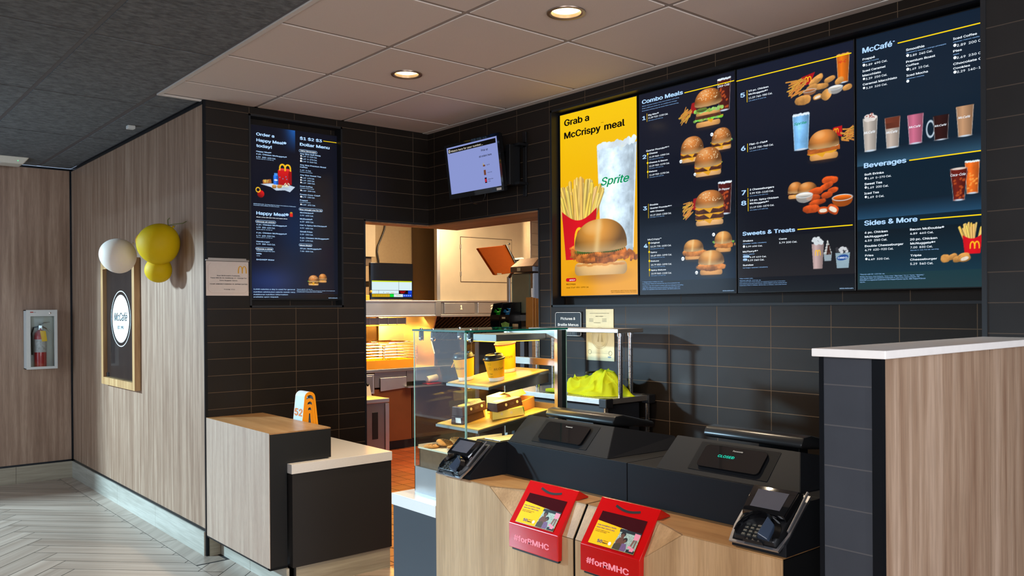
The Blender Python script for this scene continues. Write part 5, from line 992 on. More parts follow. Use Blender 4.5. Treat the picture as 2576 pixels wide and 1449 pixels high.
# ------------------------------------------------------------------ left counter: wood clad bin surround and white service counter
r = thing('counter_block', 'tall wood-sided counter block with black front beside the long wood wall', 'counter', (-1.43, -.44, 0))
bx0, bx1, by0, bz = -1.608, -1.257, -.878, .822
obj('side_panel', MB().box(bx0, by0, .124, bx0+.0022, -.004, bz, .0004), wood('oak_pale', (160, 130, 110), (184, 156, 134), (172, 143, 122), 'Z', 2.4, .42, 1.6), r)
obj('top_panel', MB().box(bx0+.0005, by0, bz-.006, bx1, -.004, bz+.0006), W_oaky, r)
obj('front_panel', MB().box(bx0+.0024, by0-.0005, .124, -1.512, by0+.012, bz-.0062).box(-1.512, by0-.0005, .662, bx1+.0004, by0+.012, bz-.0062).box(-1.512, by0+.012, .66, bx1, -.004, bz-.0065), mat('black_edge', (13, 13, 14), .5), r)
obj('edge_trim', MB().box(bx0-.001, by0-.004, .116, -1.512, by0+.02, .126).box(bx0-.001, by0, .116, bx0+.014, -.004, .124), MATS['anodised_trim'], r)
obj('kickboard', MB().box(-1.530, -.440, 0, -1.515, -.002, .116).box(-1.530, -.905, 0, -1.515, -.443, .116), W_base, r)
obj('strip', MB().box(-1.258, by0+.01, .700, -1.2545, by0+.03, .735), mat('sticker_white', (206, 200, 190), .6), r)
r = thing('service_counter', 'white-topped low counter with black front beside the wood block, left of the doorway', 'counter', (-1.2, -.45, 0))
obj('countertop', MB().box(-1.506, -.922, .606, -.897, -.003, .656, .0015), M_white, r)
obj('front_panel', MB().box(-1.500, -.916, .118, -.900, -.902, .605), M_panelblk, r)
obj('side_panel', MB().box(-1.500, -.902, .118, -1.488, -.010, .605).box(-.912, -.902, .118, -.900, -.010, .605), M_panelblk, r)
obj('kickboard', MB().box(-1.478, -.905, 0, -.905, -.890, .117).box(-.918, -.89, 0, -.905, -.01, .117), W_basex, r)
obj('corner_strip', MB().box(-1.4895, -.908, 0, -1.4785, -.896, .117), M_black, r)
r = thing('end_counter', 'low white-topped counter carrying the glass case, near the doorway floor', 'counter', (-1.2, -2.0, 0))
obj('countertop', MB().box(-1.475, -2.167, .606, -.62, -1.834, .656, .0015).box(-1.391, -2.268, .606, -.62, -2.167, .656), M_white, r)
obj('front_panel', MB().box(-1.469, -2.168, .0, -1.457, -1.840, .605).box(-1.457, -1.852, 0, -.63, -1.840, .605).box(-.64, -2.26, 0, -.63, -1.852, .605), mat('panel_blue_black', (40, 43, 48), .5, noise=.04, nscale=300), r)

# ------------------------------------------------------------------ table number tents
M_tor = mat('tent_orange', (240, 150, 12), .45, noise=.02); M_tgr = mat('tent_grey', (184, 190, 196), .5, noise=.02)
def tent(label, dz, y0, y1, sc, num=None):
    cx = -1.188; zb_ = .656
    o = thing('number_tent', label, 'table number', (cx, (y0+y1)/2, zb_), group=None)
    H_ = .326*1.0-dz; P = []
    rt_, rb = .034*sc, .066*sc; zt = H_-rt_*1.0
    zb2 = 0
    pts = [(-rb, zb2)]+[(-rt_*math.cos(a), zt+rt_*math.sin(a)) for a in [math.pi*i/14 for i in range(15)]]+[(rb, zb2)]
    t = .0055; inner = [(-(rb-t), zb2)]+[(-(rt_-t)*math.cos(a), zt+(rt_-t)*math.sin(a)) for a in [math.pi*i/14 for i in range(15)]]+[(rb-t, zb2)]
    V = lambda p, y: (cx+p[0], y, zb_+p[1])
    b = MB(); n = len(pts)
    vo = [[b.bm.verts.new(V(p, y)) for p in pts] for y in (y0, y1)]; vi = [[b.bm.verts.new(V(p, y)) for p in inner] for y in (y0, y1)]
    for i in range(n-1):
        b.bm.faces.new((vo[0][i], vo[0][i+1], vo[1][i+1], vo[1][i])); b.bm.faces.new((vi[0][i+1], vi[0][i], vi[1][i], vi[1][i+1]))
    for k in (0, n-1): b.bm.faces.new((vo[0][k], vo[1][k], vi[1][k], vi[0][k]))
    obj('shell', b, M_tgr, o)
    b = MB()
    wi = .013
    in2 = [(-(rb-wi), zb2)]+[(-(rt_-wi)*math.cos(a), zt-.006+(rt_-wi)*math.sin(a)) for a in [math.pi*i/14 for i in range(15)]]+[(rb-wi, zb2)]
    for y, s_ in ((y0, -1), (y1, 1)):
        A_ = [b.bm.verts.new(V(p, y)) for p in pts]; B_ = [b.bm.verts.new(V(p, y)) for p in in2]; A2 = [b.bm.verts.new(V(p, y+s_*.0012)) for p in pts]; B2 = [b.bm.verts.new(V(p, y+s_*.0012)) for p in in2]
        for i in range(n-1):
            b.bm.faces.new((A2[i], A2[i+1], B2[i+1], B2[i])); b.bm.faces.new((A_[i], A_[i+1], A2[i+1], A2[i])); b.bm.faces.new((B_[i], B_[i+1], B2[i+1], B2[i]))
    obj('edge', b, M_tor, o)
    if num:
        dl = Vector((-(rt_-rb), 0, zt)).normalized(); f0 = Vector((cx-rb-.0008, y1, zb_)); nn = Vector((-dl.z, 0, dl.x))
        sh = Sheet(f0, (0, -1, 0), dl, nn); Wd = y1-y0
        sh.text('o', num, Wd/2, .188, .056, Wd*.80, .05, 0, 0, center=True)
        for k in range(4): sh.rect('k', Wd*.2, .09-.011*k-(.006 if k > 1 else 0), Wd*.8, .092-.011*k-(.006 if k > 1 else 0))
        sh.build('print', {'o': mat('number_orange', (196, 104, 8), .5, noise=.02), 'k': Mk_pr}, o)
    return o
tent('white and orange table tent numbered 52, outermost of the nested stack', 0, -.500, -.385, 1.0, '52')
for k, lb in enumerate(('second table tent from the top, nested inside the one numbered 52', 'third table tent from the top inside the nested stack', 'innermost and lowest table tent of the nested stack')):
    tent(lb, .038+.034*k, -.498+.0015*k, -.380+.001*k, .80-.15*k)

# ------------------------------------------------------------------ main order counter
CX = -1.475; ZT = .792; ZF = .683
T0, B1, B2, T3 = -2.52, -2.68, -3.265, -3.425
M_car = mat('carcass_black', (10, 10, 11), .6)
def module(label, ya, yb, tri):
    o = thing('order_counter', label, 'counter', (CX+.3, (ya+yb)/2, 0))
    g = .0012
    first = tri == 'L'
    # carcass
    prof = [(CX+.004, .0), (CX+.004, ZF-.003), (-1.405, ZT-.006), (-.72, ZT-.006), (-.72, 0)]
    y_in = B1 if first else B2
    b = MB(); inner0, inner1 = (ya-.003, T0) if first else (T3, yb+.003)
    
    if first: b.box(CX+.004, -2.27, 0, -1.393, -2.173, ZT-.006).box(CX+.004, T0, 0, -.72, -2.27, ZT-.006)
    else: b.box(CX+.004, min(inner0, inner1), 0, -.72, max(inner0, inner1), ZT-.006)
    lo, hi = (yb+.003, T0) if first else (T3, ya-.003)
    b2 = [(CX+.006, lo, 0), (CX+.006, lo, ZF-.004), (-1.405, lo, ZT-.007), (-.72, lo, ZT-.007), (-.72, lo, 0)]
    b.prism(b2, (0, hi-lo, 0)); obj('carcass', b, M_car, o)
    # front panel
    if first: P = [(ya-g, .09), (ya-g, ZT-.002), (T0, ZT-.002), (B1, ZF), (yb+g, ZF), (yb+g, .09)]
    else: P = [(ya-g, .09), (ya-g, ZF), (B2, ZF), (T3, ZT-.002), (yb+g, ZT-.002), (yb+g, .09)]
    obj('front_panel', MB().prism([(CX, y, z) for y, z in P], (.0035, 0, 0)), W_oak, o)
    # sloped panel and triangular facet
    n = Vector((-(ZT-ZF), 0, .065)).normalized()*-.003
    y_o = yb+g if first else ya-g
    obj('sloped_panel', MB().prism([(CX+.0005, y_in, ZF+.0022), (CX+.0005, y_o, ZF+.0022), (-1.411, y_o, ZT-.002), (-1.411, y_in+(.02 if first else -.02), ZT-.002)], n), W_oak, o)
    y_t = T0 if first else T3
    fp = [Vector((CX+.0005, y_t-(.004 if first else -.004), ZT-.002)), Vector((CX+.0005, y_in+(.0025 if first else -.0025), ZF+.003)), Vector((-1.411, y_in+(.0215 if first else -.0215), ZT-.002))]
    nn = (fp[1]-fp[0]).cross(fp[2]-fp[0]).normalized()
    if nn.x > 0: nn = -nn
    obj('facet_panel', MB().prism(fp, -nn*.003), W_oak, o)
    if first: P = [(CX, ya-g), (CX, T0), (-1.412, B1+.02), (-1.412, yb+g), (-.72, yb+g), (-.72, -2.271), (-1.393, -2.271), (-1.393, ya-g)]
    else: P = [(CX, yb+g), (CX, T3), (-1.412, B2-.02), (-1.412, ya-g), (-.72, ya-g), (-.72, yb+g)]
    obj('worktop', MB().prism([(x, y, ZT-.0015) for x, y in P], (0, 0, .0035)), W_oaky, o)
    obj('kickboard', MB().box(CX+.03, yb+g, 0, CX+.045, ya-g, .088), W_base, o)
    return o
module('left half of the oak order counter, with the left red donation box', -2.170, -2.9655, 'L')
module('right half of the oak order counter, ending at the dark low wall', -2.9745, -3.755, 'R')
# raised black housing
M_hou = mat('housing_black', (20, 21, 24), .6, noise=.05, nscale=400, bump=.03, bscale=800, spec=.18)
HX = -1.285; HZT = .926
def housing(label, ya, yb, wing=None):
    o = thing('raised_shelf', label, 'counter shelf', (-1.0, (ya+yb)/2, ZT))
    obj('body', MB().box(HX, yb+.001, ZT+.002, -.93, ya-.001, HZT, .0012), M_hou, o)
    if wing: 
        wa, wb = wing
        obj('terminal_mount', MB().prism([(HX-.0005, wb, ZT+.002), (HX-.0005, wb, HZT), (-1.335, wb, HZT), (-1.468, wb, ZT+.022), (-1.468, wb, ZT+.002)], (0, wa-wb, 0), .001), M_hou, o)
    return o
h1 = housing('left raised black shelf on the oak counter, behind the left donation box', -2.395, -3.037)
obj('terminal_mount', MB().prism([(-.93, -2.394, ZT+.002), (-.93, -2.394, HZT), (-1.335, -2.394, HZT), (-1.468, -2.394, ZT+.022), (-1.468, -2.394, ZT+.002)], (0, .126, 0), .001).prism([(-1.395, -2.267, ZT+.002), (-1.395, -2.267, ZT+.083), (-1.468, -2.267, ZT+.022), (-1.468, -2.267, ZT+.002)], (0, .09, 0), .001), M_hou, h1)
obj('tray_lip', MB().box(-1.31, -2.385, HZT+.0005, -1.12, -2.285, HZT+.003, .0008), M_ss, h1)
h2 = housing('right raised black shelf on the oak counter, next to the tiled low wall', -3.039, -3.757)
obj('terminal_mount', MB().prism([(HX-.001, -3.757, ZT+.002), (HX-.001, -3.757, HZT), (-1.345, -3.757, HZT), (-1.462, -3.757, ZT+.035), (-1.462, -3.757, ZT+.002)], (0, .17, 0), .001), M_hou, h2)
def register(label, ya, yb, rya, ryb, rz, closed):
    o = thing('register_housing', label, 'cash register', (-1.1, (ya+yb)/2, HZT))
    z0 = HZT+.0008
    b = MB(); V = b.bm.verts.new
    A0, A1 = V((HX+.001, ya, z0)), V((HX+.001, yb, z0)); B0, B1_ = V((-1.182, rya, rz)), V((-1.182, ryb, rz)); C0, C1 = V((-.90, rya, .968)), V((-.90, ryb-.05, .968)); D0, D1 = V((-.90, ya, z0)), V((-.90, yb-.03, z0))
    for f in ((A0, A1, B1_, B0), (B0, B1_, C1, C0), (C0, C1, D1, D0), (A0, B0, C0, D0), (A1, D1, C1, B1_), (A0, D0, D1, A1)): b.bm.faces.new(f)
    bmesh.ops.bevel(b.bm, geom=list(b.bm.edges), offset=.0012, segments=2, affect='EDGES')
    obj('body', b, M_hou, o)
    uu = Vector((-1.182-HX, 0, rz-z0)).normalized(); nn = Vector((-uu.z, 0, uu.x)); o0 = Vector((HX+.001, ya, z0))
    L = ya-yb; s0, s1, t0, t1 = L*.285, L*.715, .032, .118
    def rr(s0, s1, t0, t1, rad, n=6):
        P = []
        for cx_, cy_, a0 in ((s1-rad, t1-rad, 0), (s0+rad, t1-rad, 90), (s0+rad, t0+rad, 180), (s1-rad, t0+rad, 270)):
            P += [(cx_+rad*math.cos(R(a0+90*i/n)), cy_+rad*math.sin(R(a0+90*i/n))) for i in range(n+1)]
        return P
    W3 = lambda p, l=0: tuple(o0+Vector((0, -1, 0))*p[0]+uu*p[1]+nn*l)
    obj('display_bezel', MB().prism([W3(p, .0004) for p in rr(s0-.03, s1+.035, t0-.012, t1+.013, .003)], nn*.0012), mat('bezel_black', (13, 13, 15), .7, noise=.04, spec=.15), o)
    obj('customer_display', MB().prism([W3(p, .0018) for p in rr(s0, s1, t0, t1, .012)], nn*.008, .0015), M_blkgl, o)
    sh = Sheet(W3((0, 0), .0112), (0, -1, 0), uu, nn)
    sh.text('w', 'Panasonic', (s0+s1)/2+.012, t1-.017, .0075, .036, .02, center=True)
    if closed: sh.text('t', 'CLOSED', (s0+s1)/2-.02, t1-.044, .0125, .060, .012, .12, center=True)
    sh.build('display_text', {'w': mat('print_silver', (170, 166, 158), .4, noise=.02), 't': glow('display_teal', (40, 210, 178), 1.3)}, o)
    return o
register('left black register housing with blank customer display', -2.402, -2.945, -2.412, -2.885, 1.024, False)
register('right black register housing with customer display reading CLOSED', -3.164, -3.691, -3.174, -3.632, 1.026, True)
for lb, ya, yb, zo in (('black till screen seen from behind above the left register housing', -2.362, -2.752, 0), ('black till screen seen from behind above the right register housing', -3.176, -3.556, .008)):
    o = thing('till_screen', lb, 'monitor', (-.95, (ya+yb)/2, HZT))
    # tilted slab: thick bevelled top edge leaning back to the staff side
    pr = [(-1.046, 1.012), (-1.030, 1.036), (-.985, 1.038), (-.80, .995), (-.80, .972), (-1.040, 1.000)]
    obj('case', MB().prism([(x, yb, z+zo) for x, z in pr], (0, ya-yb, 0), .007), mat('case_black', (22, 21, 21), .32, noise=.05), o, smooth=True)
    obj('stand', MB().box(-.875, (ya+yb)/2-.08, HZT, -.82, (ya+yb)/2+.08, .978+zo, .004), M_blkpl, o)
    obj('shelf_foot', MB().box(-.899, (ya+yb)/2-.1, ZT+.002, -.78, (ya+yb)/2+.1, HZT, .004), M_blkpl, o)

# ------------------------------------------------------------------ card terminals
def terminal(label, o3, ydir, xdir, L, Wd):
    """o3 = lower-left corner of the top face; xdir = along width, ydir = up the slope"""
    x_ = Vector(xdir).normalized(); y_ = Vector(ydir).normalized(); z_ = x_.cross(y_).normalized(); y_ = z_.cross(x_)
    M = Matrix.Translation(Vector(o3)) @ Matrix((x_, y_, z_)).transposed().to_4x4()
    o = thing('card_terminal', label, 'payment terminal', tuple(Vector(o3)))
    P = lambda *a: tuple(M @ Vector(a))
    def slab(ptsA, z0, ptsB, z1, bev): return MB().hexa([P(x, y, z0) for x, y in ptsA], [P(x, y, z1) for x, y in ptsB], bev)
    out = [(.012, 0), (Wd-.012, 0), (Wd, .05), (Wd, L), (0, L), (0, .05)]
    ins = [(.020, .010), (Wd-.020, .010), (Wd-.010, .055), (Wd-.010, L-.010), (.010, L-.010), (.010, .055)]
    obj('base', slab(out, -.034, ins, -.006, .004), M_blkpl, o, smooth=True)
    ring = [(.004, -.005), (Wd-.004, -.005), (Wd+.006, .05), (Wd+.006, L+.004), (-.006, L+.004), (-.006, .05)]
    rin = [(.012, .002), (Wd-.012, .002), (Wd-.001, .05), (Wd-.001, L-.003), (.001, L-.003), (.001, .05)]
    obj('silver_rim', MB().ring2d(ring, rin, lambda s, t: P(s, t, -.020), z_*-.007), mat('rim_silver', (176, 176, 180), .25, .9), o)
    head = [(.010, L*.42), (Wd-.010, L*.42), (Wd-.004, L-.004), (.004, L-.004)]; hin = [(.016, L*.45), (Wd-.016, L*.45), (Wd-.010, L-.012), (.010, L-.012)]
    obj('head', slab(head, -.010, hin, .012, .003), M_blkgl, o, smooth=True)
    obj('screen', slab([(.034, L*.53), (Wd-.034, L*.53), (Wd-.032, L*.86), (.032, L*.86)], .0124, [(.034, L*.53), (Wd-.034, L*.53), (Wd-.032, L*.86), (.032, L*.86)], .0132, 0), mat('lcd_off', (70, 70, 78), .12, noise=.03, coat=.5), o)
    # privacy hood around the keypad
    b = MB(); V = b.bm.verts.new
    arc = [(Wd*.5-Wd*.34*math.cos(a), L*.06+L*.36*math.sin(a)**.8) for a in [math.pi*i/16 for i in range(17)]]
    lo = [V(P(x, y, -.010)) for x, y in arc]; hi = [V(P(x+(x-Wd*.5)*.06, y+.006, .004+.014*math.sin(math.pi*i/16))) for i, (x, y) in enumerate(arc)]; oo = [V(P(x+(x-Wd*.5)*.28, y+.014, -.007+.012*math.sin(math.pi*i/16))) for i, (x, y) in enumerate(arc)]
    for i in range(16): b.bm.faces.new((lo[i], lo[i+1], hi[i+1], hi[i])); b.bm.faces.new((hi[i], hi[i+1], oo[i+1], oo[i]))
    obj('keypad_hood', b, M_blkgl, o, smooth=True)
    obj('wing', MB().hexa([P(Wd*.56, L*.07, -.008), P(Wd*.80, L*.05, -.008), P(Wd*.82, L*.30, -.004), P(Wd*.66, L*.40, -.002)], [P(Wd*.62, L*.07, .016), P(Wd*.78, L*.05, .002), P(Wd*.80, L*.30, .008), P(Wd*.66, L*.38, .020)], .002), mat('wing_blue', (44, 54, 70), .3, noise=.03), o)
    for i in range(3):
        for j in range(4):
            kx, ky = Wd*(.30+.11*i), L*(.08+.062*j)
            obj('key', slab([(kx-.006, ky-.0035), (kx+.006, ky-.0035), (kx+.006, ky+.0035), (kx-.006, ky+.0035)], -.006, [(kx-.005, ky-.0028), (kx+.005, ky-.0028), (kx+.005, ky+.0028), (kx-.005, ky+.0028)], -.002, 0), mat('key_grey', (52, 54, 52), .4, noise=.05), o)
    obj('card_slot', slab([(Wd*.3, -.001), (Wd*.7, -.001), (Wd*.68, .010), (Wd*.32, .010)], -.016, [(Wd*.32, .002), (Wd*.68, .002), (Wd*.66, .010), (Wd*.34, .010)], -.008, .001), M_blkpl, o)
    # stylus holder arm on the right
    obj('stylus', MB().tube([P(Wd+.010, L*.25, .0), P(Wd+.012, L*.6, .004), P(Wd+.010, L*.98, .004)], .004, 8), mat('rim_silver', ()) if False else MATS['rim_silver'], o, smooth=True)
    return o
terminal('black card terminal tilted on the left end of the oak counter by the glass case', (-1.514, -2.212, .822), (.140, 0, .112), (0, -1, 0), .176, .166)
terminal('black card terminal at the right end, reflecting a bright ceiling light', (-1.496, -3.590, .832), (.130, .03, .108), (.02, -1, .0), .186, .160)

# ------------------------------------------------------------------ donation boxes
M_dred = mat('donation_red', (184, 3, 5), .22, coat=.5, noise=.015, nscale=10)
def donation(label, ya, yb):
    o = thing('donation_box', label, 'donation box', (-1.44, (ya+yb)/2, .60))
    pr = [(-1.497, .600), (-1.4775, .600), (-1.4775, .6845), (-1.4135, .7950), (-1.347, .7950), (-1.347, .8000), (-1.392, .8250), (-1.497, .6860)]
    obj('shell', MB().prism([(x, yb, z) for x, z in pr], (0, ya-yb, 0), .002), M_dred, o)
    obj('base_plate', MB().box(-1.490, yb+.006, .592, -1.4785, ya-.010, .5995), M_blkpl, o)
    uu = Vector((.105, 0, .139)).normalized(); nn = Vector((-uu.z, 0, uu.x)); o0 = Vector((-1.497, ya, .686))+nn*.0006
    Wd = ya-yb; F = lambda s, t, l=0: tuple(o0+Vector((0, -1, 0))*s+uu*t+nn*l)
    obj('window', MB().prism([F(.030, .010), F(Wd-.028, .010), F(Wd-.030, .126), F(.032, .126)], nn*.0012), mat('window_dark', (58, 12, 18), .08, coat=.6), o)
    obj('card', MB().prism([F(.031, .011, .0013), F(Wd-.029, .011, .0013), F(Wd-.030, .078, .0013), F(.0315, .092, .0013)], nn*.0006), mat('card_yellow', (250, 184, 14), .3, noise=.02, coat=.3), o)
    sh = Sheet(F(0, 0, .0024), (0, -1, 0), uu, nn)
    sh.poly('sky', [(Wd*.52, .0115), (Wd-.029, .0115), (Wd-.030, .078), (Wd*.56, .084)]); sh.rect('dk', Wd*.54, .072, Wd-.029, .082, .0002)
    sh.text('bl', 'Help strengthen a family', .038, .076, .0055, .082, .02); sh.text('bl', 'when their child is sick.', .038, .067, .0055, .080, .02); sh.text('k', 'Drop your change here or ask', .038, .059, .0032, .062, .01); sh.text('k', 'to Round-Up for RMHC.', .038, .054, .0032, .052, .01)
    sh.text('bl', '50', .066, .020, .014, .020, .04); sh.text('k', 'years of', .089, .028, .004, .020, .01); sh.text('k', 'RMHC', .089, .020, .006, .022, .04); sh.disc('w', .119, .025, .006, lift=.0001)
    # photo: seated adult holding a child, standing child at right
    B_ = .0003
    sh.disc('hair', Wd*.62, .066, .010, .009, B_); sh.disc('skin', Wd*.62, .060, .007, .008, B_*1.5); sh.poly('skin', [(Wd*.545, .040), (Wd*.58, .054), (Wd*.66, .054), (Wd*.69, .034), (Wd*.66, .022), (Wd*.55, .022)], B_); sh.poly('brown', [(Wd*.53, .012), (Wd*.535, .030), (Wd*.62, .036), (Wd*.68, .022), (Wd*.70, .012)], B_*1.3)
    sh.disc('hair', Wd*.685, .049, .008, .008, B_*2); sh.disc('skin', Wd*.682, .045, .005, .006, B_*2.4); sh.poly('lilac', [(Wd*.65, .012), (Wd*.655, .036), (Wd*.72, .038), (Wd*.745, .022), (Wd*.735, .012)], B_*2.2)
    sh.poly('pink', [(Wd*.79, .078), (Wd*.80, .056), (Wd-.031, .058), (Wd-.030, .077)], B_); sh.poly('brown2', [(Wd*.80, .056), (Wd*.785, .034), (Wd*.81, .034), (Wd*.83, .056)], B_*1.4); sh.poly('brown2', [(Wd*.84, .056), (Wd*.835, .030), (Wd*.86, .030), (Wd*.865, .056)], B_*1.4)
    sh.poly('pink', [(Wd*.765, .034), (Wd*.815, .034), (Wd*.81, .026), (Wd*.76, .026)], B_*1.6); sh.poly('pink', [(Wd*.81, .030), (Wd*.865, .030), (Wd*.86, .018), (Wd*.80, .018)], B_*1.6); sh.rect('dk', Wd*.755, .012, Wd-.029, .022, B_)
    sh.build('card_print', dict(sky=mat('pic_pale', (150, 168, 156), .4, noise=.5, nscale=300), dk=mat('pic_dark', (34, 40, 44), .4, noise=.2), bl=mat('print_blue', (60, 70, 120), .4, noise=.01), k=Mk_pr, w=Mw_pr, hair=mat('pic_hair', (26, 20, 20), .5), skin=mat('pic_skin', (96, 58, 44), .5), brown=mat('pic_brown', (66, 54, 36), .5), lilac=mat('pic_lilac', (104, 78, 116), .5, noise=.3, nscale=400), pink=mat('pic_pink', (220, 130, 150), .5), brown2=mat('pic_brown2', (120, 82, 70), .5)), o)
    sh = Sheet(F(0, 0, .0004), (0, -1, 0), uu, nn)
    sh.stroke('k', [(Wd*.30+Wd*.42*i/14, .150-.010*math.sin(math.pi*i/14)+.004*(1-i/14)) for i in range(15)], .0085); sh.build('coin_slot', {'k': mat('slot_black', (6, 4, 5), .7)}, o)
    sh = Sheet((-1.4976, ya, .600), (0, -1, 0), (0, 0, 1), (-1, 0, 0)); sh.text('p', '#forRMHC', Wd*.47, .030, .027, .182, .034, center=True); sh.build('lettering', {'p': mat('letter_pink', (252, 150, 160), .35, noise=.01)}, o)
donation('left of the two glossy red donation boxes hooked on the oak counter', -2.658, -2.914)
donation('right of the two glossy red donation boxes, beside the pale facet', -3.022, -3.276)
# ------------------------------------------------------------------ glass display case
gx0, gx1, gy0, gy1, gz0, gz1 = -1.387, -.817, -2.259, -1.885, .656, 1.372
r = thing('display_case', 'glass bakery display case with steel base and two lit shelves', 'display case', (-1.1, -2.07, gz0))
b = MB().box(gx0, gy0, gz0+.006, gx0+.004, gy1, .770).box(gx0, gy0, gz0+.006, gx1, gy0+.004, .770).box(gx0, gy1-.004, gz0+.006, gx1, gy1, .770).box(gx1-.004, gy0, gz0+.006, gx1, gy1, .770).box(gx0, gy0, gz0, gx1, gy1, gz0+.006)
obj('base', b, M_ssd, r)
obj('deck', MB().box(gx0+.004, gy0+.004, .755, gx1-.004, gy1-.004, .768), mat('deck_brown', (120, 86, 58), .35, .3, noise=.1), r)
obj('glass_pane', MB().box(gx0+.001, gy0, .770, gx0+.007, gy1, gz1-.012), M_glass, r)
obj('glass_pane', MB().box(gx0+.008, gy0+.001, .770, gx1-.05, gy0+.007, gz1-.012), M_glass, r)
obj('glass_pane', MB().box(gx0+.008, gy1-.007, .770, gx1-.05, gy1-.001, gz1-.012), M_glass, r)
M_gedge = mat('glass_edge', (150, 190, 170), .15, noise=.05, trans=.3); M_gedge2 = mat('glass_edge_green', (20, 86, 72), .15, noise=.05)
obj('glass_edge', MB().box(gx0, gy0-.0006, .770, gx0+.007, gy0+.0002, gz1-.012).box(gx0-.0006, gy0, .770, gx0+.001, gy0+.005, gz1-.012).box(gx0-.0006, gy1-.006, .770, gx0+.001, gy1, gz1-.012), M_gedge, r)
tg = obj('top_glass', MB().box(gx0-.004, gy0-.004, gz1-.010, gx1+.004, gy1+.004, gz1-.002), M_glass, r)
obj('glass_edge', MB().box(gx0-.0048, gy0-.0048, gz1-.010, gx0-.004, gy1+.0048, gz1-.002).box(gx0-.004, gy0-.0048, gz1-.010, gx1+.0048, gy0-.004, gz1-.002).box(gx0-.004, gy1+.004, gz1-.010, gx1+.0048, gy1+.0048, gz1-.002), M_gedge2, r)
for x, y in ((gx0+.02, -2.005), (-1.343, gy0+.02), (gx0+.02, gy1-.03), (-1.15, gy1-.02)):
    c = obj('clamp', MB().box(x-.011, y-.005, gz1-.052, x+.011, y+.005, gz1-.011, .003), mat('clamp_blue_grey', (70, 84, 92), .3, .6), r)
    obj('clamp_bolt', MB().lathe([(.010, -.004), (.010, .004), (.006, .006)], 16, Matrix.Translation((x-.006, y-.008, gz1-.042)) @ Matrix.Rotation(R(90), 4, 'X')), M_chrome, c)
    obj('top_bolt', MB().lathe([(.007, 0), (.007, .003), (.003, .005)], 14, Matrix.Translation((x, y, gz1-.0015))), M_chrome, c)
for y in (gy0+.012, gy1-.012): obj('post', MB().box(-.872, y-.010, .768, -.845, y+.010, gz1-.011), M_ss, r)
obj('rear_panel', MB().box(-.845, gy0+.001, .770, -.819, gy0+.007, gz1-.011), mat('rear_green_black', (28, 38, 36), .25, .3, noise=.05), r)
obj('glass_edge', MB().box(gx1-.003, gy0, .770, gx1+.001, gy0+.007, gz1-.012), M_gedge, r)
b = MB()
for z in (1.0, 1.2, 1.325): b.box(-.870, gy0+.022, z, -.850, gy1-.022, z+.03)
obj('crossbar', b, M_ssd, r)
W_shelf = wood('shelf_wood', (206, 150, 66), (232, 184, 96), (220, 168, 80), 'X', 1.6, .4)
def shelf(x0, x1, z_at, sl):
    f = lambda x: z_at+(x-x0)*sl
    ya, yb = -2.205, -1.90
    s_ = obj('shelf', MB().hexa([(x0, ya, f(x0)-.014), (x1, ya, f(x1)-.014), (x1, yb, f(x1)-.014), (x0, yb, f(x0)-.014)], [(x0, ya, f(x0)-.0035), (x1, ya, f(x1)-.0035), (x1, yb, f(x1)-.0035), (x0, yb, f(x0)-.0035)]), M_ssd, r)
    obj('shelf_board', MB().hexa([(x0+.006, ya+.004, f(x0+.006)-.003), (x1, ya+.004, f(x1)-.003), (x1, yb-.004, f(x1)-.003), (x0+.006, yb-.004, f(x0+.006)-.003)], [(x0+.006, ya+.004, f(x0+.006)), (x1, ya+.004, f(x1)), (x1, yb-.004, f(x1)), (x0+.006, yb-.004, f(x0+.006))]), W_shelf, s_)
    for y in (ya+.02, yb-.02):
        obj('bracket', MB().prism([(-1.115, y, f(-1.115)-.015), (-.86, y, f(-.86)-.015), (-.86, y, f(-.86)-.060), (-1.115, y, f(-1.115)-.052)], (0, .003, 0)), M_ssd, s_)
    return f
f1 = shelf(-1.224, -.872, 1.127, .156); f2 = shelf(-1.283, -.872, .949, .133)
b = MB().box(-1.16, -2.18, 1.316, -.872, -1.95, 1.345)
lb_ = obj('lamp_housing', b, M_ssd, r)
obj('light_strip', MB().box(-1.15, -2.17, 1.3125, -.90, -1.96, 1.3155), glow('led_warm', (255, 190, 60), 3.0), lb_)
area('case_lamp', (-1.03, -2.06, 1.310), (-1.05, -2.06, 0), .24, 2.2, (1, .62, .14), .18)
area('case_lamp', (-1.02, -2.05, 1.105), (-1.06, -2.05, 0), .26, 3.4, (1, .70, .20), .22)
area('case_lamp', (-1.04, -2.05, .925), (-1.08, -2.05, 0), .26, .7, (1, .80, .42), .22)

# ------------------------------------------------------------------ cups in the case
M_cy = mat('cup_yellow', (248, 172, 10), .45, noise=.01); M_cw = mat('cup_white', (232, 226, 214), .5, noise=.01); M_lid = mat('lid_black', (28, 22, 20), .35, noise=.03); M_ink = mat('ink_brown', (60, 32, 12), .6)
def wrap(parent, s, cap, w, rad, z0, ang, rot90=False, slope=0, bold=.006, shear=.3):
    vs, fs = text_geo0(s, shear)
    x0 = min(v[0] for v in vs); x1 = max(v[0] for v in vs); k = cap/.727; kx = w/(x1-x0); V = []
    for a, c in vs:
        u, v = (a-x0)*kx-w/2, c*k
        if rot90: u, v = -v, u
        z = z0+v; rr_ = rad(z)+.0006; th = ang+u/rr_
        V.append((rr_*math.cos(th), rr_*math.sin(th), z))
    me = bpy.data.meshes.new('print'); me.from_pydata(V, [], fs); me.update(); return objm('print', me, M_ink, parent, local=True)
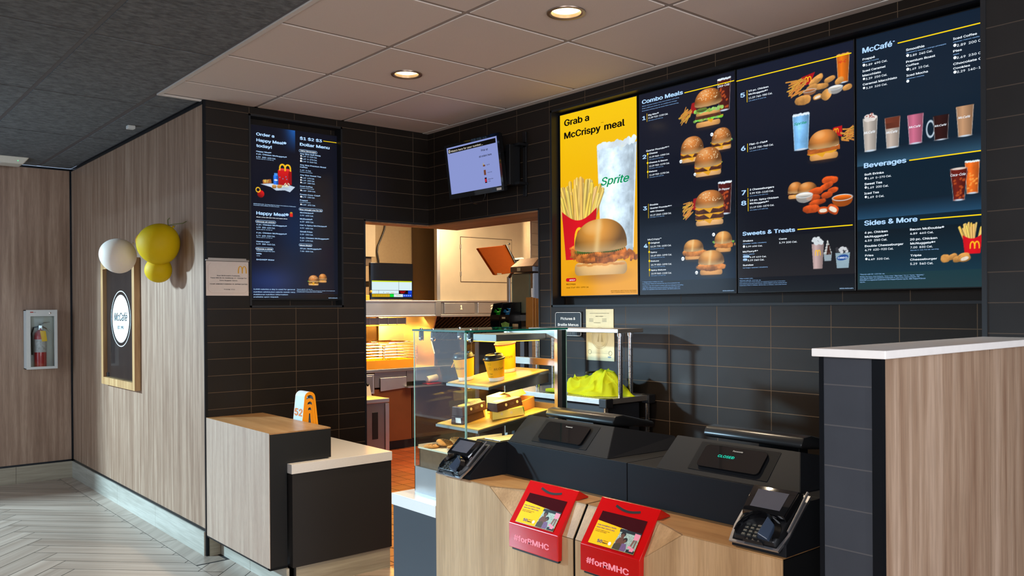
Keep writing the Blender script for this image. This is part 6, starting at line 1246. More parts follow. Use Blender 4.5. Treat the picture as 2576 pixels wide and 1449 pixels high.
def cup(label, x, y, h, rt_, rb, ang, icons=False, lid=None):
    z = f1(x)+.0005+rb*.156*0
    o = thing('coffee_cup', label, 'cup', (x, y, z+.0008), (0, -math.atan(.156), 0))
    rad = lambda zz: rb+(rt_-rb)*zz/h
    obj('body', MB().lathe([(rb*.96, 0), (rb, .002), (rad(.016), .016)], 40), M_cw, o, local=True, smooth=True)
    obj('sleeve', MB().lathe([(rad(.016)+.0002, .016), (rad(h)+.0002, h)], 40, cap=False), M_cy, o, local=True, smooth=True)
    l_ = obj('lid', MB().lathe([(rt_+.0005, h-.004), (rt_+.0035, h-.002), (rt_+.0035, h+.003), (rt_-.001, h+.005), (rt_-.006, h+.017), (rt_-.009, h+.019), (rt_-.012, h+.014), (.001, h+.013)], 40, cap=False), lid or M_lid, o, local=True, smooth=True)
    obj('sip_spout', MB().box(-.007, -.006, h+.012, .007, .006, h+.022, .002, Matrix.Translation((math.cos(ang+2.2)*(rt_-.018), math.sin(ang+2.2)*(rt_-.018), 0))), lid or M_lid, l_, local=True)
    wrap(o, 'McCafé.', .0135, .052, rad, h*.52, ang)
    if icons:
        for k, (t_, zz, c_, w_) in enumerate((('HOT HOT', h*.84, .004, .018), ('HOT CUP', h*.78, .004, .018), ('Decaf', h*.66, .0035, .012), ('Regular', h*.60, .0035, .014), ('Cream', h*.54, .0035, .012), ('& Sugar', h*.34, .008, .016), ('Caution', h*.24, .0035, .016), ('contents hot', h*.20, .0032, .018))): wrap(o, t_, c_, w_, rad, zz, ang-1.05, shear=0)
    return o
aim = math.atan2(CAM.y+2.0, CAM.x+1.1)
cup('yellow coffee cup with black lid, leftmost cup on the upper case shelf', -1.152, -1.955, .103, .048, .034, aim-.62)
cup('yellow coffee cup with black lid and printed icons, front centre of the upper shelf', -1.117, -2.130, .096, .0455, .033, aim+.45, True)
cup('tallest yellow coffee cup with brown lid, right rear of the upper shelf', -.962, -2.025, .130, .0475, .034, aim+.1, lid=mat('lid_brown', (96, 62, 48), .35, noise=.03))

# ------------------------------------------------------------------ pastry boxes
M_bbrn = mat('box_brown', (74, 40, 26), .4, noise=.06, nscale=20); M_bylw = mat('box_yellow', (238, 204, 84), .5, noise=.03); M_bcrm = mat('box_cream', (236, 220, 150), .5, noise=.02); M_bgrn = mat('box_green', (84, 150, 34), .45, noise=.03); M_krf = mat('kraft', (208, 142, 66), .6, noise=.06, nscale=12); M_dot = mat('dot_tan', (226, 196, 132), .5, noise=.03)
def pbox(name, label, x, y, z, yawd, L, Wd, H_, mt, ends=None, deco=None, tilt=0, cat='box'):
    o = thing(name, label, cat, (x, y, z), (0, -tilt, R(yawd)))
    e_ = .010
    obj('carton', MB().hexa([(-L/2, -Wd/2, 0), (L/2, -Wd/2, 0), (L/2, Wd/2, 0), (-L/2, Wd/2, 0)], [(-L/2+.004, -Wd/2+.004, H_), (L/2-.004, -Wd/2+.004, H_), (L/2-.004, Wd/2-.004, H_), (-L/2+.004, Wd/2-.004, H_)], .0012), mt, o, local=True)
    if ends: obj('end_flap', MB().box(L/2-.0005, -Wd/2+.003, .002, L/2+.0012, Wd/2-.003, H_-.002, .0005), ends, o, local=True)
    if deco: deco(o, L, Wd, H_)
    return o
def deco_dots(o, L, Wd, H_):
    sh = Sheet((-L/2, -Wd/2-.0006, 0), (1, 0, 0), (0, .1, 1), (0, -1, 0))
    for k in (.36, .80): sh.disc('d', L*k, H_*.58, H_*.17, lift=.0004)
    for k in range(3): sh.rect('g', L*.50, H_*(.42+.10*k), L*.66, H_*(.44+.10*k), .0008)
    sh.build('print', {'d': M_dot, 'g': mat('print_taupe', (140, 110, 90), .5)}, o) if False else _loc(sh, 'print', {'d': M_dot, 'g': mat('print_taupe', (140, 110, 90), .5)}, o)
    s2_ = Sheet((-L/2, -Wd/2, H_+.0006), (1, 0, 0), (0, 1, 0), (0, 0, 1)); s2_.disc('y', L*.30, Wd*.5, L*.19, Wd*.36)
    s2_.text('y', 'PIE', L*.62, Wd*.22, Wd*.26, L*.26, .03); s2_.text('y', 'APPLE', L*.62, Wd*.58, Wd*.16, L*.26, .02)
    _loc(s2_, 'print', {'y': mat('print_pale', (246, 216, 110), .4, noise=.03)}, o)
def _loc(sh, name, mats, parent):
    _sheet_mesh(sh, name, mats, parent, True)
def deco_apple(o, L, Wd, H_):
    sh = Sheet((L/2+.0016, -Wd/2, 0), (0, 1, 0), (0, 0, 1), (1, 0, 0)); sh.text('g', 'APPLE', Wd*.08, H_*.12, H_*.36, Wd*.48, .02); sh.rect('w', Wd*.60, H_*.15, Wd*.92, H_*.85)
    _loc(sh, 'print', {'g': mat('print_lime', (160, 190, 40), .5), 'w': Mw_pr}, o)
    sh = Sheet((-L/2, -Wd/2-.0006, 0), (1, 0, 0), (0, .1, 1), (0, -1, 0))
    for k in (.3, .6): sh.disc('d', L*k, H_*.55, H_*.17, lift=.0004)
    _loc(sh, 'print', {'d': M_dot}, o)
def deco_end(o, L, Wd, H_):
    sh = Sheet((-L/2-.0008, Wd/2, 0), (0, -1, 0), (0, 0, 1), (-1, 0, 0)); sh.rect('w', Wd*.42, H_*.2, Wd*.86, H_*.88); _loc(sh, 'print', {'w': Mw_pr}, o)
tl = math.atan(.133)
def onsh(x, extra=0): return f2(x)+.001+extra
pbox('pie_box', 'dark brown pie box with white end label, under another box at left of lower shelf', -1.185, -2.010, onsh(-1.185), 12, .150, .070, .034, M_bbrn, None, deco_end, tl)
pbox('pie_box', 'brown pie box with tan dots lying on a dark box, left of lower shelf', -1.180, -2.015, onsh(-1.180, .0355), 6, .150, .072, .038, M_bbrn, None, deco_dots, tl)
pbox('pie_box', 'yellow-green pie box lying lengthwise behind the left stack of brown boxes', -1.098, -1.955, onsh(-1.098), 62, .135, .066, .060, M_bylw, M_bgrn, None, tl)
pbox('pie_box', 'yellow pie box with green end reading APPLE at front of lower shelf', -1.058, -2.128, onsh(-1.058), -28, .145, .070, .036, M_bylw, M_bgrn, deco_apple, tl)
pbox('pie_box', 'brown pie box printed PIE resting on the green-ended box', -1.062, -2.118, onsh(-1.062, .0375), 2, .152, .072, .038, M_bbrn, None, deco_dots, tl)
pbox('pastry_box', 'square cream pastry box standing behind the PIE box', -1.005, -2.020, onsh(-1.005, .002), 8, .098, .085, .078, M_bcrm, None, None, tl)
o = thing('kraft_box', 'open kraft pastry box with curled lid at right of the lower shelf', 'box', (-.930, -2.055, onsh(-.930)), (0, -tl, R(14)))
b = MB().box(-.072, -.060, 0, .050, .060, .003).box(-.072, -.060, 0, -.069, .060, .046).box(.047, -.060, 0, .050, .060, .052).box(-.072, -.060, 0, .050, -.057, .050).box(-.072, .057, 0, .050, .060, .050)
obj('carton', b, M_krf, o, local=True)
b = MB(); pts = [(.0, .060, .050), (.0, .045, .078), (.0, .018, .090), (.0, -.012, .084), (.0, -.030, .066)]
for p, q in zip(pts, pts[1:]): b.prism([(-.075, p[1], p[2]), (.030, p[1], p[2]), (.030, q[1], q[2]), (-.075, q[1], q[2])], (0, .001, .0022))
b.prism([(.030, .058, .052), (.030, .020, .090), (.058, .01, .088), (.062, .05, .03)], (.001, .001, 0))
obj('lid', b, M_krf, o, local=True)

# ------------------------------------------------------------------ cookies on a paper tray
r = thing('paper_tray', 'white paper tray lined on the bottom deck of the display case', 'tray', (-1.18, -2.06, .769))
obj('tray', MB().box(-1.376, -2.225, .8485, -.90, -1.897, .8505).box(-1.378, -2.225, .8485, -1.375, -1.897, .855).box(-1.375, -1.900, .85, -.90, -1.897, .864), mat('tray_paper', (222, 206, 176), .6, noise=.03), r)
obj('riser', MB().box(-1.372, -2.222, .769, -.90, -1.900, .848), MATS['deck_brown'], r)
M_ck = mat('cookie', (206, 142, 70), .8, noise=.25, nscale=30, bump=.6, bscale=50); M_chp = mat('chocolate_chip', (60, 30, 18), .5)
def cookie():
    o = thing('cookie', 'x', 'cookie', (0, 0, 0))
    b = MB().lathe([(.001, 0), (.030, .0005), (.036, .004), (.034, .009), (.022, .0125), (.0005, .0135)], 28, cap=False)
    for v in b.bm.verts: v.co += Vector((random.uniform(-1, 1), random.uniform(-1, 1), random.uniform(-.6, .6)))*.0009
    obj('dough', b, M_ck, o, local=True, smooth=True)
    b = MB()
    for i in range(9):
        a, q = random.uniform(0, 6.28), random.uniform(.004, .029); b.ball((q*math.cos(a), q*math.sin(a), .0128-(q/.036)**2*.004), (.003, .0026, .0018), 8, 6)
    obj('chips', b, M_chp, o, local=True, smooth=True)
    return o
ck = cookie()
for i, (x, y, z, tx, ty, lb) in enumerate(((-1.335, -1.942, .8512, 0, 0, 'darkest flat cookie at the left front of the tray'), (-1.284, -1.965, .8660, .15, -.22, 'cookie leaning over the leftmost one on the tray'), (-1.225, -1.985, .8700, -.1, -.22, 'topmost cookie behind the leaning one on the tray'), (-1.290, -2.055, .8580, .2, -.1, 'cookie partly hidden behind the left card terminal'), (-1.150, -2.130, .8514, 0, 0, 'single large cookie at the right of the tray, under the lower shelf'), (-1.26, -1.945, .8512, 0, 0, 'cookie lying under the leaning cookies at the tray back'))):
    o = ck if i == 0 else copy_tree(ck); o.location = (x, y, z); o.rotation_euler = (tx, ty, i*1.1); o['label'] = 'round chocolate chip '+lb; o['group'] = 'cookies on the paper tray'
# ------------------------------------------------------------------ steel table and overshelf at the tiled wall, with vest
r = thing('steel_table', 'steel work table with black corner caps against the dark tiles behind the registers', 'table', (-.2, -1.75, 0))
tx0, tx1, ty0, ty1, tz = -.385, -.02, -2.09, -1.30, 1.000
obj('tabletop', MB().box(tx0, ty0, tz-.028, tx1, ty1, tz, .002), M_ss, r)
for x, y in ((tx0+.02, ty0+.02), (tx1-.03, ty0+.02), (tx0+.02, ty1-.02), (tx1-.03, ty1-.02)):
    l_ = obj('leg', MB().lathe([(.0125, 0.002), (.0125, tz-.04)], 20, Matrix.Translation((x, y, 0))), M_chrome, r, smooth=True)
    b = MB()
    for k in range(18): b.lathe([(.0131, 0), (.0131, .0015)], 20, Matrix.Translation((x, y, .45+.03*k)))
    obj('groove_pattern', b, mat('groove_dark', (50, 48, 46), .5), l_)
for x, y in ((tx0+.016, ty0+.014), (tx1-.026, ty0+.014)): obj('corner_cap', MB().box(x-.026, y-.026, tz-.044, x+.026, y+.026, tz+.003, .004), M_blkpl, r)
r = thing('overshelf', 'steel overshelf on two chrome posts standing on the work table', 'shelf', (-.2, -1.75, tz))
obj('shelf', MB().box(-.305, -2.10, 1.330, -.112, -1.42, 1.350, .002), M_ss, r)
for x, y in ((-.272, -2.085), (-.150, -2.045), (-.272, -1.46), (-.15, -1.46)):
    p_ = obj('post', MB().lathe([(.0125, tz+.0005), (.0125, 1.328)], 20, Matrix.Translation((x, y, 0))), M_chrome, r, smooth=True)
    b = MB()
    for k in range(10): b.lathe([(.0131, 0), (.0131, .0015)], 20, Matrix.Translation((x, y, tz+.03+.03*k)))
    obj('groove_pattern', b, mat('groove_dark', (50, 48, 46), .5), p_)
    obj('collar', MB().lathe([(.017, 1.312), (.017, 1.328)], 20, Matrix.Translation((x, y, 0))), M_chrome, p_, smooth=True)
obj('stiffener_panel', MB().box(tx0+.05, ty0+.05, .40, tx1-.06, ty1, .96), mat('bin_dark', (30, 31, 34), .5), None).name = 'storage_bin'
tag(bpy.data.objects['storage_bin'], 'dark grey storage bin standing under the steel table', 'bin')
# crumpled high-visibility vest
nx, ny = 150, 110; V = []; F = []
def vest_h(u, v):
    rad = math.hypot((u-.52)/.47, (v-.5)/.47); base = max(0, 1-rad**3.2)
    lump = .050*math.exp(-((u-.34)**2+(v-.5)**2)/.05)+.085*math.exp(-((u-.66)**2+(v-.55)**2)/.045)+.035*math.exp(-((u-.85)**2+(v-.35)**2)/.02)
    wu = u+.08*math.sin(7*v+1)+.04*math.sin(15*v+3*u); wv = v+.10*math.sin(6*u)+.03*math.sin(17*u)
    rdg = lambda a: (1-abs(math.sin(a)))**2.2
    w_ = .030*rdg(7*wu+4*wv)+.020*rdg(10*wv-6*wu+1.2)+.008*rdg(19*wu+9*wv+2)
    return (lump+.014+w_)*min(1, base*1.8)+.002
for j in range(ny):
    for i in range(nx):
        u, v = i/(nx-1), j/(ny-1); a = math.atan2(v-.5, u-.5); q = 1+.10*math.sin(5*a+.6)+.06*math.sin(9*a)
        y = -1.60-.46*((u-.5)*q+.5); x = -.335+.27*((v-.5)*q+.5); V.append((x, y, tz+.001+vest_h(u, v)))
for j in range(ny-1):
    for i in range(nx-1):
        u, v = (i+.5)/(nx-1), (j+.5)/(ny-1)
        if math.hypot(u-.5, v-.5) < .5: F.append((j*nx+i, j*nx+i+1, (j+1)*nx+i+1, (j+1)*nx+i))
me = bpy.data.meshes.new('safety_vest'); me.from_pydata(V, [], F); me.update()
bm = bmesh.new(); bm.from_mesh(me); bmesh.ops.delete(bm, geom=[v for v in bm.verts if not v.link_faces], context='VERTS'); bmesh.ops.solidify(bm, geom=list(bm.faces), thickness=.003)
r = thing('safety_vest', 'crumpled lime yellow safety vest on the steel table', 'vest', (-.2, -1.84, tz+.001))
ov = obj('fabric', bm, mat('hi_vis', (150, 160, 4), .7, noise=.03, nscale=60, spec=.2), r, smooth=True)
b = MB()
b.hexa([(-.345, -1.60, tz+.002), (-.30, -1.60, tz+.002), (-.29, -1.70, tz+.004), (-.35, -1.70, tz+.004)], [(-.345, -1.60, tz+.02), (-.30, -1.60, tz+.02), (-.29, -1.70, tz+.028), (-.35, -1.70, tz+.024)], .004)
obj('sleeve', b, MATS['hi_vis'], r, smooth=True)
obj('reflective_strip', MB().hexa([(-.352, -1.70, tz+.001), (-.33, -1.69, tz+.001), (-.335, -1.77, tz+.001), (-.358, -1.76, tz+.001)], [(-.352, -1.70, tz+.014), (-.33, -1.69, tz+.018), (-.335, -1.77, tz+.012), (-.358, -1.76, tz+.010)], .002), mat('reflective', (190, 196, 200), .3, .5), r)
obj('collar', MB().tube([(-.17+.05*math.cos(a), -1.80+.03*math.sin(a), tz+.108) for a in [math.pi*i/12 for i in range(13)]], .006, 8), mat('collar_dark', (40, 42, 30), .7), r, smooth=True)

# ------------------------------------------------------------------ kitchen seen through the corner opening
# warming hood bands (front plane y = 2.35)
r = thing('warming_hood', 'long stainless hood band above the orange-lit warming station', 'hood', (1.25, 2.6, 1.385))
obj('front_panel', MB().box(-.9, 2.35, 1.392, 1.70, 2.37, 1.528), M_ss, r)
obj('top_lip', MB().box(-.9, 2.335, 1.528, 1.72, 3.05, 1.545, .003), M_ss, r)
obj('bottom_lip', MB().box(-.9, 2.335, 1.376, 1.70, 2.42, 1.392, .003), M_ss, r)
obj('corner_post', MB().box(1.70, 2.34, 1.376, 1.775, 2.42, 1.545, .004), M_ssd, r)
b = MB().box(-.6, 2.55, 1.30, 1.46, 2.62, 1.365)
lh = obj('heat_lamp_bar', b, M_ssd, r)
for k in range(5): obj('bracket', MB().box(1.02+.11*k, 2.545, 1.29, 1.026+.11*k, 2.55, 1.37), M_ss, lh)
obj('lamp_tube', MB().tube([(-.5, 2.585, 1.288), (1.44, 2.585, 1.288)], .006, 8), glow('heat_glow', (255, 170, 60), 3.5), lh)
area('heat_lamp', (1.2, 2.68, 1.27), (1.2, 2.72, .8), .9, 50, (1, .45, .04), .22)
area('heat_lamp', (1.62, 2.60, 1.34), (1.72, 2.8, 1.1), .12, 7.0, (1, .48, .08), .12)
r = thing('hood_bank', 'stainless hood front carrying number plates 1 and 2', 'hood', (2.3, 2.6, 1.39))
obj('front_panel', MB().box(1.775, 2.37, 1.395, 3.7, 2.39, 1.528), M_ssd, r)
obj('top_lip', MB().box(1.72, 2.35, 1.528, 3.7, 2.46, 1.545, .003), M_ss, r)
obj('bottom_lip', MB().box(1.775, 2.35, 1.368, 3.7, 2.44, 1.395, .003), M_ss, r)
for k, (x0, t_) in enumerate(((1.83, '1'), (2.285, '2'))):
    pl = obj('number_plate', MB().box(x0, 2.358, 1.404, x0+.41, 2.369, 1.520, .004), M_ss, r)
    sh = Sheet((x0, 2.357, 1.40), (1, 0, 0), (0, 0, 1), (0, -1, 0)); sh.text('w', t_, .215 if k == 0 else .185, .050, .062, .022 if k == 0 else .036, .05); sh.build('numeral', {'w': mat('numeral_cream', (250, 226, 190), .5, noise=.01)}, pl)
# slanted baffle filters
b = MB(); b.prism([(1.775, 2.44, 1.365), (3.7, 2.44, 1.365), (3.7, 2.95, 1.10), (1.775, 2.95, 1.10)], (0, .02, .03)); obj('filter_frame', b, mat('filter_dark', (44, 32, 20), .45, .5, noise=.1), r)
b = MB()
for k in range(34): x = 1.79+.055*k; b.prism([(x, 2.435, 1.363), (x+.026, 2.435, 1.363), (x+.026, 2.94, 1.098), (x, 2.94, 1.098)], (0, -.008, -.012))
obj('baffles', b, mat('baffle_bronze', (96, 66, 36), .4, .7, noise=.15), r)
# big stainless wall cladding with hatch
r = thing('exhaust_hood', 'large brushed steel exhaust hood wall with a square hinged hatch', 'hood', (2.4, 2.5, 1.545))
obj('cladding', MB().box(1.84, 2.46, 1.546, 3.10, 2.50, 2.70), mat('stainless_warm', (224, 206, 174), .34, .75, noise=.12, nscale=2.2, bump=.12, bscale=4), r)
obj('end_flange', MB().box(1.80, 2.445, 1.546, 1.84, 2.50, 2.70, .003), M_ss, r); obj('end_flange', MB().box(3.10, 2.40, 1.546, 3.13, 2.50, 2.70, .003), M_ss, r)
ht = obj('hatch', MB().box(2.13, 2.452, 1.755, 2.86, 2.460, 2.245, .003), MATS['stainless_warm'], r)
obj('hatch_gap', MB().box(2.123, 2.457, 1.748, 2.867, 2.4605, 2.252), mat('gap_brown', (60, 44, 28), .7), r)
for z in (1.84, 2.14): obj('hinge', MB().box(2.118, 2.446, z-.025, 2.130, 2.454, z+.025, .002), M_ssd, ht)
for z in (1.80, 2.20): obj('latch', MB().box(2.80, 2.440, z-.010, 2.83, 2.452, z+.010, .003), M_ssd, ht)
# cream wall boxes, cable and kitchen monitor
r = thing('wall_cupboard', 'cream cupboard at the top left of the kitchen opening', 'cupboard', (.85, 3.1, 2.0))
obj('body', MB().box(.55, 2.90, 2.02, 1.313, 3.245, 2.70, .003), mat('cupboard_cream', (176, 158, 130), .5, noise=.02), r)
obj('under_shelf', MB().box(.55, 2.95, 1.93, 1.29, 3.245, 2.02), mat('cupboard_brown', (96, 76, 58), .6), r)
my = 2.55
r = thing('kitchen_monitor', 'kitchen order screen, half black with yellow and blue bars, in the doorway view', 'monitor', (1.25, my, 1.57))
kz0, kz1 = 1.556, 1.938; kx0, kx1 = 1.038, 1.560
obj('housing', MB().box(kx0, my, kz0, kx1, my+.035, kz1, .004), M_blkgl, r)
sh = Sheet((kx0, my-.0015, kz0), (1, 0, 0), (0, 0, 1), (0, -1, 0)); W_ = kx1-kx0
sh.rect('pale', .015, .098, .340, .196); sh.rect('pale', .343, .098, W_-.018, .196); sh.rect('yl', .015, .184, .340, .196, .0006); sh.rect('yl', .343, .184, W_-.018, .196, .0006)
sh.rect('pale', .015, .062, .095, .095); sh.rect('pale', .098, .062, .340, .095); sh.rect('k', .343, .062, .455, .095); sh.rect('bl', .456, .062, W_-.018, .095)
sh.rect('mus', .015, .028, .230, .058); sh.rect('grn', .232, .028, .278, .058); sh.rect('pale', .280, .028, .392, .058); sh.rect('bl', .393, .028, W_-.018, .058)
sh.stroke('mus', [(.185, .072), (.20, .068), (.22, .072)], .004, .001); sh.stroke('mus', [(.245, .072), (.26, .068), (.28, .072)], .004, .001); sh.ring('mus', .07, .078, .010, .010, .001, .001)
sh.text('blk', '2', .150, .070, .014, .009, .01, 0, .001); sh.rect('rd', .352, .082, .425, .089, .001); sh.rect('rd', .362, .069, .410, .076, .001)
for k in range(7): sh.rect('dm', .022+.030*k, .034, .024+.030*k, .052, .0008)
for k in range(4): sh.rect('lb', .402+.025*k, .036, .416+.025*k, .050, .0008)
sh.rect('mus', .306, .040, .362, .044, .001)
sh.build('screen_lettering', dict(pale=glow('k_pale', (214, 236, 240), 1.05), yl=glow('k_yellow', (206, 222, 30), 1), k=glow('k_black', (26, 10, 16), 1), bl=glow('k_blue', (20, 64, 206), 1.1), mus=glow('k_mustard', (206, 168, 30), 1), grn=glow('k_green', (20, 226, 60), 1), blk=TXT['k'], rd=glow('k_red', (210, 20, 20), 1), dm=glow('k_dim', (140, 110, 20), 1), lb=glow('k_lightblue', (150, 190, 250), 1)), r)
obj('mount_arm', MB().box(1.25, my+.035, 1.70, 1.31, 3.25, 1.76), M_blkpl, r)
tag(obj('cable', MB().tube([(1.66, 3.225, 2.70), (1.645, 3.225, 2.45), (1.628, 3.225, 2.36), (1.584, 3.225, 2.26), (1.540, 3.225, 2.17), (1.527, 3.225, 2.10), (1.548, 3.225, 2.0), (1.55, 3.225, 1.80)], .009, 8), M_blkpl, origin=(1.66, 3.225, 2.7), smooth=True), 'black cable hanging down the cream wall to the kitchen order screen', 'cable')
tag(obj('dispenser_handle', MB().box(.86, 2.42, 1.546, .95, 2.50, 1.60, .004).box(.86, 2.40, 1.60, .90, 2.44, 1.66, .004).ball((.965, 2.42, 1.635), .014, 12, 8), mat('brass_yellow', (226, 178, 60), .4, .2, noise=.05), origin=(.9, 2.45, 1.546)), 'small yellow and steel dispenser on the hood lip left of the kitchen screen', 'dispenser')
# warming station: back, side panel, counter and baskets
r = thing('warming_station', 'stainless warming station counter with orange-lit side panels under the hood', 'warming station', (1.2, 2.7, 0))
obj('worktop', MB().box(-.9, 2.38, .815, 2.9, 3.08, .848, .003), M_ssd, r)
obj('back_panel', MB().box(-.9, 3.02, .848, 1.47, 3.07, 1.376), mat('back_dark', (52, 38, 24), .3, .4, noise=.1), r)
obj('side_panel', MB().prism([(1.72, 2.36, 1.376), (1.72, 3.07, 1.376), (1.72, 3.07, .848), (1.72, 2.40, .848), (1.72, 2.40, .98), (1.72, 2.46, 1.12)], (.012, 0, 0)), M_ss, r)
obj('side_panel', MB().prism([(1.47, 3.02, 1.376), (1.47, 3.07, 1.376), (1.72, 3.07, 1.376), (1.72, 3.07, .848), (1.47, 3.07, .848), (1.47, 3.02, .848)], (.004, .004, 0)), M_ss, r)
obj('side_panel', MB().box(1.40, 2.99, .848, 1.72, 3.01, 1.376), M_ss, r)
obj('cabinet_panel', MB().box(.98, 2.42, .10, 1.44, 2.44, .64).box(-.9, 2.42, .10, .97, 2.44, .80), mat('panel_brown_steel', (120, 70, 40), .42, .55, noise=.08, nscale=4), r)
obj('drawer_front', MB().hexa([(1.06, 2.405, .62), (1.375, 2.405, .64), (1.375, 2.405, .755), (1.06, 2.405, .755)], [(1.06, 2.415, .62), (1.375, 2.415, .64), (1.375, 2.415, .755), (1.06, 2.415, .755)], .002), M_ss, r)
obj('upper_panel', MB().box(1.00, 2.418, .66, 1.38, 2.428, .812).box(1.38, 2.41, .70, 2.0, 2.43, .812), M_ssd, r)
obj('side_shelf', MB().box(1.36, 2.35, .640, 2.9, 2.95, .655), M_ss, r)
obj('lower_panel', MB().box(1.47, 2.45, .10, 2.9, 2.47, .64), mat('panel_dark_steel', (84, 64, 50), .4, .5, noise=.08), r)
obj('toe_kick', MB().box(-.9, 2.50, 0, 2.9, 2.53, .10), M_black, r)
obj('socket_plate', MB().box(.82, 2.395, .600, .985, 2.410, .805, .006), M_ss, r); obj('socket', MB().box(.845, 2.392, .625, .96, 2.396, .785, .004), M_ssd, r)
obj('socket_knob', MB().ball((.895, 2.385, .700), .018, 12, 8), M_blkpl, r)
tag(obj('hang_tag', MB().prism([(.865, 2.375, .695), (.915, 2.375, .700), (.940, 2.370, .560), (.885, 2.370, .555)], (0, .002, 0)), mat('tag_white', (226, 214, 190), .6, noise=.04), origin=(.9, 2.375, .7)), 'white paper tag hanging below the steel socket on the warming station', 'tag')
# deep tray and wire racks
r = thing('food_tray', 'long steel tray with heat-lamp orange in its colour, under the wire racks on the warming station worktop', 'tray', (1.0, 2.6, .849))
obj('tray', MB().ring2d([(-.5, 2.42), (1.50, 2.42), (1.50, 2.98), (-.5, 2.98)], [(-.49, 2.43), (1.49, 2.43), (1.49, 2.97), (-.49, 2.97)], lambda x, y: (x, y, .849), (0, 0, .085)).box(-.49, 2.43, .849, 1.49, 2.97, .855), mat('tray_lit_orange', (244, 160, 40), .4, .3, noise=.06, nscale=6), r)  # orange glow of the heat lamps is put into the tray colour
def rack(x, y, label):
    o = thing('wire_rack', label, 'rack', (x, y, .936), group='wire racks on the warming tray')
    for j in range(2):
        yy = (-.20, .20)[j]
        obj('side_frame', MB().tube([(-.20, yy, 0), (-.20, yy, .13), (-.14, yy, .18), (.14, yy, .18), (.20, yy, .13), (.20, yy, 0)], .004, 6), M_chrome, o, local=True, smooth=True)
    b = MB()
    for z, xs in ((.02, .2), (.05, .2), (.08, .2), (.11, .2), (.14, .19), (.17, .15)):
        for s_ in (-1, 1): b.tube([(s_*xs, -.20, z), (s_*xs, .20, z)], .0022, 5)
        b.tube([(-xs, -.2, z), (xs, -.2, z)], .0028, 5); b.tube([(-xs, .2, z), (xs, .2, z)], .0022, 5)
    for k in range(9): b.tube([(-.16+.04*k, -.2, .18), (-.16+.04*k, .2, .18)], .0022, 5)
    obj('wires', b, M_chrome, o, local=True, smooth=True)
    return o
w1 = rack(1.36, 2.68, 'chrome wire rack at the right end of the glowing tray')
w2 = copy_tree(w1); w2.location = (.94, 2.69, .936); w2['label'] = 'chrome wire rack beside the doorway edge on the glowing tray'
for k, (x, dx) in enumerate(((.99, .02), (1.045, .05))):
    tag(obj('serving_spoon', MB().tube([(x, 2.90, 1.00), (x+dx*.6, 2.90, 1.15), (x+dx, 2.90, 1.185-.03*k)], .013, 10, .011), mat('handle_cream', (236, 200, 130), .5, noise=.03), origin=(x, 2.9, 1.0), smooth=True), ('taller' if k == 0 else 'shorter')+' cream utensil handle standing behind the wire racks', 'utensil')
# bucket, scoop, carton and tray seen through the glass case
o = thing('utensil_bucket', 'dark bucket holding scoops, seen through the left glass of the case', 'bucket', (1.95, 2.25, .66))
obj('bucket', MB().lathe([(.075, .656), (.095, .84), (.090, .84), (.070, .665)], 28, Matrix.Translation((1.80, 2.25, 0)), cap=False).lathe([(.001, .657), (.074, .657)], 28, Matrix.Translation((1.80, 2.25, 0)), cap=False), M_blkpl, o, smooth=True)
for k, (dx, dz) in enumerate(((.11, .20), (.15, .10))): tag(obj('scoop', MB().tube([(1.77, 2.25, .70), (1.80+dx*.4, 2.25, .83), (1.80+dx, 2.24, .84+dz*.5)], .010, 8, .012), mat('scoop_grey', (150, 124, 92), .4, .3), origin=(1.8, 2.25, .8), smooth=True), ('steeper' if k == 0 else 'flatter')+' scoop handle leaning out of the dark bucket', 'scoop')
o = thing('fries_carton', 'small red and cream fries carton lying on the steel side shelf', 'carton', (1.66, 2.40, .656))
obj('carton', MB().box(1.60, 2.36, .656, 1.80, 2.46, .672, .003), mat('carton_red', (190, 24, 20), .5, noise=.03), o)
obj('roll', MB().lathe([(.034, 0), (.034, .13)], 20, Matrix.Translation((1.63, 2.41, .707)) @ Matrix.Rotation(R(82), 4, 'Y')), mat('roll_cream', (226, 206, 160), .5, noise=.04), o, smooth=True)
# floor standing steel bin
r = thing('steel_bin', 'low stainless bin with dark slot on the kitchen floor behind the white counter', 'bin', (.65, 1.95, 0))
obj('body', MB().box(.40, 1.80, .0, .775, 2.10, .585, .004), M_ssd, r)
obj('lid', MB().box(.395, 1.79, .585, .780, 2.11, .622, .003), M_ss, r)
obj('slot', MB().box(.60, 1.796, .25, .66, 1.801, .50, .002), M_black, r)
obj('corner_channel', MB().box(.735, 1.790, 0, .778, 1.80, .575, .002), M_ss, r)
# prep stand carrying the warmer cabinet, sauce holder and bags
r = thing('prep_stand', 'dark steel stand under the sauce holder and the stainless box warmer', 'stand', (1.05, .15, 0))
obj('top', MB().box(.72, -.16, 1.205, 1.36, .46, 1.235, .003), M_ssd, r)
for x, y in ((.75, -.13), (1.33, -.13), (.75, .43), (1.33, .43)): obj('leg', MB().box(x-.02, y-.02, 0, x+.02, y+.02, 1.205), M_ssd, r)
obj('back_panel', MB().box(.74, .42, .10, 1.34, .44, 1.205), mat('panel_dark_brown', (60, 46, 34), .5, .3), r)  # plain dark brown panel
obj('lower_shelf', MB().box(.74, -.14, .82, 1.34, .42, .84), M_ssd, r)
def rot_thing(name, label, cat, x, y, z): return thing(name, label, cat, (x, y, z), R(-90))
r = rot_thing('box_warmer', 'tall stainless cabinet with sloped brown top beside the tiled doorway edge', 'appliance', 1.0, .13, 1.236)
q = dict(local=True)
obj('body', MB().box(-.132, .004, .175, .132, .26, .505, .006), M_ssd, r, **q)
obj('door', MB().box(-.126, -.004, .184, .092, .004, .498, .010), mat('door_steel_green', (150, 152, 124), .35, .35, noise=.18, nscale=3), r, **q)
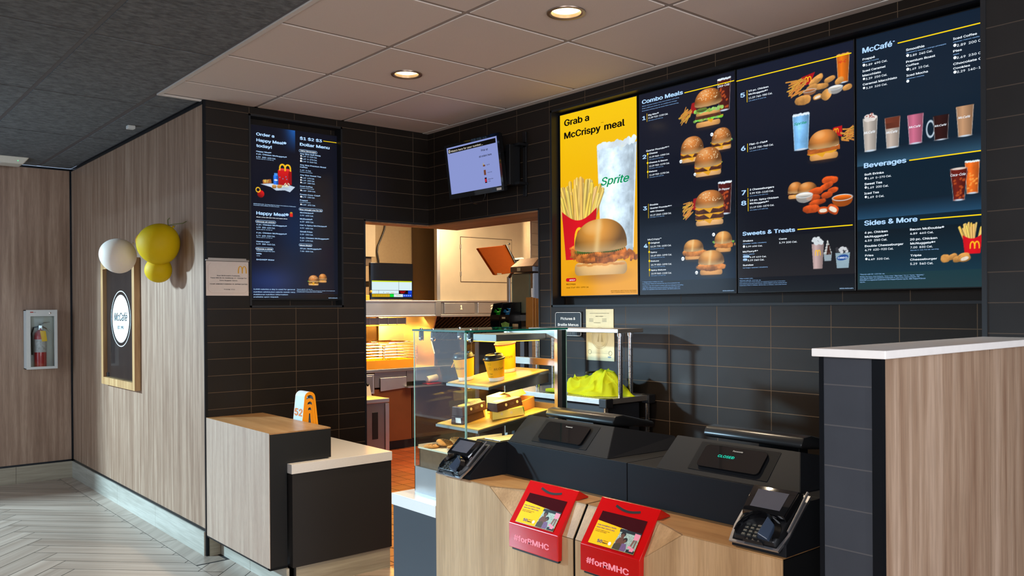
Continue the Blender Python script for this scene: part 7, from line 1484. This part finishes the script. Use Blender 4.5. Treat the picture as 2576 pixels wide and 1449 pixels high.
obj('side_rail', MB().box(.100, -.002, .184, .130, .004, .498, .002).box(.112, -.008, .31, .118, -.002, .38), M_ss, r, **q)
hd = obj('head', MB().box(-.137, -.010, .512, .136, .26, .556, .004), M_ssd, r, **q)
obj('sloped_top', MB().hexa([(-.137, -.010, .5565), (.136, -.010, .5565), (.136, .25, .5565), (-.137, .25, .5565)], [(-.108, .07, .622), (.128, .07, .626), (.128, .24, .626), (-.108, .24, .622)], .003), mat('top_brown', (150, 112, 76), .4, .5, noise=.05), r, **q)
obj('warning_label', MB().box(-.052, -.0115, .522, -.012, -.0102, .547), mat('label_cream', (236, 220, 170), .5, noise=.05), hd, **q)
for k in range(4): obj('vent', MB().box(.136, .02, .519+.010*k, .140, .14, .523+.010*k), M_black, hd, **q)
obj('pedestal', MB().box(-.10, .03, .0, .12, .22, .175), M_ssd, r, **q)
obj('shelf_tray', MB().box(-.11, -.02, .120, .12, .028, .168), M_ss, r, **q)
r = rot_thing('sauce_holder', 'black tiered holder with green and blue packets left of the box warmer', 'holder', .86, .25, 1.236)
b = MB()
for x0 in (-.122, -.004, .114): b.prism([(x0, .0, .0), (x0, .0, .155), (x0, .035, .262), (x0, .125, .270), (x0, .125, 0)], (.006, 0, 0))
b.box(-.122, .120, 0, .120, .126, .270).box(-.116, .0, .125, .114, .008, .170).box(-.116, .0, .122, .114, .12, .130).box(-.116, .0, 0, .114, .12, .01)
obj('frame', b, M_blkpl, r, **q)
obj('label', MB().box(.030, -.0015, .138, .070, 0, .152), mat('label_cream', (236, 220, 170), .5), r, **q)
tag(obj('straw_cup', MB().box(.770, .055, 1.236, .845, .150, 1.295, .003).box(.769, .09, 1.25, .770, .125, 1.262), M_blkpl, origin=(.80, .10, 1.236)), 'small black square cup of wrapped straws before the tiered holder', 'cup')
def packets(name, label, y0, y1, col, n, z, cat):
    rd = random.Random(n); V_ = MB()
    for k in range(n):
        y = rd.uniform(y0, y1); x = rd.uniform(.885, .955); M_ = Matrix.Translation((x, y, z+rd.uniform(0, .05)+.5*(x-.885))) @ Matrix.Rotation(rd.uniform(-.8, .8), 4, 'Y') @ Matrix.Rotation(rd.uniform(-.6, .6), 4, 'Z')
        V_.box(-.020, -.014, -.002, .020, .014, .002, .001, M_)
    o = obj(name, V_, mat(name+'_mat', col, .3, noise=.3, nscale=60, coat=.4), origin=((.9), (y0+y1)/2, z)); o['kind'] = 'stuff'; return tag(o, label, cat)
packets('green_packets', 'heap of shiny green packets in the left bin of the black holder', .270, .350, (30, 190, 40), 34, 1.378, 'packets')
packets('blue_packets', 'heap of blue and white packets in the right bin of the black holder', .155, .230, (50, 150, 205), 34, 1.378, 'packets')
for k in range(7):
    y = .137-.011*k; tag(obj('drink_straw', MB().tube([(.80, y, 1.296), (.795, y-.004*(k-3), 1.352-.004*abs(k-3))], .004, 6), mat('straw_green', (150, 190, 90), .5, noise=.3, nscale=90), origin=(.8, y, 1.296)), ['leftmost', 'second', 'third', 'middle', 'fifth', 'sixth', 'rightmost'][k]+' green and white wrapped straw in the black cup, counted from the left', 'straw', 'straws in the black cup')
tag(obj('paper_bag', MB().box(.82, .020, 1.236, .86, .045, 1.335, .002), mat('bag_tan', (206, 170, 120), .6, noise=.04), origin=(.84, .03, 1.236)), 'tan folded paper bag between the straw cup and the box warmer', 'paper bag')
for k in range(6):
    o = obj('kraft_bag', MB().hexa([(.90+.03*k, -.100, 1.236), (.915+.03*k, -.100, 1.236), (.915+.03*k, -.022, 1.236), (.90+.03*k, -.022, 1.236)], [(.905+.03*k, -.100, 1.542-.004*k), (.913+.03*k, -.100, 1.542-.004*k), (.913+.03*k, -.022, 1.542-.004*k), (.905+.03*k, -.022, 1.542-.004*k)], .001), M_krf, origin=(.9+.03*k, -.06, 1.236)); tag(o, ['nearest', 'second', 'third', 'fourth', 'fifth', 'farthest'][k]+' flat kraft bag of the upright row of six by the tiled doorway edge', 'paper bag', 'row of folded kraft bags by the box warmer')
r = thing('small_screen', 'orange-lit back of a monitor tilted on an arm before the steel hood', 'monitor', (1.37, .9, 1.9))
obj('back_shell', MB().hexa([(1.150, .90, 1.993), (1.495, .93, 2.036), (1.600, .86, 1.790), (1.292, .83, 1.752)], [(1.155, .935, 1.990), (1.497, .965, 2.030), (1.600, .90, 1.790), (1.294, .87, 1.756)], .004), mat('shell_lit_orange', (158, 72, 4), .8, noise=.04, spec=.05), r)  # orange light falling on the shell is put into its base colour
obj('bezel', MB().hexa([(1.495, .925, 2.04), (1.512, .925, 2.036), (1.622, .855, 1.80), (1.600, .855, 1.788)], [(1.495, .97, 2.04), (1.512, .97, 2.036), (1.622, .905, 1.80), (1.600, .905, 1.788)]), M_blkpl, r)
obj('arm', MB().tube([(1.56, .90, 1.90), (1.70, .93, 1.915), (1.74, 1.0, 1.90), (1.76, 1.2, 1.75)], .016, 8), M_blkpl, r, smooth=True)
obj('pole', MB().tube([(1.76, 1.2, .0), (1.76, 1.2, 1.76)], .02, 10), M_ssd, r, smooth=True)
obj('sticker', MB().box(1.31, .826, 1.757, 1.36, .83, 1.772), mat('label_cream', ()) if False else MATS['label_cream'], r)
bpy.data.lights.new('x', 'POINT') if False else None
area('screen_fill_light', (1.2, .35, 2.35), (1.36, .86, 1.9), .25, 1.2, (1, .5, .12), .25)  # added orange fill aimed at the monitor back, no fixture here
# cups / dispensers block dark mass behind the glass case
r = thing('prep_counter', 'dark kitchen counter with steel edge seen through the glass case', 'counter', (1.0, -.4, 0))
obj('worktop', MB().box(.42, -1.20, .88, 1.05, -.30, .905, .003), M_ssd, r)
obj('body', MB().box(.44, -1.19, 0, 1.04, -.31, .88), mat('body_dark', (46, 38, 32), .5, .2, noise=.05), r)
tag(obj('paper_bag', MB().hexa([(.52, -.72, .906), (.62, -.78, .906), (.65, -.71, .906), (.55, -.65, .906)], [(.52, -.72, 1.20), (.62, -.78, 1.20), (.645, -.72, 1.20), (.55, -.66, 1.20)], .002), M_krf, origin=(.55, -.7, .906)), 'brown paper bag standing on the kitchen counter behind the cups', 'paper bag')
scn.cycles.use_denoising = True
scn.cycles.max_bounces = 8; scn.cycles.diffuse_bounces = 4; scn.cycles.glossy_bounces = 4; scn.cycles.transparent_max_bounces = 24; scn.cycles.transmission_bounces = 4
scn.cycles.sample_clamp_indirect = 6.0
scn.cycles.caustics_reflective = False; scn.cycles.caustics_refractive = False
